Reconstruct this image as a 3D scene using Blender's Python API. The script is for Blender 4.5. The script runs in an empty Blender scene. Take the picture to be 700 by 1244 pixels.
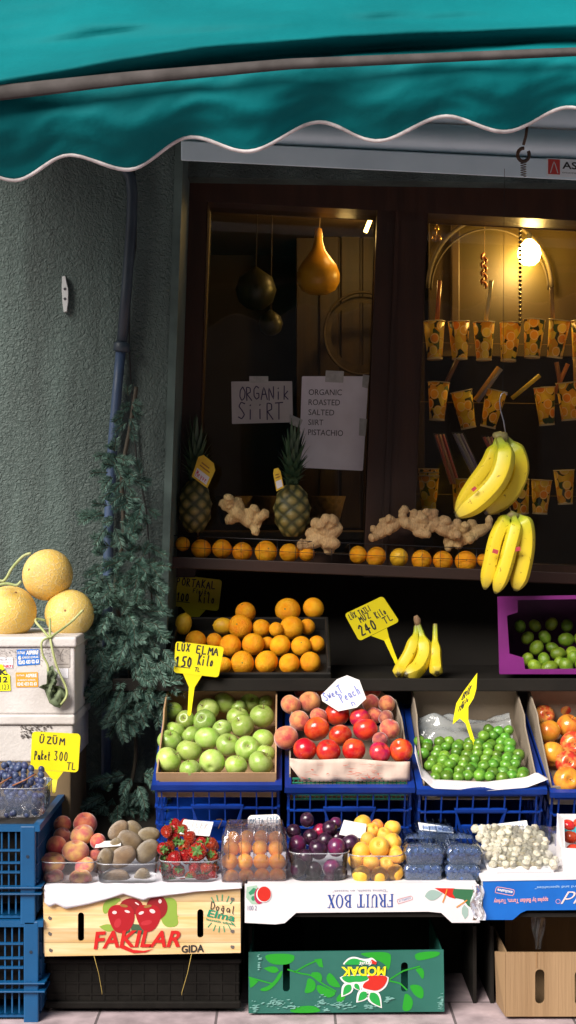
import bpy, math, random
from math import sin, cos, pi, radians, sqrt, atan2, tan
from mathutils import Matrix, Vector, noise
from mathutils.geometry import tessellate_polygon
random.seed(7)
SC = bpy.context.scene
COL = SC.collection
# ------------------------------------------------------------------ camera, sky, sun, exposure
CZ, FPX = 1.235, 1750.0
cam_d = bpy.data.cameras.new('camera'); cam = bpy.data.objects.new('camera', cam_d); COL.objects.link(cam)
cam.location = (0, -3.5, CZ); cam.rotation_euler = (radians(90), 0, 0)
cam_d.sensor_fit = 'VERTICAL'; cam_d.sensor_height = 36.0; cam_d.lens = 36.0 * FPX / 1244.0
cam_d.clip_end = 400
SC.camera = cam
w = bpy.data.worlds.new('World'); SC.world = w; w.use_nodes = True
nt = w.node_tree; bg = nt.nodes['Background']
sky = nt.nodes.new('ShaderNodeTexSky'); sky.sky_type = 'NISHITA'; sky.sun_disc = False
SUN_A, SUN_B = 0.74, 0.98                     # light comes from -x (A), front, above (B)
sun_el = math.atan2(SUN_B, sqrt(1 + SUN_A ** 2))
sun_az = math.atan2(-SUN_A, -1.0)
sky.sun_elevation = sun_el; sky.sun_rotation = pi/2 - math.atan2(-1.0, -SUN_A)
sky.air_density = 1.2; sky.dust_density = 3.0
bg.inputs['Strength'].default_value = 0.068
nt.links.new(sky.outputs[0], bg.inputs[0])
sd = bpy.data.lights.new('sun', 'SUN'); sun = bpy.data.objects.new('sun', sd); COL.objects.link(sun)
sd.energy = 4.8; sd.angle = radians(36); sd.color = (1.0, 0.95, 0.88)
sun.location = (-4, -5, 6)
sun.rotation_euler = Vector((SUN_A, 1.0, -SUN_B)).to_track_quat('-Z', 'Y').to_euler()
SC.view_settings.view_transform = 'Standard'; SC.view_settings.look = 'None'
SC.view_settings.gamma = 1; SC.view_settings.exposure = 0.50
SC.cycles.max_bounces = 7; SC.cycles.transparent_max_bounces = 24
SC.cycles.glossy_bounces = 3; SC.cycles.transmission_bounces = 4; SC.cycles.diffuse_bounces = 4
SC.cycles.use_denoising = True
SC.cycles.sample_clamp_indirect = 6

def P(px, py, Y=0.0):
    D = Y + 3.5
    return Vector(((px - 350) * D / FPX, Y, CZ - (py - 622) * D / FPX))
def S(px, Y=0.0): return px * (Y + 3.5) / FPX
# ------------------------------------------------------------------ materials
MC = {}
def mat(name, col, rough=0.5, col2=None, nscale=8.0, namt=1.0, bump=0.0, bscale=60.0, metal=0.0, spec=0.5,
        rand=0.0, emit=0.0, coat=0.0, ramp=(0.35, 0.65), stretch=None, sheen=0.0, detail=4.0, attr=None, stops=None, sss=0.0):
    if name in MC: return MC[name]
    m = bpy.data.materials.new(name); m.use_nodes = True
    n = m.node_tree.nodes; L = m.node_tree.links; b = n['Principled BSDF']
    b.inputs['Roughness'].default_value = rough; b.inputs['Metallic'].default_value = metal
    b.inputs['Specular IOR Level'].default_value = spec
    if coat: b.inputs['Coat Weight'].default_value = coat; b.inputs['Coat Roughness'].default_value = 0.12
    if sheen: b.inputs['Sheen Weight'].default_value = sheen; b.inputs['Sheen Roughness'].default_value = 0.4
    if sss:
        b.inputs['Subsurface Weight'].default_value = sss; b.inputs['Subsurface Scale'].default_value = 0.01
    tc = n.new('ShaderNodeTexCoord'); oi = n.new('ShaderNodeObjectInfo')
    va = n.new('ShaderNodeVectorMath'); va.operation = 'ADD'
    sc_ = n.new('ShaderNodeVectorMath'); sc_.operation = 'SCALE'; sc_.inputs[0].default_value = (17.3, 9.1, 23.7)
    L.new(oi.outputs['Random'], sc_.inputs['Scale'])
    L.new(tc.outputs['Object'], va.inputs[0]); L.new(sc_.outputs[0], va.inputs[1])
    vec = va.outputs[0]
    if stretch:
        mp = n.new('ShaderNodeMapping'); mp.inputs['Scale'].default_value = stretch; L.new(vec, mp.inputs[0]); vec = mp.outputs[0]
    out = None
    if attr:
        at = n.new('ShaderNodeAttribute'); at.attribute_name = attr
        cr = n.new('ShaderNodeValToRGB'); e = cr.color_ramp.elements
        e[0].position, e[0].color = stops[0][0], (*stops[0][1], 1); e[1].position, e[1].color = stops[-1][0], (*stops[-1][1], 1)
        for p_, c_ in stops[1:-1]:
            q = e.new(p_); q.color = (*c_, 1)
        L.new(at.outputs['Fac'], cr.inputs[0]); out = cr.outputs[0]
    if col2 is not None:
        no = n.new('ShaderNodeTexNoise'); no.inputs['Scale'].default_value = nscale; no.inputs['Detail'].default_value = detail
        L.new(vec, no.inputs['Vector'])
        mr = n.new('ShaderNodeMapRange'); mr.inputs[1].default_value = ramp[0]; mr.inputs[2].default_value = ramp[1]
        mr.inputs[3].default_value = 0; mr.inputs[4].default_value = namt
        L.new(no.outputs[0], mr.inputs[0])
        mx = n.new('ShaderNodeMix'); mx.data_type = 'RGBA'
        if out is not None: L.new(out, mx.inputs[6])
        else: mx.inputs[6].default_value = (*col, 1)
        mx.inputs[7].default_value = (*col2, 1); L.new(mr.outputs[0], mx.inputs[0]); out = mx.outputs[2]
    if rand:
        hs = n.new('ShaderNodeHueSaturation'); 
        if out is not None: L.new(out, hs.inputs['Color'])
        else: hs.inputs['Color'].default_value = (*col, 1)
        m1 = n.new('ShaderNodeMapRange'); m1.inputs[3].default_value = 1 - rand; m1.inputs[4].default_value = 1 + rand * 0.6
        L.new(oi.outputs['Random'], m1.inputs[0]); L.new(m1.outputs[0], hs.inputs['Value'])
        m2 = n.new('ShaderNodeMath'); m2.operation = 'MULTIPLY'; m2.inputs[1].default_value = 7.31
        m3 = n.new('ShaderNodeMath'); m3.operation = 'FRACT'; L.new(oi.outputs['Random'], m2.inputs[0]); L.new(m2.outputs[0], m3.inputs[0])
        m4 = n.new('ShaderNodeMapRange'); m4.inputs[3].default_value = 0.5 - rand * 0.05; m4.inputs[4].default_value = 0.5 + rand * 0.05
        L.new(m3.outputs[0], m4.inputs[0]); L.new(m4.outputs[0], hs.inputs['Hue'])
        out = hs.outputs[0]
    if out is not None: L.new(out, b.inputs['Base Color'])
    else: b.inputs['Base Color'].default_value = (*col, 1)
    if emit:
        b.inputs['Emission Color'].default_value = (*col, 1); b.inputs['Emission Strength'].default_value = emit
    if bump:
        nb = n.new('ShaderNodeTexNoise'); nb.inputs['Scale'].default_value = bscale; nb.inputs['Detail'].default_value = 3
        L.new(vec, nb.inputs['Vector'])
        bp = n.new('ShaderNodeBump'); bp.inputs['Strength'].default_value = min(1, bump); bp.inputs['Distance'].default_value = 0.004
        L.new(nb.outputs[0], bp.inputs['Height']); L.new(bp.outputs[0], b.inputs['Normal'])
    MC[name] = m
    return m
def clear_mat(name, tint=(1, 1, 1), gloss=0.5, milky=0.05, rough=0.08, mcol=(0.8, 0.85, 0.9), bump=0.0, bscale=120):
    if name in MC: return MC[name]
    m = bpy.data.materials.new(name); m.use_nodes = True
    n = m.node_tree.nodes; L = m.node_tree.links
    n.remove(n['Principled BSDF']); out = n['Material Output']
    tr = n.new('ShaderNodeBsdfTransparent'); tr.inputs[0].default_value = (*tint, 1)
    gl = n.new('ShaderNodeBsdfGlossy'); gl.inputs['Roughness'].default_value = rough
    df = n.new('ShaderNodeBsdfDiffuse'); df.inputs[0].default_value = (*mcol, 1)
    fr = n.new('ShaderNodeFresnel'); fr.inputs[0].default_value = 1.45
    mu = n.new('ShaderNodeMath'); mu.operation = 'MULTIPLY'; mu.inputs[1].default_value = gloss; mu.use_clamp = True
    L.new(fr.outputs[0], mu.inputs[0])
    m1 = n.new('ShaderNodeMixShader'); m1.inputs[0].default_value = milky; L.new(tr.outputs[0], m1.inputs[1]); L.new(df.outputs[0], m1.inputs[2])
    m2 = n.new('ShaderNodeMixShader'); L.new(mu.outputs[0], m2.inputs[0]); L.new(m1.outputs[0], m2.inputs[1]); L.new(gl.outputs[0], m2.inputs[2])
    L.new(m2.outputs[0], out.inputs['Surface'])
    if bump:
        tc = n.new('ShaderNodeTexCoord'); nb = n.new('ShaderNodeTexNoise'); nb.inputs['Scale'].default_value = bscale
        L.new(tc.outputs['Object'], nb.inputs['Vector'])
        bp = n.new('ShaderNodeBump'); bp.inputs['Strength'].default_value = bump; bp.inputs['Distance'].default_value = 0.004
        L.new(nb.outputs[0], bp.inputs['Height'])
        L.new(bp.outputs[0], gl.inputs['Normal']); L.new(bp.outputs[0], fr.inputs['Normal'])
    MC[name] = m
    return m
# ------------------------------------------------------------------ mesh building
def WM(o):
    m = o.matrix_basis.copy()
    return WM(o.parent) @ m if o.parent else m
class MB:
    def __init__(s, M=None): s.v = []; s.f = []; s.mi = []; s.M = M; s.cur = 0; s.att = {}
    def V(s, p):
        p = Vector(p)
        s.v.append(s.M @ p if s.M is not None else p); return len(s.v) - 1
    def F(s, idx): s.f.append(tuple(idx)); s.mi.append(s.cur)
    def box(s, c, d, R=None):
        b = len(s.v)
        for x in (-1, 1):
            for y in (-1, 1):
                for z in (-1, 1):
                    q = Vector((x * d[0] / 2, y * d[1] / 2, z * d[2] / 2))
                    if R is not None: q = R @ q
                    s.V(q + Vector(c))
        for q in ((0, 1, 3, 2), (4, 6, 7, 5), (0, 4, 5, 1), (2, 3, 7, 6), (0, 2, 6, 4), (1, 5, 7, 3)): s.F([b + i for i in q])
        return s
    def hexa(s, a, b_):                                   # two quads of points, joined
        k = len(s.v)
        for p in list(a) + list(b_): s.V(p)
        n = len(a)
        s.F([k + i for i in range(n)][::-1]); s.F([k + n + i for i in range(n)])
        for i in range(n):
            j = (i + 1) % n; s.F((k + i, k + j, k + n + j, k + n + i))
        return s
    def slab(s, outer, thick, holes=(), n=None):          # planar polygon of 3D points, thickened along n (away from viewer)
        if n is None: n = Vector((0, 1, 0))
        loops = [list(map(Vector, outer))] + [list(map(Vector, h)) for h in holes]
        flat = [p for lp in loops for p in lp]
        k = len(s.v)
        for p in flat: s.V(p)
        for p in flat: s.V(p + n * thick)
        N = len(flat)
        if holes: tris = tessellate_polygon(loops)
        else: tris = tessellate_polygon([loops[0]])
        for t in tris:
            s.F([k + i for i in t]); s.F([k + N + i for i in t][::-1])
        o = 0
        for lp in loops:
            m = len(lp)
            for i in range(m):
                j = (i + 1) % m; s.F((k + o + i, k + o + j, k + N + o + j, k + N + o + i))
            o += m
        return s
    def tube(s, pts, rad, n=8, caps=True, sq=None):
        pts = [Vector(p) for p in pts]
        if not hasattr(rad, '__len__'): rad = [rad] * len(pts)
        rings = []; up = None
        for i, p in enumerate(pts):
            t = (pts[min(i + 1, len(pts) - 1)] - pts[max(i - 1, 0)])
            if t.length < 1e-9: t = Vector((0, 0, 1))
            t.normalize()
            if up is None:
                up = Vector((0, 1, 0)) if abs(t.y) < 0.9 else Vector((1, 0, 0))
            a = (up - t * up.dot(t)); a.normalize(); b = t.cross(a); up = a
            ring = []
            for k in range(n):
                an = 2 * pi * k / n; r = rad[i]
                if sq: r *= 1 + sq * cos(5 * an)
                ring.append(s.V(p + a * (r * cos(an)) + b * (r * sin(an))))
            rings.append(ring)
        for i in range(len(rings) - 1):
            for k in range(n):
                j = (k + 1) % n; s.F((rings[i][k], rings[i][j], rings[i + 1][j], rings[i + 1][k]))
        if caps: s.F(rings[0][::-1]); s.F(rings[-1])
        return s
    def lathe(s, prof, n=24, M=None):
        rings = []
        for r, z in prof:
            if r < 1e-6: rings.append([s.V((0, 0, z) if M is None else M @ Vector((0, 0, z)))])
            else:
                ring = []
                for k in range(n):
                    q = Vector((r * cos(2 * pi * k / n), r * sin(2 * pi * k / n), z)); ring.append(s.V(q if M is None else M @ q))
                rings.append(ring)
        for a, b in zip(rings, rings[1:]):
            if len(a) == 1 and len(b) == 1: continue
            for k in range(n):
                j = (k + 1) % n
                if len(a) == 1: s.F((a[0], b[j], b[k]))
                elif len(b) == 1: s.F((a[k], a[j], b[0]))
                else: s.F((a[k], a[j], b[j], b[k]))
        return s
    def grid(s, fn, nu, nv):
        k = len(s.v)
        for j in range(nv + 1):
            for i in range(nu + 1): s.V(fn(i / nu, j / nv))
        for j in range(nv):
            for i in range(nu):
                a = k + j * (nu + 1) + i; s.F((a, a + 1, a + nu + 2, a + nu + 1))
        return s
    def build(s, name, mats, parent=None, smooth=False, auto=None, local=False):
        me = bpy.data.meshes.new(name)
        inv = None
        if parent is not None and not local: inv = WM(parent).inverted()
        me.from_pydata([tuple(inv @ v) if inv is not None else tuple(v) for v in s.v], [], s.f)
        if not isinstance(mats, (list, tuple)): mats = [mats]
        for m in mats: me.materials.append(m)
        if len(mats) > 1:
            for p, i in zip(me.polygons, s.mi): p.material_index = i
        if s.att:
            for k, vals in s.att.items():
                a = me.attributes.new(k, 'FLOAT', 'POINT')
                for i, x in enumerate(vals): a.data[i].value = x
        me.validate()
        if smooth or auto:
            for p in me.polygons: p.use_smooth = True
        o = bpy.data.objects.new(name, me); COL.objects.link(o)
        if auto:
            me.set_sharp_from_angle(angle=radians(auto))
        if parent is not None: o.parent = parent
        return o
def tag(o, label=None, cat=None, group=None, kind=None):
    if label: o['label'] = label
    if cat: o['category'] = cat
    if group: o['group'] = group
    if kind: o['kind'] = kind
    return o
def thing(name, label, cat, loc=(0, 0, 0), group=None, M=None):
    o = bpy.data.objects.new(name, None); COL.objects.link(o); o.empty_display_size = 0.05
    if M is not None: o.matrix_basis = M
    else: o.location = loc
    return tag(o, label, cat, group)
def bev(o, wdt=0.003, seg=2):
    m = o.modifiers.new('edge', 'BEVEL'); m.width = wdt; m.segments = seg; m.limit_method = 'ANGLE'; m.angle_limit = radians(36); return o
def capsule(cx, cy, w_, h_, Y, n=8):                       # pixel slot outline
    r = w_ / 2; out = []
    for k in range(n + 1): a = pi * k / n; out.append(P(cx + r * cos(a), cy - (h_ / 2 - r) - r * sin(a), Y))
    for k in range(n + 1): a = pi + pi * k / n; out.append(P(cx + r * cos(a), cy + (h_ / 2 - r) - r * sin(a), Y))
    return out
def pixpoly(pts, Y): return [P(x, y, Y) for x, y in pts]
# ------------------------------------------------------------------ lettering
class Quad:
    def __init__(s, TL, TR, BR, BL):
        s.c = [Vector(p) for p in (TL, TR, BR, BL)]
        n = (s.c[1] - s.c[0]).cross(s.c[3] - s.c[0]); n.normalize()
        if n.dot(Vector((0, -3.5, CZ)) - s.c[0]) < 0: n = -n
        s.n = n
    def pt(s, u, v, off=0.0):                              # u right, v up
        a = s.c[3].lerp(s.c[2], u); b = s.c[0].lerp(s.c[1], u)
        return a.lerp(b, v) + s.n * off
    def sub(s, u0, v0, u1, v1):
        q = Quad(s.pt(u0, v1), s.pt(u1, v1), s.pt(u1, v0), s.pt(u0, v0)); q.n = s.n; return q
    def flip(s):
        q = Quad(s.c[2], s.c[3], s.c[0], s.c[1]); q.n = s.n; return q
def Q(TL, TR, BR, BL, Y, Yb=None):
    if Yb is None: Yb = Y
    return Quad(P(*TL, Y), P(*TR, Y), P(*BR, Yb), P(*BL, Yb))
def wavy(q, u, v, off, amp, seed):
    return q.pt(u, v, off + amp * noise.noise(Vector((u * 2.1 + seed, v * 2.3, seed * 1.7))))
def plate(mb, q, thick=0.0015, r=0.12, n=4, amp=0.0, seed=0):   # rounded plate, as a fine grid clipped to a rounded outline
    W = (q.c[1] - q.c[0]).length; H = (q.c[3] - q.c[0]).length; rr = r * min(W, H)
    pts = []
    for (cx, cy, a0) in ((1 - rr / W, 1 - rr / H, 0), (rr / W, 1 - rr / H, pi / 2), (rr / W, rr / H, pi), (1 - rr / W, rr / H, 1.5 * pi)):
        for k in range(n + 1):
            a = a0 + pi / 2 * k / n; pts.append((cx + rr / W * cos(a), cy + rr / H * sin(a)))
    mb.slab([q.pt(u, v, 0) for u, v in pts], thick, n=-q.n)
    return mb
GL = {
 'A': [[(0, 0), (.45, 1), (.95, 0)], [(.2, .38), (.78, .4)]], 'B': [[(.1, 0), (.12, 1), (.6, .9), (.62, .62), (.15, .52), (.75, .42), (.75, .1), (.1, 0)]],
 'C': [[(.85, .85), (.5, 1), (.12, .75), (.08, .3), (.4, 0), (.85, .12)]], 'D': [[(.1, 0), (.1, 1), (.6, .9), (.85, .5), (.6, .08), (.1, 0)]],
 'E': [[(.85, .95), (.12, 1), (.1, 0), (.85, .03)], [(.1, .52), (.7, .54)]], 'F': [[(.85, 1), (.12, .97), (.1, 0)], [(.1, .5), (.7, .52)]],
 'G': [[(.85, .85), (.5, 1), (.12, .75), (.1, .25), (.45, 0), (.85, .15), (.85, .45), (.5, .45)]], 'H': [[(.1, 0), (.1, 1)], [(.8, 0), (.82, 1)], [(.1, .5), (.8, .52)]],
 'I': [[(.4, 0), (.42, 1)]], 'K': [[(.12, 0), (.15, 1)], [(.8, .98), (.15, .45), (.85, 0)]], 'L': [[(.15, 1), (.12, 0), (.85, .05)]],
 'M': [[(.02, 0), (.12, 1), (.48, .35), (.85, 1), (.98, 0)]], 'N': [[(.1, 0), (.12, 1), (.8, 0), (.85, 1)]],
 'O': [[(.45, 1), (.12, .75), (.08, .3), (.4, 0), (.8, .2), (.88, .65), (.5, 1)]], 'P': [[(.12, 0), (.12, 1), (.7, .92), (.75, .6), (.12, .45)]],
 'R': [[(.12, 0), (.12, 1), (.7, .92), (.72, .6), (.15, .48), (.85, 0)]], 'S': [[(.85, .9), (.4, 1), (.12, .75), (.5, .52), (.85, .25), (.5, 0), (.08, .12)]],
 'T': [[(.02, .97), (.95, 1)], [(.48, .98), (.46, 0)]], 'U': [[(.1, 1), (.1, .25), (.4, 0), (.75, .2), (.82, 1)]], 'V': [[(.05, 1), (.45, 0), (.9, 1)]],
 'W': [[(0, 1), (.25, 0), (.5, .7), (.72, 0), (1, 1)]], 'X': [[(.08, 1), (.85, 0)], [(.85, 1), (.08, 0)]], 'Y': [[(.05, 1), (.45, .5), (.85, 1)], [(.45, .5), (.42, 0)]],
 'Z': [[(.1, .97), (.85, 1), (.08, .02), (.9, .02)]],
 'a': [[(.7, .5), (.3, .55), (.1, .25), (.35, 0), (.7, .2), (.72, .5), (.8, 0)]], 'c': [[(.7, .45), (.35, .55), (.1, .25), (.35, 0), (.75, .08)]],
 'e': [[(.12, .28), (.7, .32), (.5, .56), (.18, .42), (.15, .1), (.7, .05)]], 'h': [[(.15, 0), (.15, 1)], [(.15, .4), (.45, .55), (.68, .4), (.7, 0)]],
 'i': [[(.4, 0), (.42, .55)], [(.4, .8), (.46, .84)]], 'k': [[(.15, 0), (.2, 1)], [(.7, .6), (.18, .3), (.75, 0)]], 'l': [[(.4, 1), (.36, .05), (.5, 0)]],
 'o': [[(.4, .55), (.12, .35), (.2, .04), (.6, .06), (.7, .4), (.4, .55)]], 'p': [[(.15, -.3), (.15, .55), (.6, .5), (.62, .15), (.15, .08)]],
 'r': [[(.2, 0), (.2, .55)], [(.2, .35), (.6, .55)]], 's': [[(.6, .5), (.25, .5), (.3, .3), (.6, .18), (.15, .02)]], 't': [[(.4, .95), (.38, .08), (.6, .02)], [(.1, .62), (.7, .64)]],
 'u': [[(.15, .55), (.15, .1), (.5, .03), (.7, .55), (.75, 0)]], 'w': [[(.05, .55), (.25, 0), (.45, .45), (.65, 0), (.85, .55)]], 'n': [[(.15, 0), (.15, .55)], [(.15, .4), (.5, .55), (.7, .4), (.7, 0)]],
 'm': [[(.05, 0), (.08, .55), (.3, .5), (.42, 0)], [(.42, .4), (.65, .55), (.85, .4), (.88, 0)]], 'x': [[(.1, .55), (.7, 0)], [(.7, .55), (.1, 0)]],
 '0': [[(.4, .9), (.12, .6), (.15, .15), (.5, .02), (.75, .35), (.68, .8), (.4, .9)]], '1': [[(.2, .7), (.5, 1), (.46, 0)]],
 '2': [[(.1, .75), (.45, 1), (.75, .75), (.1, .02), (.85, .05)]], '3': [[(.12, .92), (.7, .95), (.35, .58), (.75, .35), (.5, .02), (.1, .1)]],
 '4': [[(.55, 0), (.6, 1), (.08, .35), (.9, .4)]], '5': [[(.8, 1), (.25, .97), (.2, .58), (.65, .55), (.7, .15), (.12, .02)]],
 '6': [[(.7, .95), (.25, .6), (.12, .2), (.5, 0), (.75, .3), (.2, .42)]], '7': [[(.1, .95), (.85, 1), (.4, 0)]], '8': [[(.45, .5), (.15, .8), (.5, 1), (.75, .78), (.15, .2), (.45, 0), (.8, .22), (.45, .5)]],
 '9': [[(.7, .6), (.2, .6), (.3, .98), (.7, .9), (.6, 0)]], '.': [[(.3, .02), (.4, .05)]], '-': [[(.1, .45), (.75, .5)]], ',': [[(.4, .1), (.3, -.15)]], '_': [[(0, 0), (1, 0)]],
}
GL['Ü'] = GL['U'] + [[(.25, 1.22), (.3, 1.25)], [(.62, 1.22), (.67, 1.25)]]
GL['İ'] = GL['I'] + [[(.4, 1.22), (.46, 1.25)]]; GL['Ş'] = GL['S'] + [[(.5, 0), (.4, -.25)]]; GL['Ç'] = GL['C'] + [[(.5, 0), (.4, -.25)]]
GL['Ğ'] = GL['G'] + [[(.25, 1.25), (.45, 1.15), (.7, 1.27)]]
def stroke(mb, q, pts, wd, off, uvfn=lambda u, v: (u, v)):
    # one pen stroke as a ribbon lying on the quad; wd in metres
    P3 = [q.pt(*uvfn(u, v), off) for u, v in pts]
    if len(P3) > 2:                                         # round the corners
        sm = [P3[0]]
        for a, b, c in zip(P3, P3[1:], P3[2:]):
            sm += [b.lerp(a, .28), b.lerp(a, .08).lerp(b.lerp(c, .08), .5), b.lerp(c, .28)]
        P3 = sm + [P3[-1]]
    k = len(mb.v)
    for i, p in enumerate(P3):
        t = P3[min(i + 1, len(P3) - 1)] - P3[max(i - 1, 0)]
        if t.length < 1e-9: t = Vector((1, 0, 0))
        t.normalize(); s_ = q.n.cross(t) * (wd / 2)
        if i == 0: p = p - t * wd * .4
        if i == len(P3) - 1: p = p + t * wd * .4
        mb.V(p + s_); mb.V(p - s_)
    for i in range(len(P3) - 1): mb.F((k + 2 * i, k + 2 * i + 1, k + 2 * i + 3, k + 2 * i + 2))
_so = [0]
def hand(mb, q, text, u0, v0, u1, v1, wd, jit=.05, off=0.0006, gap=.25):
    n = len(text); cw = (u1 - u0) / max(1, n)
    for i, ch in enumerate(text):
        if ch == ' ': continue
        jx, jy, sl = random.uniform(-jit, jit) * cw, random.uniform(-jit, jit) * (v1 - v0), random.uniform(-.06, .1)
        for st in GL[ch]:
            _so[0] = (_so[0] + 1) % 9
            stroke(mb, q, st, wd, off + _so[0] * 3e-5, lambda u, v: (u0 + cw * (i + (u * (1 - gap)) + sl * v) + jx, v0 + (v1 - v0) * v + jy))
_tc = {}
def glyphs(text, bold=0.0, shear=0.0, space=1.0):
    key = (text, bold, shear, space)
    if key not in _tc:
        c = bpy.data.curves.new('t', 'FONT'); c.body = text; c.offset = bold; c.shear = shear; c.space_character = space; c.resolution_u = 3; c.fill_mode = 'FRONT'
        o = bpy.data.objects.new('t', c); COL.objects.link(o)
        dg = bpy.context.evaluated_depsgraph_get(); dg.update()
        me = bpy.data.meshes.new_from_object(o.evaluated_get(dg))
        vs = [v.co.copy() for v in me.vertices]; fs = [tuple(p.vertices) for p in me.polygons]
        bpy.data.objects.remove(o); bpy.data.curves.remove(c); bpy.data.meshes.remove(me)
        x0 = min(v.x for v in vs); x1 = max(v.x for v in vs); y0 = min(v.y for v in vs); y1 = max(v.y for v in vs)
        _tc[key] = ([((v.x - x0) / (x1 - x0), (v.y - y0) / (y1 - y0)) for v in vs], fs)
    return _tc[key]
def printed(mb, q, text, bold=0.0, shear=0.0, off=0.0006, space=1.0, warp=None):
    vs, fs = glyphs(text, bold, shear, space); k = len(mb.v)
    for u, v in vs:
        if warp: u, v = warp(u, v)
        mb.V(q.pt(u, v, off))
    for f in fs: mb.F([k + i for i in f])
def shape(mb, q, pts, off=0.0005):                          # filled flat polygon print
    k = len(mb.v)
    for u, v in pts: mb.V(q.pt(u, v, off))
    for t in tessellate_polygon([[Vector((u, v, 0)) for u, v in pts]]): mb.F([k + i for i in t])
def ell(cu, cv, ru, rv, n=24, a0=0.0, a1=2 * pi, rot=0.0):
    out = []
    for k in range(n):
        a = a0 + (a1 - a0) * k / n; x, y = ru * cos(a), rv * sin(a)
        out.append((cu + x * cos(rot) - y * sin(rot), cv + x * sin(rot) + y * cos(rot)))
    return out
def chaikin(pts, it=2):
    for _ in range(it):
        out = []
        for (x0, y0), (x1, y1) in zip(pts, pts[1:] + pts[:1]): out += [(x0 * .75 + x1 * .25, y0 * .75 + y1 * .25), (x0 * .25 + x1 * .75, y0 * .25 + y1 * .75)]
        pts = out
    return pts
def leafpts(cu, cv, L, W, rot, asp=1.0, n=9):
    pts = []
    for k in range(n + 1): t = k / n; pts.append((t, sin(pi * t ** .8) * W / L / 2))
    for k in range(n - 1, 0, -1): t = k / n; pts.append((t, -sin(pi * t ** .8) * W / L / 2))
    return [(cu + L * (x * cos(rot) - y * sin(rot)), cv + L * (x * sin(rot) + y * cos(rot)) * asp) for x, y in pts]
ORD = ['first', 'second', 'third', 'fourth', 'fifth', 'sixth', 'seventh', 'eighth', 'ninth', 'tenth', 'eleventh', 'twelfth', 'thirteenth', 'fourteenth', 'fifteenth', 'sixteenth', 'seventeenth', 'eighteenth', 'nineteenth', 'twentieth']
# ------------------------------------------------------------------ setting
black = mat('black_plastic', (.013, .012, .011), .42, (.02, .018, .016), 20)
stone = mat('paver_stone', (.34, .29, .29), .85, (.25, .215, .22), 9, bump=.35, bscale=90)
def paver_material():
    m = bpy.data.materials.new('pavers'); m.use_nodes = True; n = m.node_tree.nodes; L = m.node_tree.links; b = n['Principled BSDF']
    tc = n.new('ShaderNodeTexCoord'); br = n.new('ShaderNodeTexBrick'); br.inputs['Scale'].default_value = 1.0
    br.inputs['Brick Width'].default_value = .29; br.inputs['Row Height'].default_value = .26; br.inputs['Mortar Size'].default_value = .0035
    br.inputs['Color1'].default_value = (.50, .39, .41, 1); br.inputs['Color2'].default_value = (.40, .31, .33, 1); br.inputs['Mortar'].default_value = (.14, .11, .115, 1)
    mp = n.new('ShaderNodeMapping'); mp.inputs['Location'].default_value = (.03, .13, 0)
    L.new(tc.outputs['Object'], mp.inputs[0]); L.new(mp.outputs[0], br.inputs[0])
    no = n.new('ShaderNodeTexNoise'); no.inputs['Scale'].default_value = 14; no.inputs['Detail'].default_value = 8; L.new(tc.outputs['Object'], no.inputs[0])
    mr = n.new('ShaderNodeMapRange'); mr.inputs[1].default_value = .3; mr.inputs[2].default_value = .75; mr.inputs[3].default_value = .55; mr.inputs[4].default_value = 1.2; L.new(no.outputs[0], mr.inputs[0])
    mx = n.new('ShaderNodeVectorMath'); mx.operation = 'SCALE'; L.new(br.outputs[0], mx.inputs[0]); L.new(mr.outputs[0], mx.inputs['Scale'])
    L.new(mx.outputs[0], b.inputs['Base Color']); b.inputs['Roughness'].default_value = .75
    bp = n.new('ShaderNodeBump'); bp.inputs['Strength'].default_value = .5; bp.inputs['Distance'].default_value = .005; L.new(no.outputs[0], bp.inputs['Height']); L.new(bp.outputs[0], b.inputs['Normal'])
    return m
tag(MB().grid(lambda u, v: ((u - .5) * 60, -30 + v * 31, 0), 6, 6).build('pavement', paver_material()), kind='structure')
tag(MB().grid(lambda u, v: ((u - .5) * 300, -150 + v * 300, -.004), 2, 2).build('ground', mat('asphalt', (.05, .05, .052), .9)), kind='structure')
# facade across the street (what the windows mirror)
ob = thing('opposite_building', 'plain rendered building across the street facing the shop', 'building', (0, -11, 0))
plaster = mat('far_plaster', (.30, .27, .23), .9, (.24, .21, .18), 2)
holes = []
for i in range(-4, 5):
    for z in (1.0, 4.0): holes.append([(i * 2.4 - .55, -11, z), (i * 2.4 + .55, -11, z), (i * 2.4 + .55, -11, z + 1.6), (i * 2.4 - .55, -11, z + 1.6)])
MB().slab([(-13, -11, 0), (13, -11, 0), (13, -11, 6.5), (-13, -11, 6.5)], .4, holes, n=Vector((0, -1, 0))).build('wall', plaster, ob)
MB().box((0, -11.7, 6.6), (26.4, 2, .2)).build('roof', mat('far_roof', (.2, .1, .07), .8), ob)
wp = mat('far_window', (.03, .035, .04), .1)
for h in holes:
    MB().slab([Vector(p) + Vector((0, -.25, 0)) for p in h], .03, n=Vector((0, -1, 0))).build('window', wp, ob)

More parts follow.
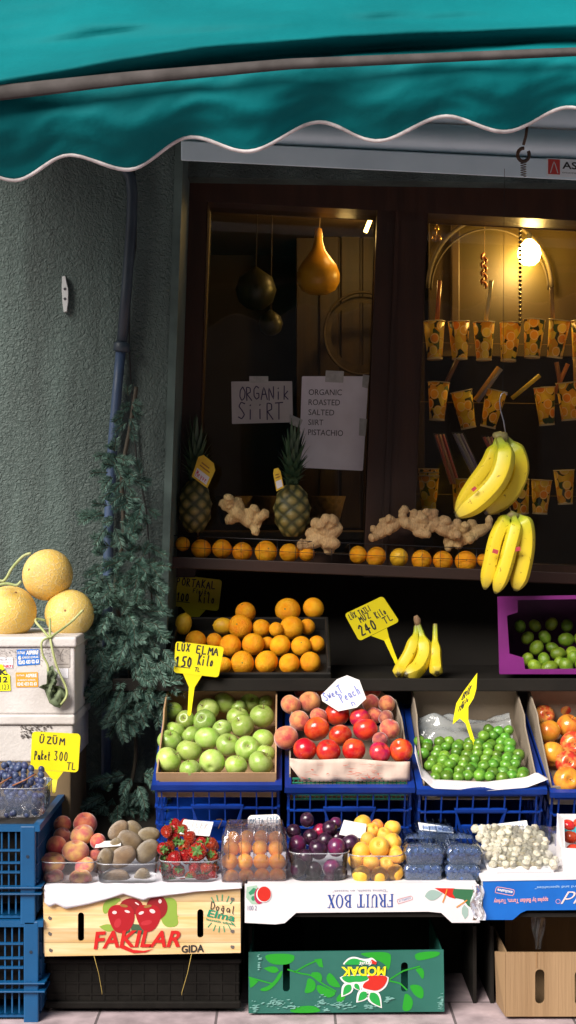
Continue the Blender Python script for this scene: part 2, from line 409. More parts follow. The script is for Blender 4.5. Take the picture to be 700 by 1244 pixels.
# stucco wall beside the shop window
def stucco():
    m = mat('stucco', (.068, .102, .092), .62, (.050, .077, .069), 2.5, spec=.6)
    n = m.node_tree.nodes; L = m.node_tree.links; b = n['Principled BSDF']
    tc = n.new('ShaderNodeTexCoord'); v = n.new('ShaderNodeTexNoise'); v.inputs['Scale'].default_value = 84; v.inputs['Detail'].default_value = 2.5; v.inputs['Distortion'].default_value = 1.2
    L.new(tc.outputs['Object'], v.inputs['Vector'])
    v2 = n.new('ShaderNodeTexNoise'); v2.inputs['Scale'].default_value = 260; L.new(tc.outputs['Object'], v2.inputs['Vector'])
    ad = n.new('ShaderNodeMath'); ad.operation = 'MULTIPLY_ADD'; ad.inputs[1].default_value = .2; L.new(v2.outputs[0], ad.inputs[0]); L.new(v.outputs[0], ad.inputs[2])
    bp = n.new('ShaderNodeBump'); bp.inputs['Strength'].default_value = 1.0; bp.inputs['Distance'].default_value = .007
    L.new(ad.outputs[0], bp.inputs['Height']); L.new(bp.outputs[0], b.inputs['Normal'])
    src = b.inputs['Base Color'].links[0].from_socket                        # rain streaks and grey patches
    mp = n.new('ShaderNodeMapping'); mp.inputs['Scale'].default_value = (5.5, 5.5, .7); L.new(tc.outputs['Object'], mp.inputs[0])
    s1 = n.new('ShaderNodeTexNoise'); s1.inputs['Scale'].default_value = 1.6; s1.inputs['Detail'].default_value = 9; L.new(mp.outputs[0], s1.inputs[0])
    r1 = n.new('ShaderNodeMapRange'); r1.inputs[1].default_value = .38; r1.inputs[2].default_value = .66; r1.inputs[3].default_value = .62; r1.inputs[4].default_value = 1.25; L.new(s1.outputs[0], r1.inputs[0])
    sm = n.new('ShaderNodeVectorMath'); sm.operation = 'SCALE'; L.new(src, sm.inputs[0]); L.new(r1.outputs[0], sm.inputs['Scale']); L.new(sm.outputs[0], b.inputs['Base Color'])
    return m
YW = .75
wall = thing('stucco_wall', 'rough dark green stucco wall beside the shop window', 'wall', P(100, 1235, YW))
st = stucco()
c1 = [(-1200, -700), (226, -700), (222, 180), (205, 640), (190, 1100), (186, 1300), (-1200, 1300)]
MB().slab([P(x, y, YW) for x, y in c1], .45).build('rendered_wall', st, wall)
paint = mat('trim_paint', (.105, .15, .135), .45, (.07, .1, .09), 12)
MB().slab([P(x, y, YW - .006) for x, y in [(214, 150), (224, 150), (207, 640), (191, 1100), (182, 1100), (198, 640)]], .4559).build('corner_bead', paint, wall)
# building above and to the right
MB().slab([P(x, y, .95) for x, y in [(222, -900), (1700, -900), (1700, 240), (222, 215)]], .25).build('upper_wall', st, wall)

# roller shutter box
YS = .62
shut = thing('roller_shutter', 'rolled up grey metal shutter above the window with a maker sticker', 'shutter', P(460, 220, YS))
alu = mat('shutter_metal', (.68, .84, .90), .35, (.60, .75, .81), 6, bump=.06)
def slat(y0l, y1l, drop, bulge, nm, yy):
    x0, x1 = 220, 980
    def f(u, v):
        x = x0 + (x1 - x0) * u; y = y0l + (y1l - y0l) * v + drop * (x - 225) / 475
        return P(x, y, yy - bulge * sin(pi * v) ** .7)
    mb = MB().grid(f, 20, 10)
    k = len(mb.v)
    o = mb.build(nm, alu, shut, smooth=True); sm = o.modifiers.new('t', 'SOLIDIFY'); sm.thickness = .002; sm.offset = -1; return o
slat(60, 100, 22, .02, 'slat', YS + .06); slat(100.5, 136, 22, .02, 'slat', YS + .045); slat(136.5, 171, 23, .03, 'slat', YS + .03)
bev(MB().hexa([P(220, 171, YS), P(980, 208, YS), P(980, 233, YS), P(220, 195, YS)], [P(220, 171, YS + .08), P(980, 208, YS + .08), P(980, 233, YS + .08), P(220, 195, YS + .08)]).build('bottom_bar', alu, shut), .003)
q = Q((664, 192), (760, 197), (760, 219), (664, 214), YS - .001)
plate(MB(), q, .0008, .04).build('sticker', mat('sticker_grey', (.70, .78, .80), .5), shut)
a = MB(); ql = q.sub(.02, .12, .17, .95); shape(a, ql, [(0, 0), (1, 0), (1, 1), (0, 1)], .0006)
a.build('logo_square', mat('logo_red', (.50, .05, .04), .5), shut)
a = MB(); [stroke(a, ql, s_, .0026, .001) for s_ in ([(.2, .1), (.5, .9), (.82, .1)],)]; a.build('logo_letter', mat('pale_ink', (.5, .55, .55), .5), shut)
a = MB(); printed(a, q.sub(.2, .45, .62, .85), 'ASRO', bold=.02); printed(a, q.sub(.2, .18, .7, .3), 'otomatik kepenk'); a.build('lettering', mat('ink_black', (.02, .02, .022), .6), shut)
# hook with spring
rust = mat('rusty_iron', (.045, .028, .02), .7, (.09, .045, .02), 40, bump=.4)
hk = thing('hanging_hook', 'rusty iron hook with a coil spring hanging before the shutter', 'hook', P(637, 185, .5))
pts = [P(x, y, .5) for x, y in [(641, 150), (639, 165), (636, 176)]]
MB().tube(pts, .004, 8).build('shank', rust, hk, True)
ring = [P(636 + 7 * sin(a_), 188 - 8 * cos(a_), .5) for a_ in [i * 2 * pi / 16 * .86 + 1.0 for i in range(17)]]
MB().tube(ring, .005, 8).build('hook_ring', rust, hk, True)
MB().tube([P(636 + 3.5 * cos(i * .8), 197 + i * .36, .5 + .008 * sin(i * .8)) for i in range(50)], .0011, 5).build('spring', rust, hk, True)

# awning --------------------------------------------------------------
teal = mat('awning_fabric', (.0, .150, .165), .75, (.0, .110, .122), 2.2, bump=.4, bscale=26, spec=.12, detail=8)
MC['awning_fabric'].node_tree.nodes['Bump'].inputs['Distance'].default_value = .006
pipe_m = mat('piping_white', (.66, .61, .61), .7, (.40, .36, .36), 30, spec=.2)
trim_m = mat('trim_band', (.085, .075, .073), .8, (.05, .044, .042), 14, spec=.1)
aw = thing('shop_awning', 'teal fabric awning with a scalloped valance and pale piping over the shop', 'awning', (0, -.35, 2.05))
def lerp_tab(tab, x):
    if x <= tab[0][0]: return tab[0][1]
    for (a_, b_), (c_, d_) in zip(tab, tab[1:]):
        if x <= c_:
            t = (x - a_) / (c_ - a_); t = t * t * (3 - 2 * t); return b_ + (d_ - b_) * t
    return tab[-1][1]
def lin_tab(tab, x):
    if x <= tab[0][0]: return tab[0][1]
    for (a_, b_), (c_, d_) in zip(tab, tab[1:]):
        if x <= c_: return b_ + (d_ - b_) * (x - a_) / (c_ - a_)
    return tab[-1][1]
TRIM = [(-300, 140), (0, 113), (150, 96), (350, 78), (700, 63), (1100, 50)]
SCAL = [(-400, 190), (-340, 222), (-300, 225), (-260, 190), (-215, 226), (-165, 222), (-110, 196), (-60, 192), (18, 219), (84, 188), (155, 206), (232, 166), (300, 184), (388, 148), (458, 171), (542, 141), (612, 160), (692, 130), (760, 150), (840, 120), (930, 140), (1060, 105)]
YA = -.35
def g(x, s): return math.exp(-(x / s) ** 2)
def val_y(px, v):
    # folds of the hanging valance
    k = .055 * g(px - 160, 60) * v ** 1.8 + .06 * g(px - 20, 55) * v ** 1.5 + .05 * g(px - 400, 60) * v ** .8 + .03 * g(px - 640, 40) * v ** 2 + .03 * g(px - 460, 40) * v ** 3
    k += .009 * noise.noise(Vector((px * .010, v * 2.2 - px * .004, 5))) + .006 * noise.noise(Vector((px * .03, v * 5 + px * .01, 9)))
    return YA + k + .012 * sin(px * .019 + 1.2 + v * 1.5) * v - .024 * g(v - .38 - .1 * sin(px * .009), .4) + .05 * v ** 2 * .6
def valance(u, v):
    px = -400 + 1460 * u; y0 = lin_tab(TRIM, px) + 2; y1 = lerp_tab(SCAL, px)
    return P(px, y0 + (y1 - y0) * v, val_y(px, v))
specks = MB(); rsp = random.Random(2)
o = MB().grid(valance, 150, 24).build('valance', teal, aw, True); sm = o.modifiers.new('t', 'SOLIDIFY'); sm.thickness = .002; sm.offset = 0
MB().tube([valance(u / 220, 1.0) for u in range(221)], .0046, 8).build('piping', pipe_m, aw, True)
def trimf(u, v):
    px = -400 + 1460 * u; y = lin_tab(TRIM, px); h = lin_tab([(0, 18), (350, 12), (700, 9)], px)
    return P(px, y - h / 2 + h * v, YA - .045 - .006 * sin(pi * v))
o = MB().grid(trimf, 60, 6).build('trim_band', trim_m, aw, True); sm = o.modifiers.new('t', 'SOLIDIFY'); sm.thickness = .004; sm.offset = 0
R1 = [(-300, 128), (0, 104), (60, 95), (150, 80), (250, 66), (350, 56), (520, 45), (700, 40), (1100, 30)]     # lower edge of the sagging roll
R2 = [(-300, 60), (0, 62), (120, 40), (300, 36), (420, 30), (1100, 26)]
def top(u, v):
    base = YA + 1.25 * v ** 1.15
    xw = -1.25 + 3.1 * u; px = 350 + xw * FPX / (base + 3.5)
    yt = lin_tab(TRIM, px) - 3; y = yt - 440 * v ** 1.5
    r1 = lin_tab(R1, px); r2 = lin_tab(R2, px)
    s = r1 - y; b = 0
    b += .15 * (1 / (1 + math.exp(-(s + 4) / 3.0))) * math.exp(-max(0, s) / 40)
    d2 = lin_tab([(0, 60), (120, 40), (300, 30), (350, 24), (460, 60), (1100, 60)], px)
    s2 = r2 - y
    b += .08 * lin_tab([(20, 0), (90, 1), (300, 1), (420, 0)], px) * (1 / (1 + math.exp(-(s2 + 2) / 6.0))) * math.exp(-max(0, s2) / 30)
    s3 = lin_tab([(200, 2), (350, 20), (500, 33), (700, 30)], px) - y
    s4 = lin_tab([(280, 6), (350, 16), (450, 24), (700, 24), (1100, 16)], px) - y
    b += .07 * lin_tab([(270, 0), (420, 1)], px) * (1 / (1 + math.exp(-(s4 + 3) / 3.5))) * math.exp(-max(0, s4) / 70)
    b += .012 * sin(px * .016 + y * .05) + .030 * noise.noise(Vector((px * .0045, (y + px * .06) * .055, 3))) + .010 * noise.noise(Vector((px * .012, (y + px * .10) * .13, 8)))
    D0 = base
    q_ = P(px, y, D0); q_.y -= b
    q_.z -= b * .22
    return q_
o = MB().grid(top, 170, 90).build('canopy', teal, aw, True); sm = o.modifiers.new('t', 'SOLIDIFY'); sm.thickness = .002; sm.offset = 0
MB().tube([P(x, lin_tab(TRIM, x) + 4, YA + .03) for x in (-400, 0, 350, 700, 1060)], .012, 10).build('front_bar', mat('bar_grey', (.2, .2, .2), .4, metal=.6), aw, True)

# down pipe, cable, cleat
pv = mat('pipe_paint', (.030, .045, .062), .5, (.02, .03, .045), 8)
pd = thing('drain_pipe', 'blue grey drain pipe with a collar running down the stucco wall', 'pipe', P(140, 420, YW))
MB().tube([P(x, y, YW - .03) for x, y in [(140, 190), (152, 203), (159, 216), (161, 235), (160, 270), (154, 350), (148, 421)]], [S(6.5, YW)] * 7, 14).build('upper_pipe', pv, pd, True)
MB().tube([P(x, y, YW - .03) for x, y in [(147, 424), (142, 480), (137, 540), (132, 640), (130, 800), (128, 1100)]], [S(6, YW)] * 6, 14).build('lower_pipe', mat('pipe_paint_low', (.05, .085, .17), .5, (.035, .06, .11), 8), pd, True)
MB().tube([P(x, y, YW - .03) for x, y in [(148.5, 416), (148.3, 418), (147.8, 426), (147.5, 428)]], [S(8, YW), S(10, YW), S(10, YW), S(8, YW)], 14).build('collar', pv, pd, True)
cb = MB().tube([P(x, y, YW - .012) for x, y in [(163, 205), (166, 260), (165, 300), (158, 345), (157, 420), (160, 480), (166, 560), (178, 620), (182, 680), (186, 760)]], .0028, 6).build('wall_cable', black, smooth=True)
tag(cb, 'thin black cable hanging loosely down the wall beside the drain pipe', 'cable')
cl = thing('rope_cleat', 'small white rope cleat screwed to the stucco wall', 'cleat', P(79, 357, YW))
wm = mat('cleat_white', (.62, .64, .64), .4)
MB().slab([P(x, y, YW - .018) for x, y in [(75.5, 336), (79, 335), (81, 345), (82.5, 350), (82.5, 366), (81, 378), (77.5, 379), (76, 368), (75, 352)]], .016).build('cleat_body', wm, cl)
for yy in (351, 363): MB().tube([P(79, yy, YW - .0195), P(79, yy, YW - .01)], S(1.7, YW), 10).build('screw', mat('screw_dark', (.08, .08, .09), .4), cl)
# ------------------------------------------------------------------ shop window and the room behind it
YG = 1.13
red = mat('frame_wood', (.046, .018, .009), .4, (.026, .011, .006), 7, bump=.15, bscale=50, stretch=(3, 3, .4))
win = thing('shop_window', 'dark red brown wooden shop window with two tall panes', 'window', P(450, 690, 1.1))
def bar(pts, y0, y1, nm, m=red, par=win):
    o = MB().slab([P(x, y, y0) for x, y in pts], y1 - y0).build(nm, m, par); bev(o, .004); return o
bar([(214, 180), (1000, 226), (1000, 282), (214, 241.5)], 1.03, 1.20, 'top_rail')
bar([(222, 242.5), (253, 244), (236, 700), (196, 700)], 1.04, 1.19, 'stile')
bar([(460, 254.5), (520, 257.5), (500, 700), (443, 700)], 1.045, 1.18, 'stile')
bar([(481, 256), (486, 256), (470, 700), (463, 700)], 1.038, 1.0449, 'cover_strip')
bar([(990, 282), (1040, 284), (1030, 716), (980, 716)], 1.045, 1.18, 'stile')
bar([(236.5, 662), (444, 676), (444, 694), (235, 690)], 1.05, 1.17, 'bottom_rail')
bar([(500.5, 680), (980, 700), (980, 716), (500.5, 700)], 1.05, 1.17, 'bottom_rail')
glass = clear_mat('window_glass', (.94, .94, .91), .8, .004, .02, (.5, .45, .4))
for pts in ([(250, 236), (463, 247), (446, 680), (234, 668)], [(517, 250), (1000, 276), (985, 705), (497, 684)]):
    MB().slab([P(x, y, YG) for x, y in pts], .004).build('pane', glass, win)
brass = mat('brass_edge', (.35, .22, .05), .3, metal=.8)
MB().tube([P(516, 262, 1.09), P(514, 330, 1.09), P(510, 420, 1.09)], .0016, 6).build('brass_strip', brass, win)
# room
room = thing('shop_interior', 'dim brown shop room seen through the two window panes', 'room', (0, 1.3, 0))
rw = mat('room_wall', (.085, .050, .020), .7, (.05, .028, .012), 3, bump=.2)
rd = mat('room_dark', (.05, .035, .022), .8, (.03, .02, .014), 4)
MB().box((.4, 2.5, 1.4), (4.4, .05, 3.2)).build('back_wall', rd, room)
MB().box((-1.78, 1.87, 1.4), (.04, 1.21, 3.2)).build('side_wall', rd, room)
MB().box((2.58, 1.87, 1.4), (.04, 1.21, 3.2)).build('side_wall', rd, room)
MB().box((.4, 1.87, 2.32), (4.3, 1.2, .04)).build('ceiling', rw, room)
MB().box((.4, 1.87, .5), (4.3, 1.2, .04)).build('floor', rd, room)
pw = mat('cabinet_wood', (.075, .042, .016), .5, (.04, .023, .01), 5, stretch=(6, 6, .7))
cabi = thing('wooden_cabinet', 'brown wooden cabinet with plank doors behind the left pane', 'cabinet', P(430, 600, 2.1))
bev(MB().box(P(436, 420, 2.25), (.5, .3, 1.5)).build('carcass', pw, cabi))
for k in range(4): bev(MB().box(P(400 + k * 26, 420, 2.085), (.075, .02, 1.42)).build('door_board', pw, cabi), .004)
sh = thing('back_shelf', 'brown wooden shelf with baskets low behind the left pane', 'shelf', P(330, 640, 1.6))
bev(MB().box(P(340, 650, 1.6), (.7, .35, .03)).build('shelf_board', pw, sh))
for x in (285, 330, 396): 
    b_ = P(x, 620, 1.55); MB().lathe([(.045, 0), (.07, .1), (.066, .1), (.042, .006), (0, .006)], 20, Matrix.Translation(b_ - Vector((0, 0, .05)))).build('basket', mat('wicker', (.14, .08, .03), .8, (.07, .04, .015), 60, bump=.5), sh, True)
# things hanging in the room
gm = mat('calabash_skin', (.85, .45, .03), .35, (.70, .32, .02), 9, bump=.1)
cgo = thing('calabash_gourd', 'amber bottle gourd hanging on a cord behind the left pane', 'gourd', P(387, 330, 1.45))
def prof_px(c, tab, Y, n=28, name='g', m=gm, par=None, sx=1):
    z0 = P(c, 0, Y); pr = [(S(r, Y), CZ - (y - 622) * (Y + 3.5) / FPX) for y, r in tab]
    return MB().lathe(pr, n, Matrix.Translation((z0.x, Y, 0))).build(name, m, par, True)
prof_px(387, [(358, 0), (357, 12), (352, 21), (343, 25.5), (332, 26), (322, 22), (313, 15), (304, 8.5), (294, 5.5), (284, 5), (278, 4), (276, 0)], 1.45, name='gourd_body', par=cgo)
MB().tube([P(388, 278, 1.45), P(389, 262, 1.45), P(390, 235, 1.45)], .0022, 6).build('cord', mat('twine', (.3, .2, .1), .8), cgo)
dg2 = mat('dark_gourd', (.05, .045, .012), .4, (.02, .018, .008), 7)
for (cx, cy, r, lb) in ((311, 352, 25, 'large dark round gourd hanging dimly behind the left pane'), (329, 393, 15, 'smaller dark gourd hanging below the large round one')):
    t = thing('round_gourd', lb, 'gourd', P(cx, cy, 1.6), group='dark gourds hanging in the window')
    prof_px(cx, [(cy + r, 0), (cy + r * .92, r * .42), (cy + r * .6, r * .82), (cy, r), (cy - r * .6, r * .8), (cy - r * .95, r * .3), (cy - r * 1.1, 2), (cy - r * 1.15, 0)], 1.6, m=dg2, name='gourd_body', par=t)
    MB().tube([P(cx, cy - r, 1.6), P(cx + 2, 240, 1.6)], .002, 5).build('cord', mat('twine_dark', (.06, .04, .02), .8), t)
wb = mat('woven_tray', (.035, .022, .010), .6, (.07, .045, .018), 30, bump=.4)
t = thing('round_hoop', 'dim round wooden hoop leaning on the cabinet behind the left pane', 'hoop', P(440, 405, 1.9))
tc_ = P(440, 405, 1.9)
MB().tube([tc_ + Vector((S(46, 1.9) * cos(a), 0, S(50, 1.9) * sin(a))) for a in [2 * pi * i / 48 for i in range(49)]], .005, 8).build('outer_hoop', wb, t, True)
MB().lathe([(S(38, 1.9), 0), (S(46, 1.9), .0)], 40, Matrix.Translation(tc_ + Vector((0, .02, 0))) @ Matrix.Rotation(pi / 2, 4, 'X')).build('inner_band', wb, t)
ch = thing('dried_pepper_string', 'string of dried peppers hanging behind the right pane', 'peppers', P(588, 320, 1.5))
cm = mat('dried_pepper', (.30, .10, .015), .5, (.2, .05, .01), 20)
MB().tube([P(589, 270, 1.5), P(588, 350, 1.5)], .0015, 5).build('string', mat('twine', (.3, .2, .1), .8), ch)
for k in range(8):
    y = 308 + k * 5; s_ = 3 if k % 2 else -3
    MB().tube([P(588, y, 1.5), P(588 + s_, y + 3, 1.49), P(588 + s_ * .8, y + 8, 1.49)], [.005, .006, .002], 7).build('pepper', cm, ch, True)
orn = thing('brass_ornament', 'small brass drop ornament hanging high behind the right pane', 'ornament', P(531, 290, 1.4))
MB().tube([P(531, 262, 1.4), P(531, 285, 1.4)], .001, 5).build('chain', brass, orn)
for dx, dy in ((0, 277), (-3, 289), (3, 289)):
    prof_px(531 + dx, [(dy + 4, 0), (dy + 2.5, 2.4), (dy, 3), (dy - 3, 1.6), (dy - 4, 0)], 1.4, 12, 'brass_drop', mat('brass_lit', (.7, .42, .1), .2, metal=.7), orn)
ring = thing('wooden_arch', 'curved bentwood arch behind the right pane near the bulb', 'arch', P(590, 300, 2.2))
MB().tube([P(520 + 150 * (1 - cos(a)) * .5 + 0, 350 - 85 * sin(a), 1.66) for a in [pi * i / 30 for i in range(31)]], .008, 10).build('arch_bar', rd, ring, True)
MB().tube([P(524 + 142 * (1 - cos(a)) * .5, 352 - 74 * sin(a), 1.67) for a in [pi * i / 30 for i in range(31)]], .004, 8).build('inner_bar', rd, ring, True)
bd = MB(); 
for k in range(26): bd.lathe([(0, -.006), (.0055, -.003), (.0055, .003), (0, .006)], 8, Matrix.Translation(P(632, 263 + 5.2 * k, 1.3)))
tag(bd.build('bead_string', mat('beads_dark', (.05, .03, .015), .3), smooth=True), 'dark bead string hanging in front of the glowing bulb', 'bead string')
# lamps: bulb, strip, tube, downlight
lt = thing('light_bulb', 'glowing yellow bulb hanging behind the right pane', 'lamp', P(643, 308, 1.62))
gb = mat('bulb_glow', (1.0, .62, .10), .4, emit=70)
prof_px(643, [(323, 0), (321.5, 7), (317, 12), (308, 14.5), (299, 12), (294, 7), (291, 4), (290, 0)], 1.62, 20, 'bulb_glass', gb, lt)
MB().tube([P(643, 292, 1.62), P(643, 284, 1.62)], .009, 10).build('socket', black, lt); MB().tube([P(643, 285, 1.62), P(644, 180, 1.62)], .002, 6).build('flex', black, lt)
pw2 = thing('lamp_backboard', 'brown panelled board on the wall behind the glowing bulb', 'panel', P(640, 330, 1.9))
bev(MB().box(P(665, 330, 1.72), (.86, .03, .62)).build('board', mat('backboard_wood', (.032, .022, .0035), .42, (.045, .027, .007), 6), pw2))
for k in (-1, 1): bev(MB().box(P(645 + k * 92, 330, 1.695), (.03, .03, .5)).build('batten', pw, pw2), .004)
def lamp(px, py, Y, e, col=(1, .62, .2), r=.03):
    d = bpy.data.lights.new('lamp_light', 'POINT'); d.energy = e; d.color = col; d.shadow_soft_size = r
    o = bpy.data.objects.new('lamp_light', d); o.location = P(px, py, Y); COL.objects.link(o)
lamp(643, 312, 1.50, 5.5)
st_ = thing('strip_lamp', 'short slanting strip lamp glowing at the corner of the left pane', 'lamp', P(450, 268, 1.7))
MB().tube([P(455.5, 253, 1.7), P(444, 282, 1.7)], S(2.6, 1.7), 10).build('tube', mat('strip_glow', (1, .66, .16), .4, emit=12), st_, True)
MB().tube([P(459, 252, 1.71), P(453, 258, 1.71)], S(3.2, 1.7), 10).build('end_cap', black, st_, True)
dl = thing('ceiling_spot', 'small oval ceiling light glowing above the bottle gourd', 'lamp', P(428, 261, 1.75))
MB().lathe([(0, 0), (S(10, 1.75), 0), (S(10, 1.75), .008), (0, .008)], 20, Matrix.Translation(P(428, 262, 1.75))).build('diffuser', mat('spot_glow', (1, .6, .12), .4, emit=2.5), dl)
MB().lathe([(S(10.2, 1.75), 0), (S(12, 1.75), 0), (S(12, 1.75), .02), (S(10.2, 1.75), .02)], 20, Matrix.Translation(P(428, 262, 1.75))).build('ring', brass, dl)
sl = thing('cabinet_strip_light', 'horizontal strip light at the top edge of the right pane', 'lamp', P(652, 266, 1.5))
MB().box(P(650, 262, 1.5), (.13, .02, .012)).build('housing', black, sl); MB().box(P(650, 266, 1.5), (.11, .016, .004)).build('diffuser', mat('strip2_glow', (1, .6, .14), .4, emit=6), sl)
lamp(446, 276, 1.62, 1.8); lamp(420, 285, 1.40, .35)
lamp(560, 380, 1.23, .0001)

# cups hanging along wires behind the right pane
def cup_material():
    m = bpy.data.materials.new('cup_print'); m.use_nodes = True; n = m.node_tree.nodes; L = m.node_tree.links; b = n['Principled BSDF']
    tc = n.new('ShaderNodeTexCoord'); oi = n.new('ShaderNodeObjectInfo'); ad = n.new('ShaderNodeVectorMath'); ad.operation = 'ADD'
    sc_ = n.new('ShaderNodeVectorMath'); sc_.operation = 'SCALE'; sc_.inputs[0].default_value = (5, 3, .7); L.new(oi.outputs['Random'], sc_.inputs['Scale'])
    L.new(tc.outputs['Object'], ad.inputs[0]); L.new(sc_.outputs[0], ad.inputs[1])
    sp = n.new('ShaderNodeSeparateXYZ'); L.new(tc.outputs['Object'], sp.inputs[0])
    at = n.new('ShaderNodeMath'); at.operation = 'ARCTAN2'; L.new(sp.outputs[1], at.inputs[0]); L.new(sp.outputs[0], at.inputs[1])
    ar = n.new('ShaderNodeMath'); ar.operation = 'MULTIPLY'; ar.inputs[1].default_value = .033; L.new(at.outputs[0], ar.inputs[0])
    cb_ = n.new('ShaderNodeCombineXYZ'); L.new(ar.outputs[0], cb_.inputs[0]); L.new(sp.outputs[2], cb_.inputs[1])
    ad2 = n.new('ShaderNodeVectorMath'); ad2.operation = 'ADD'; L.new(cb_.outputs[0], ad2.inputs[0]); L.new(sc_.outputs[0], ad2.inputs[1])
    vo = n.new('ShaderNodeTexVoronoi'); vo.voronoi_dimensions = '2D'; vo.inputs['Scale'].default_value = 23; vo.inputs['Randomness'].default_value = .65; L.new(ad2.outputs[0], vo.inputs['Vector'])
    v2 = n.new('ShaderNodeTexVoronoi'); v2.voronoi_dimensions = '2D'; v2.inputs['Scale'].default_value = 48; L.new(ad2.outputs[0], v2.inputs['Vector'])
    def consts(src, cols):
        cr = n.new('ShaderNodeValToRGB'); cr.color_ramp.interpolation = 'CONSTANT'; e = cr.color_ramp.elements
        e[0].position = 0; e[0].color = (*cols[0][1], 1); e[1].position = cols[1][0]; e[1].color = (*cols[1][1], 1)
        for p_, c_ in cols[2:]: q_ = e.new(p_); q_.color = (*c_, 1)
        L.new(src, cr.inputs[0]); return cr.outputs[0]
    sx = n.new('ShaderNodeSeparateColor'); L.new(vo.outputs['Color'], sx.inputs[0]); s2 = n.new('ShaderNodeSeparateColor'); L.new(v2.outputs['Color'], s2.inputs[0])
    flesh = consts(sx.outputs[0], [(0, (.90, .50, .04)), (.4, (.90, .70, .12)), (.85, (.85, .34, .02))])
    back = consts(s2.outputs[0], [(0, (.80, .42, .02)), (.2, (.78, .56, .04)), (.45, (.05, .10, .015)), (.62, (.88, .68, .06)), (.82, (.02, .03, .012))])
    ringm = consts(vo.outputs['Distance'], [(0, (0, 0, 0)), (.30, (1, 1, 1)), (.35, (.5, .5, .5)), (.40, (.25, .25, .25))])
    def pick(th, src, gt):
        m_ = n.new('ShaderNodeMath'); m_.operation = 'COMPARE'; m_.inputs[1].default_value = th; m_.inputs[2].default_value = .05; L.new(src, m_.inputs[0]); return m_.outputs[0]
    cur = flesh
    for th, col in ((1.0, (.92, .82, .46)), (.5, (.88, .52, .04)), (.25, None)):
        mx = n.new('ShaderNodeMix'); mx.data_type = 'RGBA'; L.new(pick(th, ringm, 0), mx.inputs[0]); L.new(cur, mx.inputs[6])
        if col is None: L.new(back, mx.inputs[7])
        else: mx.inputs[7].default_value = (*col, 1)
        cur = mx.outputs[2]
    L.new(cur, b.inputs['Base Color']); b.inputs['Roughness'].default_value = .4
    tl = n.new('ShaderNodeBsdfTranslucent'); L.new(cur, tl.inputs[0]); ms = n.new('ShaderNodeMixShader'); ms.inputs[0].default_value = .3; L.new(b.outputs[0], ms.inputs[1]); L.new(tl.outputs[0], ms.inputs[2]); L.new(ms.outputs[0], n['Material Output'].inputs[0])
    return m
cupm = cup_material(); cream = mat('cup_rim', (.6, .5, .3), .5)
def cup_proto(Y=1.3):
    r1, r0, h = S(13, Y), S(9, Y), S(46, Y)
    o = MB().lathe([(r0, -h / 2 + .004), (r1, h / 2), (r1 - .0015, h / 2), (r0 - .0015, -h / 2 + .004)], 28).build('paper_cup', cupm, smooth=True)
    MB().tube([(r1 * cos(a), r1 * sin(a), h / 2) for a in [2 * pi * i / 28 for i in range(29)]], .0019, 6).build('rolled_rim', cream, o, True)
    MB().lathe([(0, -h / 2), (r0 + .0012, -h / 2), (r0 + .0012, -h / 2 + .006), (0, -h / 2 + .006)], 28).build('base', cream, o)
    return o
def copy_tree(o, parent=None):
    c = o.copy(); COL.objects.link(c); c.parent = parent
    for chd in list(o.children): copy_tree(chd, c)
    return c
# small disc prints of citrus slices on the cups
slm = mat('slice_print', (.62, .28, .02), .4, (.72, .45, .08), 90)
cups = [(1, [(528, 414, 2), (558, 414, -3), (588, 415, 0), (619, 416, 4), (648, 412, -4), (677, 412, -10), (706, 414, 3)]),
        (2, [(532, 488, -3), (565, 498, -12), (598, 497, -14), (663, 494, -5), (690, 488, -6), (718, 490, 4)]),
        (3, [(521, 599, 0), (561, 603, 4), (598, 604, 6), (632, 604, 8), (657, 604, 3), (686, 592, 3), (716, 598, 0)])]
rown = {1: 'top', 2: 'middle', 3: 'bottom'}
cp = None
for r, lst in cups:
    for i, (x, y, a) in enumerate(lst):
        if cp is None: cp = cup_proto(); c = cp
        else: c = copy_tree(cp)
        c.location = P(x, y, 1.3); c.rotation_euler = (0, radians(a), random.uniform(0, 6.3))
        if r == 3: c.scale = (.96, .96, .9)
        tag(c, f'fruit patterned paper cup, {ORD[i]} from the left in the {rown[r]} row behind the pane', 'cup', 'paper cups hung behind the right pane')
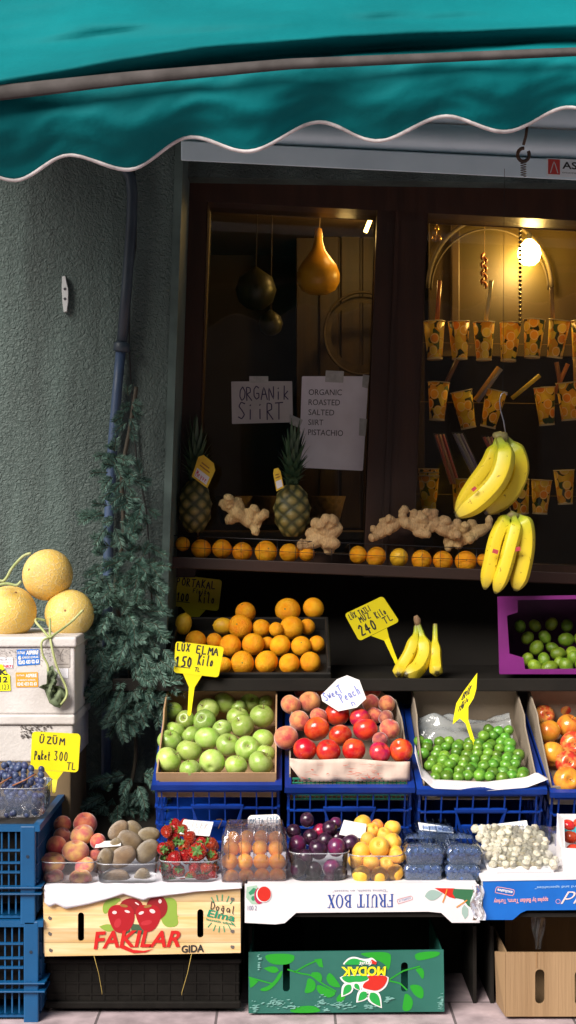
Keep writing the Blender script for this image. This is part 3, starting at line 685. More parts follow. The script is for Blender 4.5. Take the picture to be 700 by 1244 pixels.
# two more cups nested in the leftmost bottom cup
for k in (1, 2):
    c = copy_tree(cp); c.location = P(521, 599 - 4.2 * k, 1.3); c.rotation_euler = (0, 0, 1.3 * k); c.scale = (.95, .95, .9)
    tag(c, ('upper' if k == 2 else 'lower') + ' of the paper cups nested in the leftmost bottom row cup', 'cup', 'paper cups hung behind the right pane')
wire_m = mat('wire_brass', (.25, .17, .06), .4, metal=.6)
for nm, a_, b_ in (('upper', (505, 416), (760, 420)), ('middle', (505, 488), (760, 492)), ('lower', (505, 600), (760, 604))):
    tag(MB().tube([P(*a_, 1.36), P(*b_, 1.36)], .0012, 6).build('cup_wire', wire_m), f'thin wire holding the {nm} row of paper cups', 'wire', 'wires of the cup rows')
straws = [((531, 389), (534, 341), (.45, .13, .04), 'orange straw standing in the leftmost top row cup'), ((590, 390), (597, 341), (.62, .52, .3), 'cream straw standing in the third top row cup'),
          ((672, 388), (670, 349), (.35, .22, .1), 'brown straw standing in the sixth top row cup'), ((538, 470), (556, 437), (.12, .05, .02), 'dark straw slanting over the first middle row cup'),
          ((577, 482), (606, 446), (.6, .3, .05), 'thick orange straw bundle leaning from the second middle row cup'), ((580, 484), (609, 448), (.25, .22, .25), 'grey straw beside the thick orange one in the middle row'),
          ((622, 480), (656, 456), (.7, .5, .04), 'yellow straw slanting alone between middle row cups'), ((674, 474), (690, 442), (.5, .16, .03), 'orange red straw in the fourth middle row cup'),
          ((683, 474), (676, 440), (.3, .12, .04), 'brown straw crossing behind the fifth middle row cup'), ((700, 470), (699, 436), (.5, .3, .1), 'tan straw upright at the middle row end')]
for a_, b_, c_, lb in straws:
    o = MB().tube([P(a_[0], a_[1] + 4, 1.29), P(*b_, 1.28)], S(2.7, 1.3), 10).build('drinking_straw', mat('straw_%d' % (len(MC)), c_, .35), smooth=True); tag(o, lb, 'straw', 'drinking straws behind the right pane')
# wrapped straw packs
for i, (a_, b_, cols, lb) in enumerate([((553, 588), (534, 528), ((.5, .08, .05), (.6, .3, .2), (.55, .1, .1)), 'red striped straw pack leaning in the second bottom row cup'), ((582, 583), (556, 527), ((.2, .2, .4), (.45, .45, .5), (.3, .25, .45)), 'blue grey straw pack leaning behind the banana bunch'), ((606, 560), (592, 531), ((.5, .1, .1), (.6, .4, .3), (.5, .2, .2)), 'short red straw pack behind the banana bunch')]):
    t = thing('straw_pack', lb, 'straw pack', P(*a_, 1.28), group='packs of wrapped straws')
    for k in range(3): MB().tube([P(a_[0] + (k - 1) * 4, a_[1], 1.285), P(b_[0] + (k - 1) * 4, b_[1], 1.28)], S(2, 1.3), 8).build('straw', mat('pstraw%d%d' % (i, k), cols[k], .4), t, True)
    MB().hexa([P(a_[0] - 7, a_[1], 1.272), P(a_[0] + 7, a_[1], 1.272), P(b_[0] + 8, b_[1] - 2, 1.268), P(b_[0] - 8, b_[1] - 2, 1.268)], [P(a_[0] - 7, a_[1], 1.297), P(a_[0] + 7, a_[1], 1.297), P(b_[0] + 8, b_[1] - 2, 1.293), P(b_[0] - 8, b_[1] - 2, 1.293)]).build('wrapper', clear_mat('film', (1, 1, 1), 1.0, .04, .1, bump=.4), t)

# papers taped to the left pane
YP = YG - .004
tape = mat('tape', (.5, .49, .46), .3, (.4, .39, .36), 60)
pp = mat('paper_grey', (.80, .76, .80), .8, (.72, .67, .70), 12, bump=.1, bscale=30)
ps = thing('handwritten_sign', 'small grey handwritten paper sign taped to the left pane', 'sign', P(318, 510, YP))
q = Q((281, 463.5), (355, 463), (356, 513), (282, 515), YP - .001)
plate(MB(), q, .0008, .02).build('paper', mat('paper_dim', (.56, .52, .50), .8, (.46, .43, .41), 10), ps)
a = MB(); hand(a, q, 'ORGANik', .12, .56, .97, .88, .0034, gap=.12); hand(a, q, 'SiiRT', .1, .1, .86, .5, .0036, gap=.15)
a.build('lettering', mat('marker_purple', (.035, .02, .075), .6), ps)
for tq in (((303, 457), (326, 457), (326, 465), (303, 465)), ((352, 503), (368, 510), (364, 520), (352, 515))): plate(MB(), Q(*tq, YP - .003), .0006, .05).build('tape', tape, ps)
pt = thing('printed_sign', 'taller white printed paper sign taped to the left pane', 'sign', P(405, 570, YP))
q = Q((367, 457), (448, 457), (441, 572), (363, 568), YP - .001)
plate(MB(), q, .0008, .02).build('paper', pp, pt)
a = MB()
for k, (s_, w_) in enumerate((('ORGANIC', .50), ('ROASTED', .48), ('SALTED', .40), ('SIIRT', .24), ('PISTACHIO', .55))): printed(a, q.sub(.11 + .004 * k, .795 - .109 * k, .11 + w_, .857 - .109 * k), s_, bold=.0)
a.build('lettering', mat('ink_black', (.02, .02, .022), .6), pt)
for tq in (((396, 450), (418, 451), (417, 465), (395, 464)), ((441, 455), (449, 456), (447, 472), (440, 470)), ((437, 508), (446, 509), (444, 530), (436, 529))): plate(MB(), Q(*tq, YP - .003), .0006, .05).build('tape', tape, pt)
# ------------------------------------------------------------------ fruit kinds (each built once, then copied)
stem_m = mat('stem_brown', (.13, .08, .035), .8, (.2, .14, .06), 60)
leaf_m = mat('leaf_green', (.06, .16, .03), .5, (.1, .2, .06), 30)
PRO = {}
def dimple_prof(n=26, top=.22, bot=.12, sq=.94, dw=.42):
    out = []
    for i in range(n + 1):
        a = -pi / 2 + pi * i / n; r = cos(a); z = sin(a) * sq
        if z > 0: z -= top * math.exp(-(r / dw) ** 2)
        else: z += bot * math.exp(-(r / (dw * .8)) ** 2)
        out.append((max(0, r if 0 < i < n else 0), z))
    return out
def add_along(mb, zs=None):
    mb.att['along'] = [v.z for v in mb.v] if zs is None else zs
def fruit_proto(kind):
    if kind in PRO: return PRO[kind]
    if kind == 'apple':
        m = mat('apple_green', (.36, .53, .09), .33, (.50, .58, .20), 1.8, rand=.25, bump=.12, bscale=5, attr='along', stops=[(0.0, (.50, .57, .20)), (.3, (.37, .53, .10)), (.62, (.28, .46, .05)), (.78, (.24, .26, .06))], coat=.1, namt=.7)
        mb = MB().lathe(dimple_prof(26, .30, .14, .93, .30), 26)
        for i, v in enumerate(mb.v):
            a = atan2(v.y, v.x); v.x *= 1 + .02 * cos(5 * a) * (v.z < 0) ; v.y *= 1 + .015 * cos(3 * a)
            if v.z < 0: v.x *= 1 + .08 * v.z; v.y *= 1 + .08 * v.z
        r_ = [sqrt(v.x ** 2 + v.y ** 2) for v in mb.v]
        mb.att['along'] = [(.78 if v.z > 0 and r < .18 else .5 + v.z * .2) for v, r in zip(mb.v, r_)]
        o = mb.build('green_apple', m, smooth=True)
        MB().tube([(0, 0, .55), (.02, 0, .78), (.07, .02, .98)], [.035, .03, .045], 6).build('stem', stem_m, o, True)
    elif kind in ('red_apple', 'gold_apple'):
        c = ((.62, .05, .025), (.85, .38, .09)) if kind == 'red_apple' else ((.80, .34, .035), (.75, .18, .03))
        m = mat('skin_' + kind, c[0], .24, c[1], 1.3, rand=.2, ramp=(.42, .66), stretch=(1.5, 1.5, .5), coat=.3)
        mb = MB().lathe(dimple_prof(26, .34, .14, .93, .30), 26)
        o = mb.build('red_apple' if kind == 'red_apple' else 'golden_apple', m, smooth=True)
        MB().tube([(0, 0, .5), (.02, 0, .78), (.09, .02, 1.02)], [.035, .03, .04], 6).build('stem', stem_m, o, True)
    elif kind in ('nectarine', 'dark_nectarine', 'orange_nectarine', 'peach', 'dark_peach', 'apricot', 'red_apricot', 'plum', 'red_plum', 'violet_plum', 'flat_peach'):
        tab = {'nectarine': ((.52, .008, .022), (.72, .07, .02), .22, 0, .2), 'dark_nectarine': ((.42, .006, .07), (.62, .06, .03), .2, 0, .2), 'orange_nectarine': ((.55, .012, .02), (.76, .08, .018), .22, 0, .2),
               'peach': ((.50, .075, .06), (.76, .28, .10), .8, .6, .0), 'dark_peach': ((.25, .045, .05), (.48, .15, .08), .8, .6, .0), 'flat_peach': ((.60, .14, .13), (.85, .50, .15), .8, .6, .0),
               'apricot': ((.86, .42, .03), (.86, .50, .07), .55, .2, 0), 'red_apricot': ((.78, .14, .04), (.85, .36, .04), .6, .2, 0),
               'plum': ((.022, .006, .018), (.055, .014, .042), .28, .0, .3), 'red_plum': ((.42, .01, .04), (.25, .02, .06), .25, 0, .3), 'violet_plum': ((.16, .012, .07), (.09, .02, .08), .28, .05, .3)}[kind]
        fine = kind in ('peach', 'dark_peach', 'flat_peach')
        m = mat('skin_' + kind, tab[0], tab[2], tab[1], 1.1 if not 'plum' in kind else 2.2, rand=.22, ramp=(.40, .62), sheen=tab[3], coat=tab[4], bump=.25 if fine else .05, bscale=26 if fine else 8)
        sq = .78 if kind == 'flat_peach' else (1.06 if 'plum' in kind else .96)
        mb = MB().lathe(dimple_prof(26, .26, .04, sq, .25), 28)
        for v in mb.v:                                       # the seam
            a = atan2(v.y, v.x); r = sqrt(v.x ** 2 + v.y ** 2)
            k = .075 * math.exp(-(a / .2) ** 2) * (1 if v.z > -.8 else .3) * min(1, r * 2)
            v.x *= 1 - k; v.y *= 1 - k
        nm = {'dark_nectarine': 'nectarine', 'orange_nectarine': 'nectarine', 'dark_peach': 'peach', 'flat_peach': 'peach', 'red_apricot': 'apricot', 'red_plum': 'plum', 'violet_plum': 'plum'}.get(kind, kind)
        o = mb.build(nm, m, smooth=True)
        if kind == 'nectarine' or 'apricot' in kind: MB().tube([(0, 0, .6), (0, 0, .72)], [.07, .05], 6).build('stem_scar', stem_m, o, True)
    elif kind == 'orange':
        m = mat('orange_peel', (.92, .31, .003), .5, (.95, .44, .010), 1.5, rand=.12, bump=.4, bscale=11, spec=.3)
        mb = MB().lathe(dimple_prof(24, .05, .05, .96, .12), 26)
        o = mb.build('orange', m, smooth=True)
        MB().lathe([(0, .93), (.07, .925), (.075, .895)], 7).build('stem_button', mat('button_green', (.12, .16, .03), .8), o)
        MC['orange_peel'].node_tree.nodes['Bump'].inputs['Distance'].default_value = .05
    elif kind == 'lemon':
        m = mat('lemon_peel', (.86, .52, .02), .4, (.80, .42, .02), 2, rand=.1, bump=.4, bscale=11)
        pr = [(max(0, cos(-pi / 2 + pi * i / 20)) ** .9 * .86 if 0 < i < 20 else 0, 1.08 * sin(-pi / 2 + pi * i / 20) + (.1 if i == 20 else 0)) for i in range(21)]
        o = MB().lathe(pr, 22).build('oval_orange', m, smooth=True)
    elif kind == 'lime':
        m = mat('lime_peel', (.13, .26, .015), .33, (.24, .36, .03), 1.6, rand=.35, bump=.3, bscale=9)
        pr = [(max(0, cos(-pi / 2 + pi * i / 20)) ** .9 * .9 if 0 < i < 20 else 0, 1.08 * sin(-pi / 2 + pi * i / 20) + (.08 if i == 20 else 0)) for i in range(21)]
        o = MB().lathe(pr, 22).build('lime', m, smooth=True)
    elif kind == 'green_plum':
        m = mat('green_plum_skin', (.07, .21, .015), .3, (.17, .35, .04), 1.3, rand=.4, coat=.1)
        o = MB().lathe(dimple_prof(14, .14, .03, .95, .22), 16).build('green_plum', m, smooth=True)
    elif kind == 'kiwi':
        m = mat('kiwi_skin', (.27, .165, .07), .85, (.38, .25, .11), 3, rand=.25, bump=.7, bscale=30, sheen=.5)
        MC['kiwi_skin'].node_tree.nodes['Bump'].inputs['Distance'].default_value = .04
        pr = [(.80 * max(0, cos(-pi / 2 + pi * i / 20)) ** .85 if 0 < i < 20 else 0, 1.12 * sin(-pi / 2 + pi * i / 20)) for i in range(21)]
        o = MB().lathe(pr, 22).build('kiwi', m, smooth=True)
        MB().lathe([(0, 1.15), (.10, 1.13), (.12, 1.08)], 8).build('blossom_end', stem_m, o)
    elif kind == 'strawberry':
        m = mat('strawberry_skin', (.66, .022, .012), .25, (.76, .07, .025), 2.5, rand=.2, coat=.3)
        n_ = m.node_tree.nodes; L_ = m.node_tree.links
        vo = n_.new('ShaderNodeTexVoronoi'); vo.inputs['Scale'].default_value = 7; tcn = n_.new('ShaderNodeTexCoord'); L_.new(tcn.outputs['Object'], vo.inputs['Vector'])
        r_ = n_.new('ShaderNodeValToRGB'); r_.color_ramp.elements[0].position = .0; r_.color_ramp.elements[0].color = (1, 1, 1, 1); r_.color_ramp.elements[1].position = .18; r_.color_ramp.elements[1].color = (0, 0, 0, 1)
        L_.new(vo.outputs['Distance'], r_.inputs[0]); b_ = n_['Principled BSDF']; src = b_.inputs['Base Color'].links[0].from_socket
        mx = n_.new('ShaderNodeMix'); mx.data_type = 'RGBA'; L_.new(r_.outputs[0], mx.inputs[0]); L_.new(src, mx.inputs[6]); mx.inputs[7].default_value = (.8, .5, .12, 1); L_.new(mx.outputs[2], b_.inputs['Base Color'])
        bp = n_.new('ShaderNodeBump'); bp.invert = False; bp.inputs['Distance'].default_value = .06; bp.inputs['Strength'].default_value = .8; L_.new(vo.outputs['Distance'], bp.inputs['Height']); L_.new(bp.outputs[0], b_.inputs['Normal'])
        pr = [(0, -1.15), (.25, -1.08), (.5, -.8), (.72, -.4), (.88, .05), (.9, .4), (.75, .68), (.45, .82), (0, .84)]
        o = MB().lathe(pr, 18).build('strawberry', m, smooth=True)
        cx = MB()
        for k in range(8):
            a = 2 * pi * k / 8; d = Vector((cos(a), sin(a), 0)); s_ = Vector((-sin(a), cos(a), 0)) * .17
            a0 = Vector((0, 0, .88)); b0 = d * .38 + Vector((0, 0, .93)); c0 = d * .72 + Vector((0, 0, 1.10 if k % 2 else .70))
            i = len(cx.v)
            for p_ in (a0 - s_ * .4, a0 + s_ * .4, b0 + s_, c0, b0 - s_): cx.V(p_)
            cx.F((i, i + 1, i + 2, i + 3, i + 4))
        cx.tube([(0, 0, .85), (.08, 0, 1.3)], .05, 5)
        cx.build('calyx', mat('calyx_green', (.045, .14, .02), .6, (.09, .20, .035), 8), o)
    elif kind == 'loquat':
        m = mat('loquat_skin', (.90, .42, .04), .5, (.86, .30, .03), 1.6, rand=.12, bump=.1, bscale=10)
        o = MB().lathe(dimple_prof(20, .05, .12, 1.04, .2), 20).build('loquat', m, smooth=True)
        MB().lathe([(.14, -.99), (.07, -.90), (0, -.90)], 6).build('calyx', mat('calyx_dark', (.05, .03, .015), .8), o)
        MB().lathe([(0, -1.0), (.13, -1.005), (.15, -.96)], 5).build('calyx_tip', mat('calyx_dark', (.05, .03, .015), .8), o)
    elif kind == 'white_berry':
        m = mat('white_berry_skin', (.66, .62, .50), .5, (.44, .36, .20), 1.6, rand=.22, bump=.4, bscale=4, sss=.0, ramp=(.5, .75))
        mb = MB().lathe([(max(0, cos(-pi / 2 + pi * i / 12)), sin(-pi / 2 + pi * i / 12)) for i in range(13)], 14)
        for v in mb.v:
            k = 1 + .22 * noise.noise(v * 1.6) + .10 * noise.noise(v * 4.1); v *= k
        o = mb.build('white_mulberry', m, smooth=True)
        MC['white_berry_skin'].node_tree.nodes['Bump'].inputs['Distance'].default_value = .1
    elif kind == 'tomato':
        m = mat('tomato_skin', (.66, .03, .02), .2, (.72, .09, .03), 1.5, rand=.15, coat=.3)
        o = MB().lathe(dimple_prof(20, .18, .05, .85, .25), 22).build('tomato', m, smooth=True)
    o.location = (0, 0, -50)
    PRO[kind] = o; o['proto'] = 1
    return o
def place_fruit(kind, p, r, rot, label, group, cat):
    pr = fruit_proto(kind)
    if pr.get('proto') == 1:
        o = pr; del o['proto']
    else: o = copy_tree(pr)
    k = [1 + random.uniform(-.045, .045) for _ in range(3)]
    o.location = p; o.scale = (r * k[0], r * k[1], r * k[2]); o.rotation_euler = rot
    return tag(o, label, cat, group)
FACE = {'out': (radians(75), 0), 'up': (radians(25), 0)}
def heap(items, Yf, desc, where, group, cat=None, keep=0.92, cap=None, iters=60, kinddesc=None, rowwords=None, maxpush=.06):
    """items: rows from front to back, each a list of (px, py, r_px, kind[, face]).  Pixel circles are turned into solid
    fruit at a true depth; a relaxation moves touching fruit apart until they rest against one another."""
    flat = [(ri, ci, it) for ri, row in enumerate(items) for ci, it in enumerate(row)]
    Y = [Yf(it[1], it[0]) for _, _, it in flat]; Y0 = Y[:]
    for k in range(iters):
        for i in range(len(flat)):
            a = flat[i][2]; pa = P(a[0], a[1], Y[i]); ra = S(a[2], Y[i])
            for j in range(i + 1, len(flat)):
                b = flat[j][2]
                if abs(a[0] - b[0]) > a[2] + b[2] or abs(a[1] - b[1]) > a[2] + b[2]: continue
                pb = P(b[0], b[1], Y[j]); rb = S(b[2], Y[j]); d = (pa - pb).length; need = keep * (ra + rb)
                if d < need:
                    s_ = (need - d) * .35
                    front = (Y[i], -a[1]) < (Y[j], -b[1])
                    if abs(Y[i] - Y[j]) < 1e-4: front = a[1] > b[1]
                    if front: Y[i] -= s_; Y[j] += s_
                    else: Y[i] += s_; Y[j] -= s_
                    Y[i] = max(Y0[i] - maxpush, min(Y0[i] + maxpush, Y[i])); Y[j] = max(Y0[j] - maxpush, min(Y0[j] + maxpush, Y[j]))
                    pa = P(a[0], a[1], Y[i]); ra = S(a[2], Y[i])
    out = []
    nr = len(items)
    for (ri, ci, it), y in zip(flat, Y):
        kind = it[3]; n = len(items[ri])
        rr = S(it[2], y)
        rw = rowwords[ri] if rowwords else (('front' if ri == 0 else ('back' if ri == nr - 1 and nr > 1 else ORD[ri])) + ' row')
        pos = 'the only one' if n == 1 else ('leftmost' if ci == 0 else ('rightmost' if ci == n - 1 else ORD[ci] + ' from the left'))
        d = (kinddesc or {}).get(kind, desc)
        lb = f'{d}, {pos} in the {rw} {where}'
        if len(it) > 4 and isinstance(it[4], tuple): rot = it[4]
        elif len(it) > 4 and it[4] == 'o': rot = (radians(random.uniform(55, 85)), radians(random.uniform(-15, 15)), random.uniform(-.4, .4))
        elif len(it) > 4 and it[4] == 's': rot = (random.uniform(-.4, .4), radians(random.choice([-90, 90]) + random.uniform(-20, 20)), random.uniform(-.3, .3))
        else: rot = (random.uniform(-.9, .5), random.uniform(-.7, .7), random.uniform(0, 6.28))
        out.append(place_fruit(kind, P(it[0], it[1], y), rr, rot, lb, group, cat or kind.split('_')[-1]))
    return out
# ------------------------------------------------------------------ stand, crates, trays
blue = mat('crate_blue', (.003, .038, .28), .4, (.002, .022, .18), 6, bump=.05)
teal_blue = mat('crate_teal_blue', (.003, .085, .23), .42, (.002, .062, .17), 5, bump=.06)
card = mat('cardboard', (.42, .26, .14), .85, (.34, .205, .105), 5, bump=.12, bscale=160, stretch=(1, 1, .2))
card_d = mat('cardboard_grey', (.30, .24, .175), .9, (.24, .19, .14), 8, bump=.15, bscale=120)
TILT = radians(20)
def frame(px, py, Y, tilt=TILT, yaw=0.0):
    return Matrix.Translation(P(px, py, Y)) @ Matrix.Rotation(yaw, 4, 'Z') @ Matrix.Rotation(tilt, 4, 'X')
def lattice(mb, p0, ux, uz, n, W, H, cols, rows, rib, depth, border=.012):
    """a ribbed crate wall: p0 lower corner, ux across, uz up, n outward"""
    def bx(a, b, c, d, t=depth):
        A = p0 + ux * a + uz * b; 
        pts = [A, A + ux * (c - a), A + ux * (c - a) + uz * (d - b), A + uz * (d - b)]
        mb.hexa([q_ + n * t for q_ in pts], pts)
    for i in range(cols + 1):
        x = border + (W - 2 * border) * i / cols; bx(x - rib / 2, border, x + rib / 2, H - .001)
    for j in range(rows + 1 if rows else 0):
        z = border / 2 + (H - border) * j / rows; w_ = rib if 0 < j < rows else rib * 1.6
        bx(0, z - w_ / 2, W, z + w_ / 2, depth * 1.25)
def lattice_crate(name, label, F, W, Dp, H, m, group, cols=7, rows=4, parts=True, posts=False, panel=True, cat='crate'):
    t = thing(name, label, cat, group=group, M=F)
    V = Vector; wl = .006
    def L(mb): mb.M = F; return mb
    ex, ey, ez = V((1, 0, 0)), V((0, 1, 0)), V((0, 0, 1))
    # rim
    mb = L(MB()); rw_ = .013; rh = .014
    mb.slab([V((-W / 2 - rw_, -rw_, 0)), V((W / 2 + rw_, -rw_, 0)), V((W / 2 + rw_, Dp + rw_, 0)), V((-W / 2 - rw_, Dp + rw_, 0))], rh, [[V((-W / 2 + .004, .004, 0)), V((-W / 2 + .004, Dp - .004, 0)), V((W / 2 - .004, Dp - .004, 0)), V((W / 2 - .004, .004, 0))]], n=V((0, 0, -1)))
    mb.M = None
    bev(mb.build('rim', m, t), .005, 3)
    for nm, p0, ux, n_, ww in (('front_panel', V((-W / 2, 0, -H)), ex, V((0, -1, 0)), W), ('back_panel', V((-W / 2, Dp, -H)), ex, V((0, 1, 0)), W),
                               ('side_panel', V((-W / 2, 0, -H)), ey, V((-1, 0, 0)), Dp), ('side_panel', V((W / 2, 0, -H)), ey, V((1, 0, 0)), Dp)):
        mb = L(MB()); c_ = cols if ww == W else int(cols * Dp / W)
        lattice(mb, p0, ux, ez, n_, ww, H - rh - .0005, c_, rows, .0036, .006)
        if panel:
            slot = None
            A = p0 - n_ * .0
            z0, z1 = H * .52, H * .70
            o4 = [A + ez * .002, A + ux * ww + ez * .002, A + ux * ww + ez * (H - rh), A + ez * (H - rh)]
            hl = [A + ux * (ww * .34) + ez * z0, A + ux * (ww * .66) + ez * z0, A + ux * (ww * .70) + ez * z1, A + ux * (ww * .30) + ez * z1]
            hh = [A + ux * (ww * (.34 - .02)) + ez * (z0 - .008), A + ux * (ww * .68) + ez * (z0 - .008), A + ux * (ww * .72) + ez * (z1 + .008), A + ux * (ww * .28) + ez * (z1 + .008)]
            mb.slab([q_ + n_ * .009 for q_ in hh], .0085, [[q_ + n_ * .009 for q_ in hl]], n=-n_)
        mb.build(nm, m, t)
    mb = L(MB()); mb.box((0, Dp / 2, -H + .003), (W - .002, Dp - .002, .006)); mb.build('base', m, t)
    if posts:
        mb = L(MB())
        for sx in (-1, 1):
            for y in (0, Dp):
                mb = L(MB()); mb.box((sx * (W / 2 - .016), y + (-.006 if y == 0 else .006), -H / 2 - rh / 2), (.036, .016, H + .012)); 
                po = bev(mb.build('corner_post', m, t), .003)
                if y == 0:
                    for z in (-.075, -.15): L(MB()).tube([V((sx * (W / 2 - .016), -.0152, z)), V((sx * (W / 2 - .016), -.0145, z))], .004, 10).build('stud_hole', mat('hole_dark', (.01, .02, .04), .6), po)
    return t
def cardtray(name, label, F, W, Dp, hf, hb, hs, m, group=None, depth=.05, t_=.004, cat='tray', front=True, wob=.0):
    """tray in a crate frame: z=0 is the crate rim.  hf, hs, hb: heights of front, side and back walls over the rim."""
    t = thing(name, label, cat, group=group, M=F); V = Vector
    def wallq(pts, n_, nm, mm=m):
        mb = MB(); mb.slab([F @ p for p in pts], t_, n=(F.to_3x3() @ n_)); mb.build(nm, mm, t)
    if front: wallq([V((-W / 2, 0, -depth)), V((W / 2, 0, -depth)), V((W / 2, 0, hf)), V((-W / 2, 0, hf))], V((0, 1, 0)), 'front_wall')
    wallq([V((-W / 2, Dp - t_, -depth)), V((W / 2, Dp - t_, -depth)), V((W / 2, Dp - t_, hb)), V((-W / 2, Dp - t_, hb))], V((0, 1, 0)), 'back_wall')
    for s in (-1, 1):
        x = s * W / 2
        pr = [V((x, t_ + .001, -depth)), V((x, Dp - t_ - .001, -depth)), V((x, Dp - t_ - .001, hb)), V((x, Dp * .62, hb)), V((x, Dp * .56, hs)), V((x, t_ + .001, hf))]
        wallq(pr, V((-s, 0, 0)), 'side_wall')
    wallq([V((-W / 2 + t_, t_ + .001, -.045)), V((W / 2 - t_, t_ + .001, -.045)), V((W / 2 - t_, Dp - t_ - .002, -.045)), V((-W / 2 + t_, Dp - t_ - .002, -.045))], V((0, 0, -1)), 'liner')
    return t
# display stand: tiers of black boards on uprights, dark cabinet under the window
std = thing('display_stand', 'black tiered display stand carrying the fruit crates under the window', 'stand', (0, .5, 0))
bm_ = mat('stand_black', (.012, .0105, .009), .8, (.017, .0145, .012), 8, spec=.15)
MB().hexa([P(187, 691, 1.2), P(1010, 722, 1.2), P(1010, 1240, 1.0), P(187, 1240, 1.0)], [P(187, 691, 1.25), P(1010, 722, 1.25), P(1010, 1240, 1.05), P(187, 1240, 1.05)]).build('back_board', mat('back_board_brown', (.018, .015, .012), .8, (.014, .012, .010), 6, spec=.2), std)
# ledge under the window (follows the building's slope)
bev(MB().hexa([P(205, 676, .86), P(1000, 708, .86), P(1000, 722, .86), P(205, 690, .86)], [P(205, 676, 1.199), P(1000, 708, 1.199), P(1000, 722, 1.199), P(205, 690, 1.199)]).build('window_ledge', mat('ledge_wood', (.045, .02, .014), .4, (.03, .015, .01), 5), std), .003)
bev(MB().box((.38, .81, .742), (1.75, .48, .02)).build('middle_board', bm_, std))
bev(MB().box((.38, .562, .748), (1.75, .012, .036)).build('board_edge', bm_, std))
F0 = frame(264, 951, .262)
V = Vector
mb = MB(F0); mb.box((.56, .24, -.262), (1.95, .44, .02)); mb.build('sloping_board', bm_, std)
for x in (-.36, .06, .55, 1.05, 1.5):
    bev(MB().box((x, .30, .118), (.04, .04, .236)).build('leg', bm_, std)); bev(MB().box((x, .93, .36), (.04, .04, .72)).build('leg', bm_, std))
for x in (-.36, .55, 1.5): MB().box((x, .60, .20), (.03, .66, .03)).build('brace', bm_, std)

# row of blue crates, tilted towards the street
crate_group = 'tilted blue crates of the middle tier'
cr = []
for (cx, py, lb) in ((263.5, 951, 'blue plastic crate under the green apples, dark front with oval handle slot'), (425, 954, 'blue plastic crate under the nectarines and peaches'), (585, 956, 'blue ribbed plastic crate under the small green plums'), (747, 960, 'blue ribbed plastic crate under the red and golden apples'), (908, 963, 'blue plastic crate beyond the red and golden apples')):
    if cx > 800: continue
    Fc = frame(cx, py, .262); cr.append(Fc)
    lattice_crate('fruit_crate', lb, Fc, S(158, .262) - .026, .45, .235, blue, crate_group, cols=7, rows=4)
FA, FN, FG, FR = cr
# old writing on the front of the apple crate
apple_tray = cardtray('cardboard_tray', 'plain brown cardboard tray full of green apples', FA @ Matrix.Translation((-.002, .012, 0)), S(146, .27), .41, .022, .075, .055, card)
for (s_) in (1,):
    pass
heap([[(205, 923.5, 16, 'apple'), (231, 935, 13, 'apple'), (257.7, 926, 16, 'apple', (radians(-70), .3, 0)), (286.8, 930, 13.5, 'apple'), (316.7, 927, 16, 'apple')],
      [(206, 900, 14.5, 'apple'), (230, 912.5, 15.3, 'apple'), (252, 897, 15.5, 'apple'), (277, 905, 15, 'apple'), (300.7, 909, 15, 'apple', 'o'), (323, 915, 11, 'apple')],
      [(212, 888, 13, 'apple'), (232, 894, 12.5, 'apple'), (269.8, 886, 12, 'apple'), (294.6, 882, 15, 'apple'), (319.6, 898.5, 14, 'apple')],
      [(225, 875, 12, 'apple', 'o'), (248.7, 876, 14, 'apple', 'o'), (289, 872, 14, 'apple'), (318.4, 870, 14.5, 'apple')],
      [(210, 864, 12, 'apple'), (253, 862, 14, 'apple'), (273, 853.8, 13.5, 'apple'), (290, 859, 9, 'apple'), (303.8, 852, 13.5, 'apple', 'o'), (323, 853, 9, 'apple')],
      [(243, 842, 12, 'apple'), (216, 846, 11, 'apple'), (262, 838, 11, 'apple')]],
     lambda y, x: .315 + (930 - y) * .0043, 'shiny green apple', 'of the brown tray', 'green apples in the cardboard tray', 'apple')
# nectarines and peaches
ptray = thing('paper_lined_tray', 'green net tray with a rosy wrapping paper front holding nectarines and peaches', 'tray', M=FN)
paper_p = mat('wrap_paper', (.56, .43, .36), .75, (.50, .33, .27), 7, bump=.3, bscale=40, ramp=(.5, .8))
mb = MB(); N_ = 24
def pf(u, v):
    px = 352 + 146 * u; top_ = 921 + 3.5 * u + 1.2 * sin(u * 9); bot = lin_tab([(352, 930), (367, 949), (498, 948)], px)
    if u < .09: pass
    return P(px, top_ + (bot - top_) * v, .262 + .012 + .003 * sin(u * 23 + v * 4) + .002 * sin(u * 51))
mb.grid(pf, 30, 5)
_unused = [f for f in mb.f if not (lambda c: (c.x - P(352, 0, .27).x) < (P(366, 0, .27).x - P(352, 0, .27).x) * ((CZ - c.z) * FPX / 3.77 + 622 - 932) / 14.0)(sum((mb.v[i] for i in f), Vector()) / len(f))]
o = mb.build('paper_front', paper_p, ptray, True); sm = o.modifiers.new('t', 'SOLIDIFY'); sm.thickness = .001
a = MB(); q = Q((352, 923), (498, 925), (498, 948), (352, 950), .268)
for k in range(46):
    u = random.choice([random.gauss(.25, .08), random.gauss(.56, .05), random.gauss(.69, .03), random.gauss(.7, .04)]); v = random.uniform(.08, .85); shape(a, q, ell(u, v, random.uniform(.004, .013), random.uniform(.02, .06), 7, rot=random.uniform(0, 3)), .003)
a.build('faded_print', mat('faded_red', (.50, .13, .09), .8), ptray)
netg = mat('net_green', (.02, .22, .13), .5)
mb = MB(FN); lattice(mb, V((-.15, .022, -.055)), V((1, 0, 0)), V((0, 0, 1)), V((0, -1, 0)), .30, .065, 26, 5, .0025, .003, .004); mb.build('net_wall', netg, ptray)
dark_l = mat('tray_dark', (.05, .04, .03), .8)
mb = MB(FN); mb.box((0, .22, -.055), (.31, .40, .004)); mb.build('tray_base', card_d, ptray)
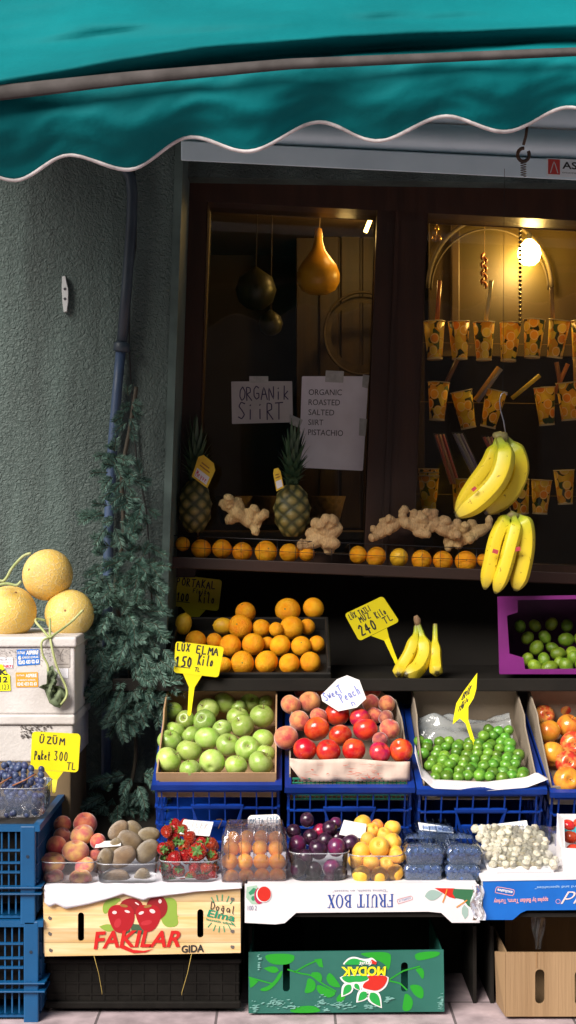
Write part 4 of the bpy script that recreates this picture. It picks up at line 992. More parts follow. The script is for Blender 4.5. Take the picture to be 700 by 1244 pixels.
for s in (-1, 1):
    rim_pts = [V((s * .158, .04, .01)), V((s * .158, .15, .035)), V((s * .156, .27, .05)), V((s * .145, .36, .062)), V((s * .10, .405, .07))]
    mb = MB()
    for a_, b_ in zip(rim_pts, rim_pts[1:]):
        lo = V((0, 0, -.07)); mb.hexa([FN @ a_, FN @ b_, FN @ (b_ + lo), FN @ (a_ + lo)], [FN @ (p_ + V((-s * .004, 0, 0))) for p_ in (a_, b_, b_ + lo, a_ + lo)])
    mb.build('side_wall', card_d, ptray)
mb = MB(FN); mb.box((0, .41, .03), (.22, .005, .09)); mb.build('back_wall', card_d, ptray)
kd = {'nectarine': 'glossy red nectarine', 'dark_nectarine': 'dark crimson nectarine', 'orange_nectarine': 'orange red nectarine', 'peach': 'fuzzy pink peach', 'dark_peach': 'dusky dark peach'}
heap([[(370.5, 910.6, 14.3, 'nectarine'), (399, 912.5, 14.5, 'nectarine'), (430, 911, 14.6, 'orange_nectarine'), (461.6, 914, 13, 'dark_nectarine'), (487.5, 911.7, 14.8, 'orange_nectarine')],
      [(347.5, 896, 15.3, 'peach'), (385, 885.5, 15.5, 'orange_nectarine'), (413.5, 893.5, 13.8, 'nectarine'), (444, 886, 15.3, 'nectarine'), (462, 899, 10, 'dark_peach'), (473.5, 885.5, 12.8, 'peach')],
      [(364, 875.5, 12.8, 'peach'), (387, 870, 11, 'peach'), (409.6, 867.6, 15, 'orange_nectarine'), (437.3, 872.3, 13, 'dark_nectarine'), (455, 869, 10.5, 'peach'), (469, 872, 9.5, 'dark_peach')],
      [(353.5, 856, 12.4, 'peach'), (376.5, 852, 13, 'peach'), (450.5, 854, 11, 'peach'), (470, 855, 10.5, 'peach')],
      [(366, 840.6, 8.5, 'dark_peach'), (392, 838, 11.5, 'peach'), (418, 836, 10, 'dark_peach'), (438.6, 837, 11.5, 'dark_peach'), (452, 839, 10.5, 'peach')]],
     lambda y, x: .31 + (912 - y) * .0043, 'nectarine', 'of the paper fronted tray', 'nectarines and peaches of the middle tier', None, kinddesc=kd)
# green plums
gtray = cardtray('white_lined_tray', 'grey cardboard tray with a white perforated paper lip holding small green plums', FG @ Matrix.Translation((0, .012, 0)), S(140, .27), .41, .0, .07, .045, card_d, front=False)
lipm = mat('lip_paper', (.74, .70, .70), .6, (.64, .59, .60), 14, bump=.15, bscale=30)
mb = MB()
def lip(u, v):
    px = 504 + 162 * u; yt = lin_tab([(504, 905), (512, 932), (528, 947), (590, 950), (640, 944), (652, 938), (666, 946)], px); yb = lin_tab([(504, 915), (512, 945), (526, 958), (590, 961), (640, 957), (666, 947)], px)
    return P(px, yt + (yb - yt) * v, .255 + .02 * (1 - v) - .004 * v + .002 * sin(u * 17))
o = mb.grid(lip, 40, 4).build('paper_lip', lipm, gtray, True); sm = o.modifiers.new('t', 'SOLIDIFY'); sm.thickness = .001
a = MB()
for k in range(46):
    u = .13 + .74 * k / 45; c0 = lip(u, .55); c1 = lip(u + .006, .55); n_ = V((0, -1, 0)); z = V((0, 0, .0011)); a.hexa([c0 + z + n_ * .0015, c1 + z + n_ * .0015, c1 - z + n_ * .0015, c0 - z + n_ * .0015], [c0 + z + n_ * .0005, c1 + z + n_ * .0005, c1 - z + n_ * .0005, c0 - z + n_ * .0005])
a.build('perforation', mat('perforation_dark', (.12, .1, .12), .8), gtray)
mb = MB(); mb.slab([P(x, y, .262 + .03) for x, y in [(527, 947), (648, 943), (650, 962), (527, 966)]], .003); mb.build('front_wall', card_d, gtray)
# clear bag behind the plums
bagm = clear_mat('bag_plastic', (.9, .93, .93), 2.2, .30, .14, (.8, .84, .84), bump=1.0, bscale=55)
def bag(u, v):
    x = -.15 + .27 * u; y = .25 + .14 * v
    return FG @ V((x, y, -.012 + .05 * sin(pi * v) * (.7 + .3 * sin(u * 7)) + .02 * noise.noise(V((u * 5, v * 5, 2)))))
tag(MB().grid(bag, 34, 20).build('clear_bag', bagm, smooth=True), 'crumpled clear plastic bag spread behind the small green plums', 'plastic bag')
rows = []; random.seed(21)
for k in range(9):
    y = 944.5 - 7.0 * k; fr = (945 - y) / 57
    x0 = 530 - 22 * min(1, fr * 1.3); x1 = 646 - 26 * fr
    if y < 902: x0 = 572 + (902 - y) * 1.6
    x = x0 + (6 if k % 2 else 0); row = []
    while x < x1 - 2:
        row.append((x + random.uniform(-1.5, 1.5), y + random.uniform(-2.2, 2.2), random.uniform(6.9, 8.3) * (1 - .08 * fr), 'green_plum')); x += 13.2 - fr
    if row: rows.append(row)
heap(rows, lambda y, x: .298 + (944 - y) * .0038, 'small green plum', 'of the white lipped tray', 'small green plums of the middle tier', 'plum', keep=.82, maxpush=.022)
# red and golden apples at the end
cardtray('brown_tray', 'brown cardboard tray of red and golden apples at the stall end', FR @ Matrix.Translation((-.004, .012, 0)), S(150, .27), .41, .004, .08, .065, card_d)
kd = {'red_apple': 'red blushed apple', 'gold_apple': 'golden orange apple'}
heap([[(689, 948, 17, 'gold_apple', 'o'), (722, 945, 17, 'red_apple')], [(690, 927, 15.5, 'red_apple', 'o'), (717, 920, 16, 'red_apple')], [(671, 916, 15.5, 'gold_apple'), (697, 904, 16, 'red_apple', 'o'), (724, 895, 15, 'gold_apple')],
      [(666, 889, 15, 'gold_apple'), (691, 882, 15, 'gold_apple'), (716, 872, 15, 'red_apple')], [(661, 869, 13, 'red_apple', 'o'), (684, 857, 15.5, 'red_apple'), (709, 856, 14, 'red_apple')]],
     lambda y, x: .31 + (945 - y) * .0043, 'apple', 'of the end tray', 'red and golden apples at the stall end', 'apple', kinddesc=kd)

# oranges on the black tray of the upper tier
F3 = frame(303, 821, .60, radians(24))
ot = thing('orange_tray', 'shallow black plastic tray of oranges on the upper tier', 'tray', M=F3)
W3 = S(190, .60)
mb = MB(F3); mb.box((0, .15, -.02), (W3, .31, .006)); mb.build('tray_base', black, ot)
for c_, d_ in (((0, -.004, -.004), (W3 + .02, .01, .034)), ((0, .305, .0), (W3 + .02, .01, .05))): mb = MB(F3); mb.box(c_, d_); bev(mb.build('tray_wall', black, ot), .003)
for s in (-1, 1): mb = MB(F3); mb.box((s * (W3 / 2 + .004), .15, .004), (.01, .30, .05)); bev(mb.build('tray_wall', black, ot), .003)
heap([[(272, 808, 10, 'orange'), (294.7, 805.6, 14.7, 'orange', 'o'), (323.7, 804.4, 14.5, 'orange'), (351.6, 806.3, 12.8, 'orange'), (377, 804.4, 13, 'orange')],
      [(238, 778.5, 13, 'orange'), (260.6, 778.4, 10, 'orange'), (279.9, 784, 13.6, 'orange'), (307.7, 782.5, 13.9, 'orange'), (325, 781, 8, 'orange'), (340.4, 784, 12.6, 'orange'), (366, 784.8, 12.4, 'orange', 'o'), (385, 782, 10, 'orange')],
      [(223, 758, 12, 'lemon', (0, .2, 0)), (271.3, 760.6, 11.5, 'lemon', 's'), (292, 761, 14.5, 'orange', 'o'), (317.8, 763, 11.2, 'orange'), (335.6, 764.7, 9, 'orange'), (354.5, 762.5, 14.2, 'orange'), (373.5, 761.4, 10, 'orange')],
      [(298.4, 744, 13, 'orange'), (349.7, 741.3, 15, 'orange', 'o'), (381, 738.7, 12.8, 'orange')]],
     lambda y, x: .65 + (806 - y) * .0036, 'plump orange', 'of the black tray', 'oranges heaped on the upper tier', 'orange', kinddesc={'lemon': 'oval yellowish orange'})
# limes in the purple box
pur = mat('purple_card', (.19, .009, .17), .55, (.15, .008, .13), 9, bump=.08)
pb = thing('purple_box', 'open purple cardboard box of limes tipped towards the street', 'box', P(660, 818, .60))
outer = [(604.5, 725), (762, 722), (762, 819), (607, 819)]; inner = [(629, 729), (744, 727), (744, 812), (638, 813), (636, 799), (619, 794), (616, 748), (629, 744)]
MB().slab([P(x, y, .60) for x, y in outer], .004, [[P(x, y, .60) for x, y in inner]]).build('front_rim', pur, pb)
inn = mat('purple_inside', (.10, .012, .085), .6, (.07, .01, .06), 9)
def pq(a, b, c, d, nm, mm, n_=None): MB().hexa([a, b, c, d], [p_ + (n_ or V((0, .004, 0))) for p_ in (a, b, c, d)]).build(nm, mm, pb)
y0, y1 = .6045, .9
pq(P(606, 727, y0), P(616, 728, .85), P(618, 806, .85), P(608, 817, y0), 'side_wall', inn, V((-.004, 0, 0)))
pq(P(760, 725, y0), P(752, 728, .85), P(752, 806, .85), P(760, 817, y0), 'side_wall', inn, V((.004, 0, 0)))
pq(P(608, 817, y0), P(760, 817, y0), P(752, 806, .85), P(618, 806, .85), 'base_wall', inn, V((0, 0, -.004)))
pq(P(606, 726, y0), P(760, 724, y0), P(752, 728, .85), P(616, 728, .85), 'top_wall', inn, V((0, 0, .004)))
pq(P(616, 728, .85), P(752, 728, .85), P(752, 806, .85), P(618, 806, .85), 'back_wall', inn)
heap([[(650, 810, 9, 'lime'), (668, 811, 9.5, 'lime', 's'), (688, 809, 9.5, 'lime'), (708, 810, 9.5, 'lime')], [(641, 801, 8, 'lime'), (661, 801, 8, 'lime'), (679, 805, 7, 'lime'), (697, 800, 9, 'lime')],
      [(652, 787, 9, 'lime'), (671, 787, 7.5, 'lime', 's'), (678, 794, 9, 'lime', 's'), (695, 795, 9, 'lime'), (712, 790, 9, 'lime')], [(641, 775, 8, 'lime'), (662, 774, 8, 'lime'), (688, 777, 9.5, 'lime', 's'), (706, 775, 9, 'lime')],
      [(632, 761, 7.5, 'lime'), (650, 760, 7.5, 'lime'), (670, 758, 8, 'lime'), (689, 760, 8, 'lime'), (708, 758, 8, 'lime')]],
     lambda y, x: .66 + (810 - y) * .0024, 'green lime', 'of the purple box', 'limes in the purple box', 'lime')
# wire basket with oranges along the window ledge
wk = mat('basket_wire', (.05, .045, .045), .35, metal=.7)
wbk = thing('wire_basket', 'low black wire basket holding oranges and ginger along the window ledge', 'basket', P(390, 680, .9))
def ly(x, base): return base + (x - 222) * .043
lat = MB()
for yy in (-28, -14, 2): lat.tube([P(x, ly(x, 679) + yy, .885) for x in (205, 310, 420, 600)], .0009, 6)
for x in range(205, 600, 22): lat.tube([P(x, ly(x, 679) - 28, .885), P(x, ly(x, 679) + 2, .885), P(x, ly(x, 677), 1.02)], .0008, 6)
lat.build('wire_grid', wk, wbk, True)
MB().tube([P(x, ly(x, 679) - 28, .885) for x in (204, 420, 601)], .0015, 6).build('top_wire', wk, wbk, True)
heap([[(222, 661, 9, 'orange'), (244.6, 666.8, 12, 'orange'), (269.8, 666.8, 12.2, 'orange'), (294.4, 670.5, 12.2, 'orange'), (323.2, 670.4, 14, 'orange', 'o'), (351.6, 671.6, 12, 'orange'), (372.7, 672.3, 10, 'orange'), (435, 674, 11, 'orange'), (457, 676.5, 12.5, 'orange'), (484.8, 677.5, 13, 'lemon', (1.2, 0, 0)), (512.2, 680, 12.7, 'orange', 'o'), (538, 681, 12.2, 'orange'), (566, 682, 13.2, 'orange', 'o'), (588, 681, 8.5, 'orange')]],
     lambda y, x: .925, 'orange', 'of the wire basket', 'oranges along the window ledge', 'orange', rowwords=['single row'], kinddesc={'lemon': 'yellow orange'})
# ------------------------------------------------------------------ bananas, ginger, pineapples, melons
ban = mat('banana_skin', (0, 0, 0), .42, (.80, .66, .05), 12, namt=.12, attr='along', bump=.05, bscale=60,
          stops=[(0, (.10, .07, .02)), (.04, (.24, .27, .04)), (.14, (.34, .42, .03)), (.27, (.60, .55, .022)), (.42, (.74, .57, .024)), (.86, (.72, .53, .025)), (.965, (.55, .42, .05)), (.985, (.05, .035, .02)), (1, (.03, .02, .015))])
def spot_noise(m):
    n = m.node_tree.nodes; L = m.node_tree.links; b = n['Principled BSDF']; src = b.inputs['Base Color'].links[0].from_socket
    tc = n.new('ShaderNodeTexCoord'); no = n.new('ShaderNodeTexNoise'); no.inputs['Scale'].default_value = 95; no.inputs['Detail'].default_value = 5; L.new(tc.outputs['Object'], no.inputs[0])
    r = n.new('ShaderNodeValToRGB'); r.color_ramp.elements[0].position = .64; r.color_ramp.elements[0].color = (1, 1, 1, 1); r.color_ramp.elements[1].position = .70; r.color_ramp.elements[1].color = (.35, .25, .12, 1); L.new(no.outputs[0], r.inputs[0])
    mx = n.new('ShaderNodeMix'); mx.data_type = 'RGBA'; mx.blend_type = 'MULTIPLY'; mx.inputs[0].default_value = .8; L.new(src, mx.inputs[6]); L.new(r.outputs[0], mx.inputs[7]); L.new(mx.outputs[2], b.inputs['Base Color'])
spot_noise(ban)
def cr_spline(pts, n):
    out = []; P_ = [pts[0] * 2 - pts[1]] + pts + [pts[-1] * 2 - pts[-2]]; m = len(pts) - 1
    for i in range(n + 1):
        t = i / n * m; k = min(int(t), m - 1); f = t - k; a, b, c, d = P_[k:k + 4]
        out.append(.5 * ((2 * b) + (c - a) * f + (2 * a - 5 * b + 4 * c - d) * f * f + (3 * b - a - 3 * c + d) * f ** 3))
    return out
def banana(ctrl, r, parent, sl=.16, nm='banana', tip=.0):
    """ctrl: list of (px,py,Y) from the crown end to the blossom end"""
    pts = cr_spline([P(x, y, Y) for x, y, Y in ctrl], 36); mb = MB(); rad = []; al = []
    for i in range(37):
        t = i / 36
        if t < sl: k = .34 + .10 * t / sl
        elif t < sl + .16: s_ = (t - sl) / .16; s_ = s_ * s_ * (3 - 2 * s_); k = .44 + .56 * s_
        elif t < .80: k = 1.0
        else: s_ = (t - .80) / .20; k = max(.20, (1 - s_ ** 2.4 * .80))
        rad.append(k * r * .93); al += [t + .03 * noise.noise(V((i * .3, k_ * .8, len(pts) + pts[0].x * 40))) * (1 if .12 < t < .5 else 0) for k_ in range(20)]
    mb.tube(pts, rad, 20, sq=.075); mb.att['along'] = al
    return mb.build(nm, ban, parent, auto=24)
stick = mat('sticker_red', (.45, .05, .06), .5)
def fruit_sticker(px, py, Y, parent, w_=7, h_=4, rot=.4):
    c, s = cos(rot), sin(rot); cs = [(-w_ / 2, -h_ / 2), (w_ / 2, -h_ / 2), (w_ / 2, h_ / 2), (-w_ / 2, h_ / 2)]
    MB().slab([P(px + x * c - y * s, py + x * s + y * c, Y) for x, y in cs], .002).build('fruit_sticker', stick, parent)
YB = .50
b1 = thing('banana_bunch', 'big yellow banana bunch hanging highest from a wire hook', 'bananas', P(610, 535, YB), 'banana bunches of the stall')
banana([(605, 531, YB), (601, 545, YB), (592, 565, YB), (572, 594, YB + .01), (554, 625, YB + .02)], S(9.5, YB), b1)
banana([(614, 532, YB + .035), (626, 548, YB + .04), (631, 572, YB + .045), (618, 600, YB + .045), (589, 624, YB + .04)], S(13, YB), b1, .1)
banana([(609, 530, YB + .02), (614, 545, YB + .02), (611, 572, YB + .02), (598, 600, YB + .03), (572, 620, YB + .03)], S(11, YB), b1, .14)
banana([(606, 532, YB - .02), (613, 552, YB - .045), (606, 580, YB - .055), (586, 604, YB - .05), (554, 628, YB - .03)], S(13.5, YB), b1, .1)
MB().tube([P(600, 528, YB + .01), P(606, 530, YB), P(612, 531, YB + .01), P(614, 527, YB + .02)], [S(3, YB), S(6.5, YB), S(6, YB), S(3, YB)], 10).build('crown', mat('banana_crown', (.16, .2, .03), .6, (.25, .2, .08), 30), b1, True)
fruit_sticker(576, 594, YB - .05 - .042, b1, 6, 4, -.7)
hw = MB().tube([P(x, y, YB + .01) for x, y in [(614, 526), (612, 512), (608, 498), (607, 486), (609, 479), (613, 476), (616, 480)]], .0018, 7).build('wire_hook', mat('hook_steel', (.35, .35, .38), .3, metal=.9), smooth=True); tag(hw, 'bent steel wire hook the upper banana bunch hangs from', 'hook')
tag(MB().tube([P(611, 478, YB + .01), P(612, 330, YB + .03), P(613, 205, .60)], .0007, 5).build('hanging_wire', mat('wire_dark', (.03, .03, .03), .5, metal=.5)), 'thin dark wire from the shutter down to the banana hook', 'wire')
b2 = thing('banana_bunch', 'three banana bunch hanging lower, just above the purple box', 'bananas', P(622, 628, YB), 'banana bunches of the stall')
banana([(621, 626, YB), (613, 634, YB), (603, 655, YB - .01), (596, 686, YB - .01), (589, 716, YB)], S(9.5, YB), b2, .08)
banana([(624, 626, YB), (626, 640, YB - .02), (620, 665, YB - .03), (612, 694, YB - .03), (602, 721, YB - .02)], S(10, YB), b2, .12)
banana([(628, 626, YB + .01), (637, 637, YB), (639, 662, YB), (634, 692, YB), (626, 718, YB)], S(12, YB), b2, .08)
MB().tube([P(616, 628, YB), P(622, 625, YB), P(630, 627, YB)], [S(3, YB), S(5, YB), S(3, YB)], 10).build('crown', mat('banana_crown', (.16, .2, .03), .6, (.25, .2, .08), 30), b2, True)
fruit_sticker(602, 670, YB - .055, b2, 7, 5, .3); fruit_sticker(629, 667, YB - .048, b2, 7, 5, -.2)
tag(MB().tube([P(622, 624, YB + .01), P(618, 612, YB + .05), P(614, 590, YB + .07), P(612, 530, YB + .06)], .0016, 6).build('twine_loop', mat('twine', (.3, .2, .1), .8)), 'thin twine holding the lower banana bunch under the upper one', 'cord')
YC = .68
b3 = thing('banana_pair', 'two joined bananas standing on the upper tier by the price tag', 'bananas', P(500, 824, YC))
banana([(506, 760, YC + .03), (505, 772, YC + .02), (498, 793, YC), (487, 812, YC - .02), (484, 820, YC - .05)], S(8.5, YC), b3, .22)
banana([(508, 758, YC + .03), (513, 775, YC + .02), (515, 795, YC), (506, 813, YC - .03), (492, 820, YC - .06)], S(10.5, YC), b3, .2)
MB().tube([P(505, 748, YC + .03), P(507, 753, YC + .03), P(508, 761, YC + .03)], [S(2.5, YC), S(4.5, YC), S(3.5, YC)], 9).build('crown', mat('crown_dry', (.28, .18, .09), .8, (.18, .1, .05), 40), b3, True)
b4 = tag(banana([(529, 758, YC + .03), (529, 775, YC + .02), (529, 798, YC), (530, 812, YC - .03), (531, 818, YC - .05)], S(8.5, YC), None, .26, 'single_banana'), 'single banana standing upright beside the joined pair', 'banana')
# ginger
gin = mat('ginger_skin', (.66, .45, .20), .7, (.46, .28, .12), 14, bump=.5, bscale=50, rand=.15, detail=6)
def rings(m):
    n = m.node_tree.nodes; L = m.node_tree.links; b = n['Principled BSDF']
    tc = n.new('ShaderNodeTexCoord'); wv = n.new('ShaderNodeTexWave'); wv.inputs['Scale'].default_value = 42; wv.inputs['Distortion'].default_value = 16; wv.inputs['Detail'].default_value = 3; L.new(tc.outputs['Object'], wv.inputs[0])
    old = n['Bump']; old.inputs['Distance'].default_value = .004; b2 = n.new('ShaderNodeBump'); b2.inputs['Strength'].default_value = .3; b2.inputs['Distance'].default_value = .003; L.new(wv.outputs[0], b2.inputs['Height']); L.new(old.outputs[0], b2.inputs['Normal']); L.new(b2.outputs[0], b.inputs['Normal'])
    src = b.inputs['Base Color'].links[0].from_socket; r = n.new('ShaderNodeMapRange'); r.inputs[1].default_value = 0; r.inputs[2].default_value = .35; r.inputs[3].default_value = .80; r.inputs[4].default_value = 1.0; L.new(wv.outputs[0], r.inputs[0])
    v = n.new('ShaderNodeVectorMath'); v.operation = 'SCALE'; L.new(src, v.inputs[0]); L.new(r.outputs[0], v.inputs['Scale']); L.new(v.outputs[0], b.inputs['Base Color'])
rings(gin)
def ginger(name_lb, c, Y, sc, seed, n=7, upright=False):
    random.seed(seed); mb = MB(); base = P(*c, Y)
    def knob(p, d, L, r):
        pts = []; rr = []; k = 9; bend = V((random.uniform(-.3, .3), random.uniform(-.2, .2), random.uniform(-.1, .3)))
        for i in range(k + 1):
            t = i / k; pts.append(p + (d + bend * t * .8) * L * t); rr.append(r * (.74 + .28 * sin(pi * t * .9) + .10 * sin(t * 15 + seed)) * (1 if t < .88 else .72 if t < .97 else .3))
        mb.tube(pts, rr, 10); return pts
    mb_d = V((random.choice([-1, 1]) * .8, -.1, .35)).normalized() if not upright else V((.25, -.1, 1)).normalized()
    main = knob(base - mb_d * .045 * sc, mb_d, .10 * sc, .019 * sc)
    for i in range(n):
        p_ = main[1 + i % (len(main) - 2)]; a = random.uniform(-.9, .9) * 1.5
        d = V((sin(a), random.uniform(-.6, .3), abs(cos(a)) * (1 if random.random() < .75 else -.7))).normalized()
        q_ = knob(p_, d, random.uniform(.03, .048) * sc, random.uniform(.011, .0165) * sc)
        if random.random() < .5: knob(q_[5], (d + V((random.uniform(-1, 1), -.2, .3))).normalized(), .028 * sc, .014 * sc)
    o = mb.build('ginger_root', gin, smooth=True)
    rm = o.modifiers.new('r', 'REMESH'); rm.mode = 'VOXEL'; rm.voxel_size = .0026; rm.use_smooth_shade = True
    sm_ = o.modifiers.new('s', 'SMOOTH'); sm_.iterations = 1
    return tag(o, name_lb, 'ginger', 'ginger roots along the window ledge')
ginger('upright branching ginger root between the two pineapples', (298, 632), .93, 1.12, 3, 13)
ginger('knobbly pale ginger root in front of the taller printed sign', (396, 652), .90, 1.28, 12, 14)
ginger('ginger root leaning at the ledge just right of the window post', (470, 645), .95, .95, 5, 10)
ginger('ginger root with a tall thumb standing among the right pane roots', (506, 640), .95, 1.0, 8, 11)
ginger('stubby ginger root before the paper cups, fourth along the ledge', (537, 644), .95, 1.0, 14, 11)
ginger('rightmost ginger root of the ledge beside the hanging bananas', (573, 648), .95, 1.0, 17, 10)
ginger('small ginger root tucked low in the wire basket', (552, 660), .97, .7, 23, 5)
# pineapples
pinm = mat('pineapple_skin', (0, 0, 0), .5, (.10, .08, .02), 20, namt=.3, attr='bumps', stops=[(0, (.022, .026, .010)), (.45, (.075, .075, .022)), (.8, (.26, .20, .055)), (1, (.36, .28, .09))], bump=.3, bscale=200)
pinl = mat('pineapple_leaf', (.035, .075, .035), .45, (.07, .12, .06), 12, rand=.1)
def pineapple(px, ytop, ybot, wpx, Y, crown_top, lb, lean=0.0, seed=1):
    random.seed(seed); c = P(px, (ytop + ybot) / 2, Y); H = S(ybot - ytop, Y) / 2; W = S(wpx, Y) / 2
    t = thing('pineapple', lb, 'pineapple', P(px, ybot, Y), 'pineapples on the window ledge')
    mb = MB(); bv = []; nu, nv = 120, 80
    for j in range(nv + 1):
        v = j / nv; z = -H + 2 * H * v; rr = W * (sin(pi * (0.03 + .94 * v)) ** .42)
        for i in range(nu):
            u = i / nu; a = 2 * pi * u
            k = abs(cos(pi * (6 * u + 3.6 * v)) * cos(pi * (6 * u - 3.6 * v))); k = k ** .6
            tipk = 1.0 if k > .93 else 0
            rad = rr * (1 + .085 * k + .03 * tipk); bv.append(min(1, k * .9 + .1 * random.random()))
            mb.V(c + V((rad * cos(a), rad * sin(a), z)))
    for j in range(nv):
        for i in range(nu): mb.F((j * nu + i, j * nu + (i + 1) % nu, (j + 1) * nu + (i + 1) % nu, (j + 1) * nu + i))
    mb.F(list(range(nu))[::-1]); mb.F([nv * nu + i for i in range(nu)])
    mb.att['bumps'] = bv; mb.build('pineapple_body', pinm, t, True)
    cb_ = MB(); top = c + V((0, 0, H * .93)); Hc = S(ytop - crown_top, Y)
    for k in range(64):
        f = k / 64; a = k * 2.399; tilt = (1 - f) * 1.0 + .06; L = Hc * (.42 + .62 * f) * random.uniform(.85, 1.1); base = top + V((0, 0, Hc * .42 * f)); wd = W * .30 * (1 - .35 * f)
        d = V((cos(a), sin(a), 0)); side = V((-sin(a), cos(a), 0)); n0 = len(cb_.v)
        for i in range(7):
            s_ = i / 6; p_ = base + d * (W * .16 + L * s_ * sin(tilt * (.55 + .45 * s_)) * .75) + V((lean * s_ * L, 0, L * s_ * cos(tilt * (.5 + .6 * s_)))); ww = wd * (1 - s_ ** 1.6) + .0006
            cb_.V(p_ - side * ww); cb_.V(p_ + d * -.25 * ww); cb_.V(p_ + side * ww)
        for i in range(6):
            b_ = n0 + 3 * i; cb_.F((b_, b_ + 1, b_ + 4, b_ + 3)); cb_.F((b_ + 1, b_ + 2, b_ + 5, b_ + 4))
    cb_.build('leaves', pinl, t, True)
    return t
p1 = pineapple(237, 584, 647, 38, .97, 527, 'darker pineapple at the ledge corner with a yellow paper tag', .05, 2)
p2 = pineapple(355, 589, 652, 42, .95, 532, 'pineapple standing before the printed sign, its crown in front of it', .05, 5)
ty = mat('tag_yellow_print', (.80, .52, .03), .5, (.72, .42, .02), 40)
def paper_tag(nm, lb, pts, Y, word=True):
    t = thing(nm, lb, 'tag', P(*pts[0], Y), 'yellow paper tags on the pineapples'); q = Quad(*[P(x, y, Y + (0 if i < 2 else -.006)) for i, (x, y) in enumerate(pts)])
    MB().slab([q.pt(0, .0), q.pt(0, .8), q.pt(.22, 1), q.pt(.8, 1), q.pt(1, .8), q.pt(1, 0)], .001, n=-q.n).build('card', ty, t)
    a = MB(); shape(a, q, [(.12, .08), (.88, .08), (.88, .42), (.12, .42)]); a.build('white_patch', mat('patch_white', (.75, .7, .7), .6), t)
    a = MB(); hand(a, q, 'Puma' if False else 'Meyve', .16, .12, .84, .38, .0016) if word else None
    if word: a.build('lettering', mat('tag_red', (.6, .03, .08), .5), t)
    a = MB(); shape(a, q, [(.2, .55), (.8, .55), (.8, .6), (.2, .6)]); shape(a, q, [(.25, .68), (.7, .68), (.7, .73), (.25, .73)]); a.build('print_lines', mat('tag_brown', (.3, .12, .02), .6), t)
GL['M2'] = GL['M']; GL['y'] = [[(.1, .55), (.4, .1)], [(.7, .55), (.25, -.3)]]; GL['v'] = [[(.1, .55), (.4, 0), (.7, .55)]]; GL['d'] = [[(.7, 1), (.68, 0)], [(.68, .4), (.3, .5), (.15, .2), (.4, 0), (.68, .15)]]; GL['ğ'] = [[(.65, .5), (.3, .5), (.15, .25), (.4, .05), (.65, .2)], [(.66, .55), (.6, -.3), (.2, -.25)], [(.3, .75), (.45, .7), (.6, .76)]]
paper_tag('fruit_tag', 'yellow paper tag with a pink word tied on the corner pineapple', [(243, 549), (264, 566), (252, 593), (233, 579)], .905)
paper_tag('fruit_tag', 'yellow and white paper tag edge on beside the second pineapple crown', [(331, 570), (340, 568), (345, 592), (336, 597)], .89, False)
# melons
mel = mat('melon_rind', (.80, .50, .075), .55, (.74, .54, .17), 5, bump=.55, bscale=30, rand=.08)
nn = mel.node_tree.nodes; LL = mel.node_tree.links
vo = nn.new('ShaderNodeTexVoronoi'); vo.feature = 'DISTANCE_TO_EDGE'; vo.inputs['Scale'].default_value = 95; tcn = nn.new('ShaderNodeTexCoord')
nz = nn.new('ShaderNodeTexNoise'); nz.inputs['Scale'].default_value = 30; mv = nn.new('ShaderNodeMix'); mv.data_type = 'VECTOR'; mv.inputs[0].default_value = .03
LL.new(tcn.outputs['Object'], nz.inputs[0]); LL.new(tcn.outputs['Object'], mv.inputs[4]); LL.new(nz.outputs['Color'], mv.inputs[5]); LL.new(mv.outputs[1], vo.inputs['Vector'])
rr_ = nn.new('ShaderNodeValToRGB'); rr_.color_ramp.elements[0].position = 0; rr_.color_ramp.elements[0].color = (1, 1, 1, 1); rr_.color_ramp.elements[1].position = .09; rr_.color_ramp.elements[1].color = (0, 0, 0, 1); LL.new(vo.outputs['Distance'], rr_.inputs[0])
bsdf = nn['Principled BSDF']; src = bsdf.inputs['Base Color'].links[0].from_socket; mx = nn.new('ShaderNodeMix'); mx.data_type = 'RGBA'; mfac = nn.new('ShaderNodeMath'); mfac.operation = 'MULTIPLY'; mfac.inputs[1].default_value = .45; LL.new(rr_.outputs[0], mfac.inputs[0]); LL.new(mfac.outputs[0], mx.inputs[0]); LL.new(src, mx.inputs[6]); mx.inputs[7].default_value = (.82, .72, .46, 1); LL.new(mx.outputs[2], bsdf.inputs['Base Color'])
bpn = nn['Bump']; LL.new(rr_.outputs[0], bpn.inputs['Height']); bpn.inputs['Distance'].default_value = .0015
vine_m = mat('melon_vine', (.30, .36, .12), .6, (.42, .44, .2), 40)
def melon(px, py, r, Y, lb, rot, sq=.95):
    R = S(r, Y); mb = MB().lathe([(R * x, R * z) for x, z in dimple_prof(30, .05, .03, sq, .12)], 36); o = mb.build('melon', mel, smooth=True)
    o.location = P(px, py, Y); o.rotation_euler = rot
    MB().tube([(0, 0, R * .88), (0, 0, R * .93)], [R * .06, R * .04], 8).build('stem_scar', mat('scar', (.28, .13, .05), .8), o, local=True)
    return tag(o, lb, 'melon', 'netted yellow melons on the foam boxes')
m1 = melon(58, 698.5, 31.5, .55, 'topmost netted yellow melon with a curled dry vine', (.3, -1.3, .5))
m2 = melon(12, 743, 32.5, .50, 'netted yellow melon at the stacked boxes, cut by the photo edge', (.5, .4, 0))
m3 = melon(84.5, 746, 30, .53, 'netted yellow melon nearest the fir garland with a small brown scar', (1.3, -.55, .1))
tag(MB().tube(cr_spline([P(x, y, .44) for x, y in [(38, 672), (28, 676), (15, 690), (8, 702), (2, 706), (-10, 700)]], 24), .004, 7).build('dry_vine', vine_m, smooth=True), 'curled dry vine lying behind the topmost melon', 'vine')
tag(MB().tube(cr_spline([P(x, y, .42) for x, y in [(26, 706), (20, 711), (8, 709), (-8, 712)]], 16), .004, 7).build('dry_vine', vine_m, smooth=True), 'short dry vine between the upper and the cut off melon', 'vine')
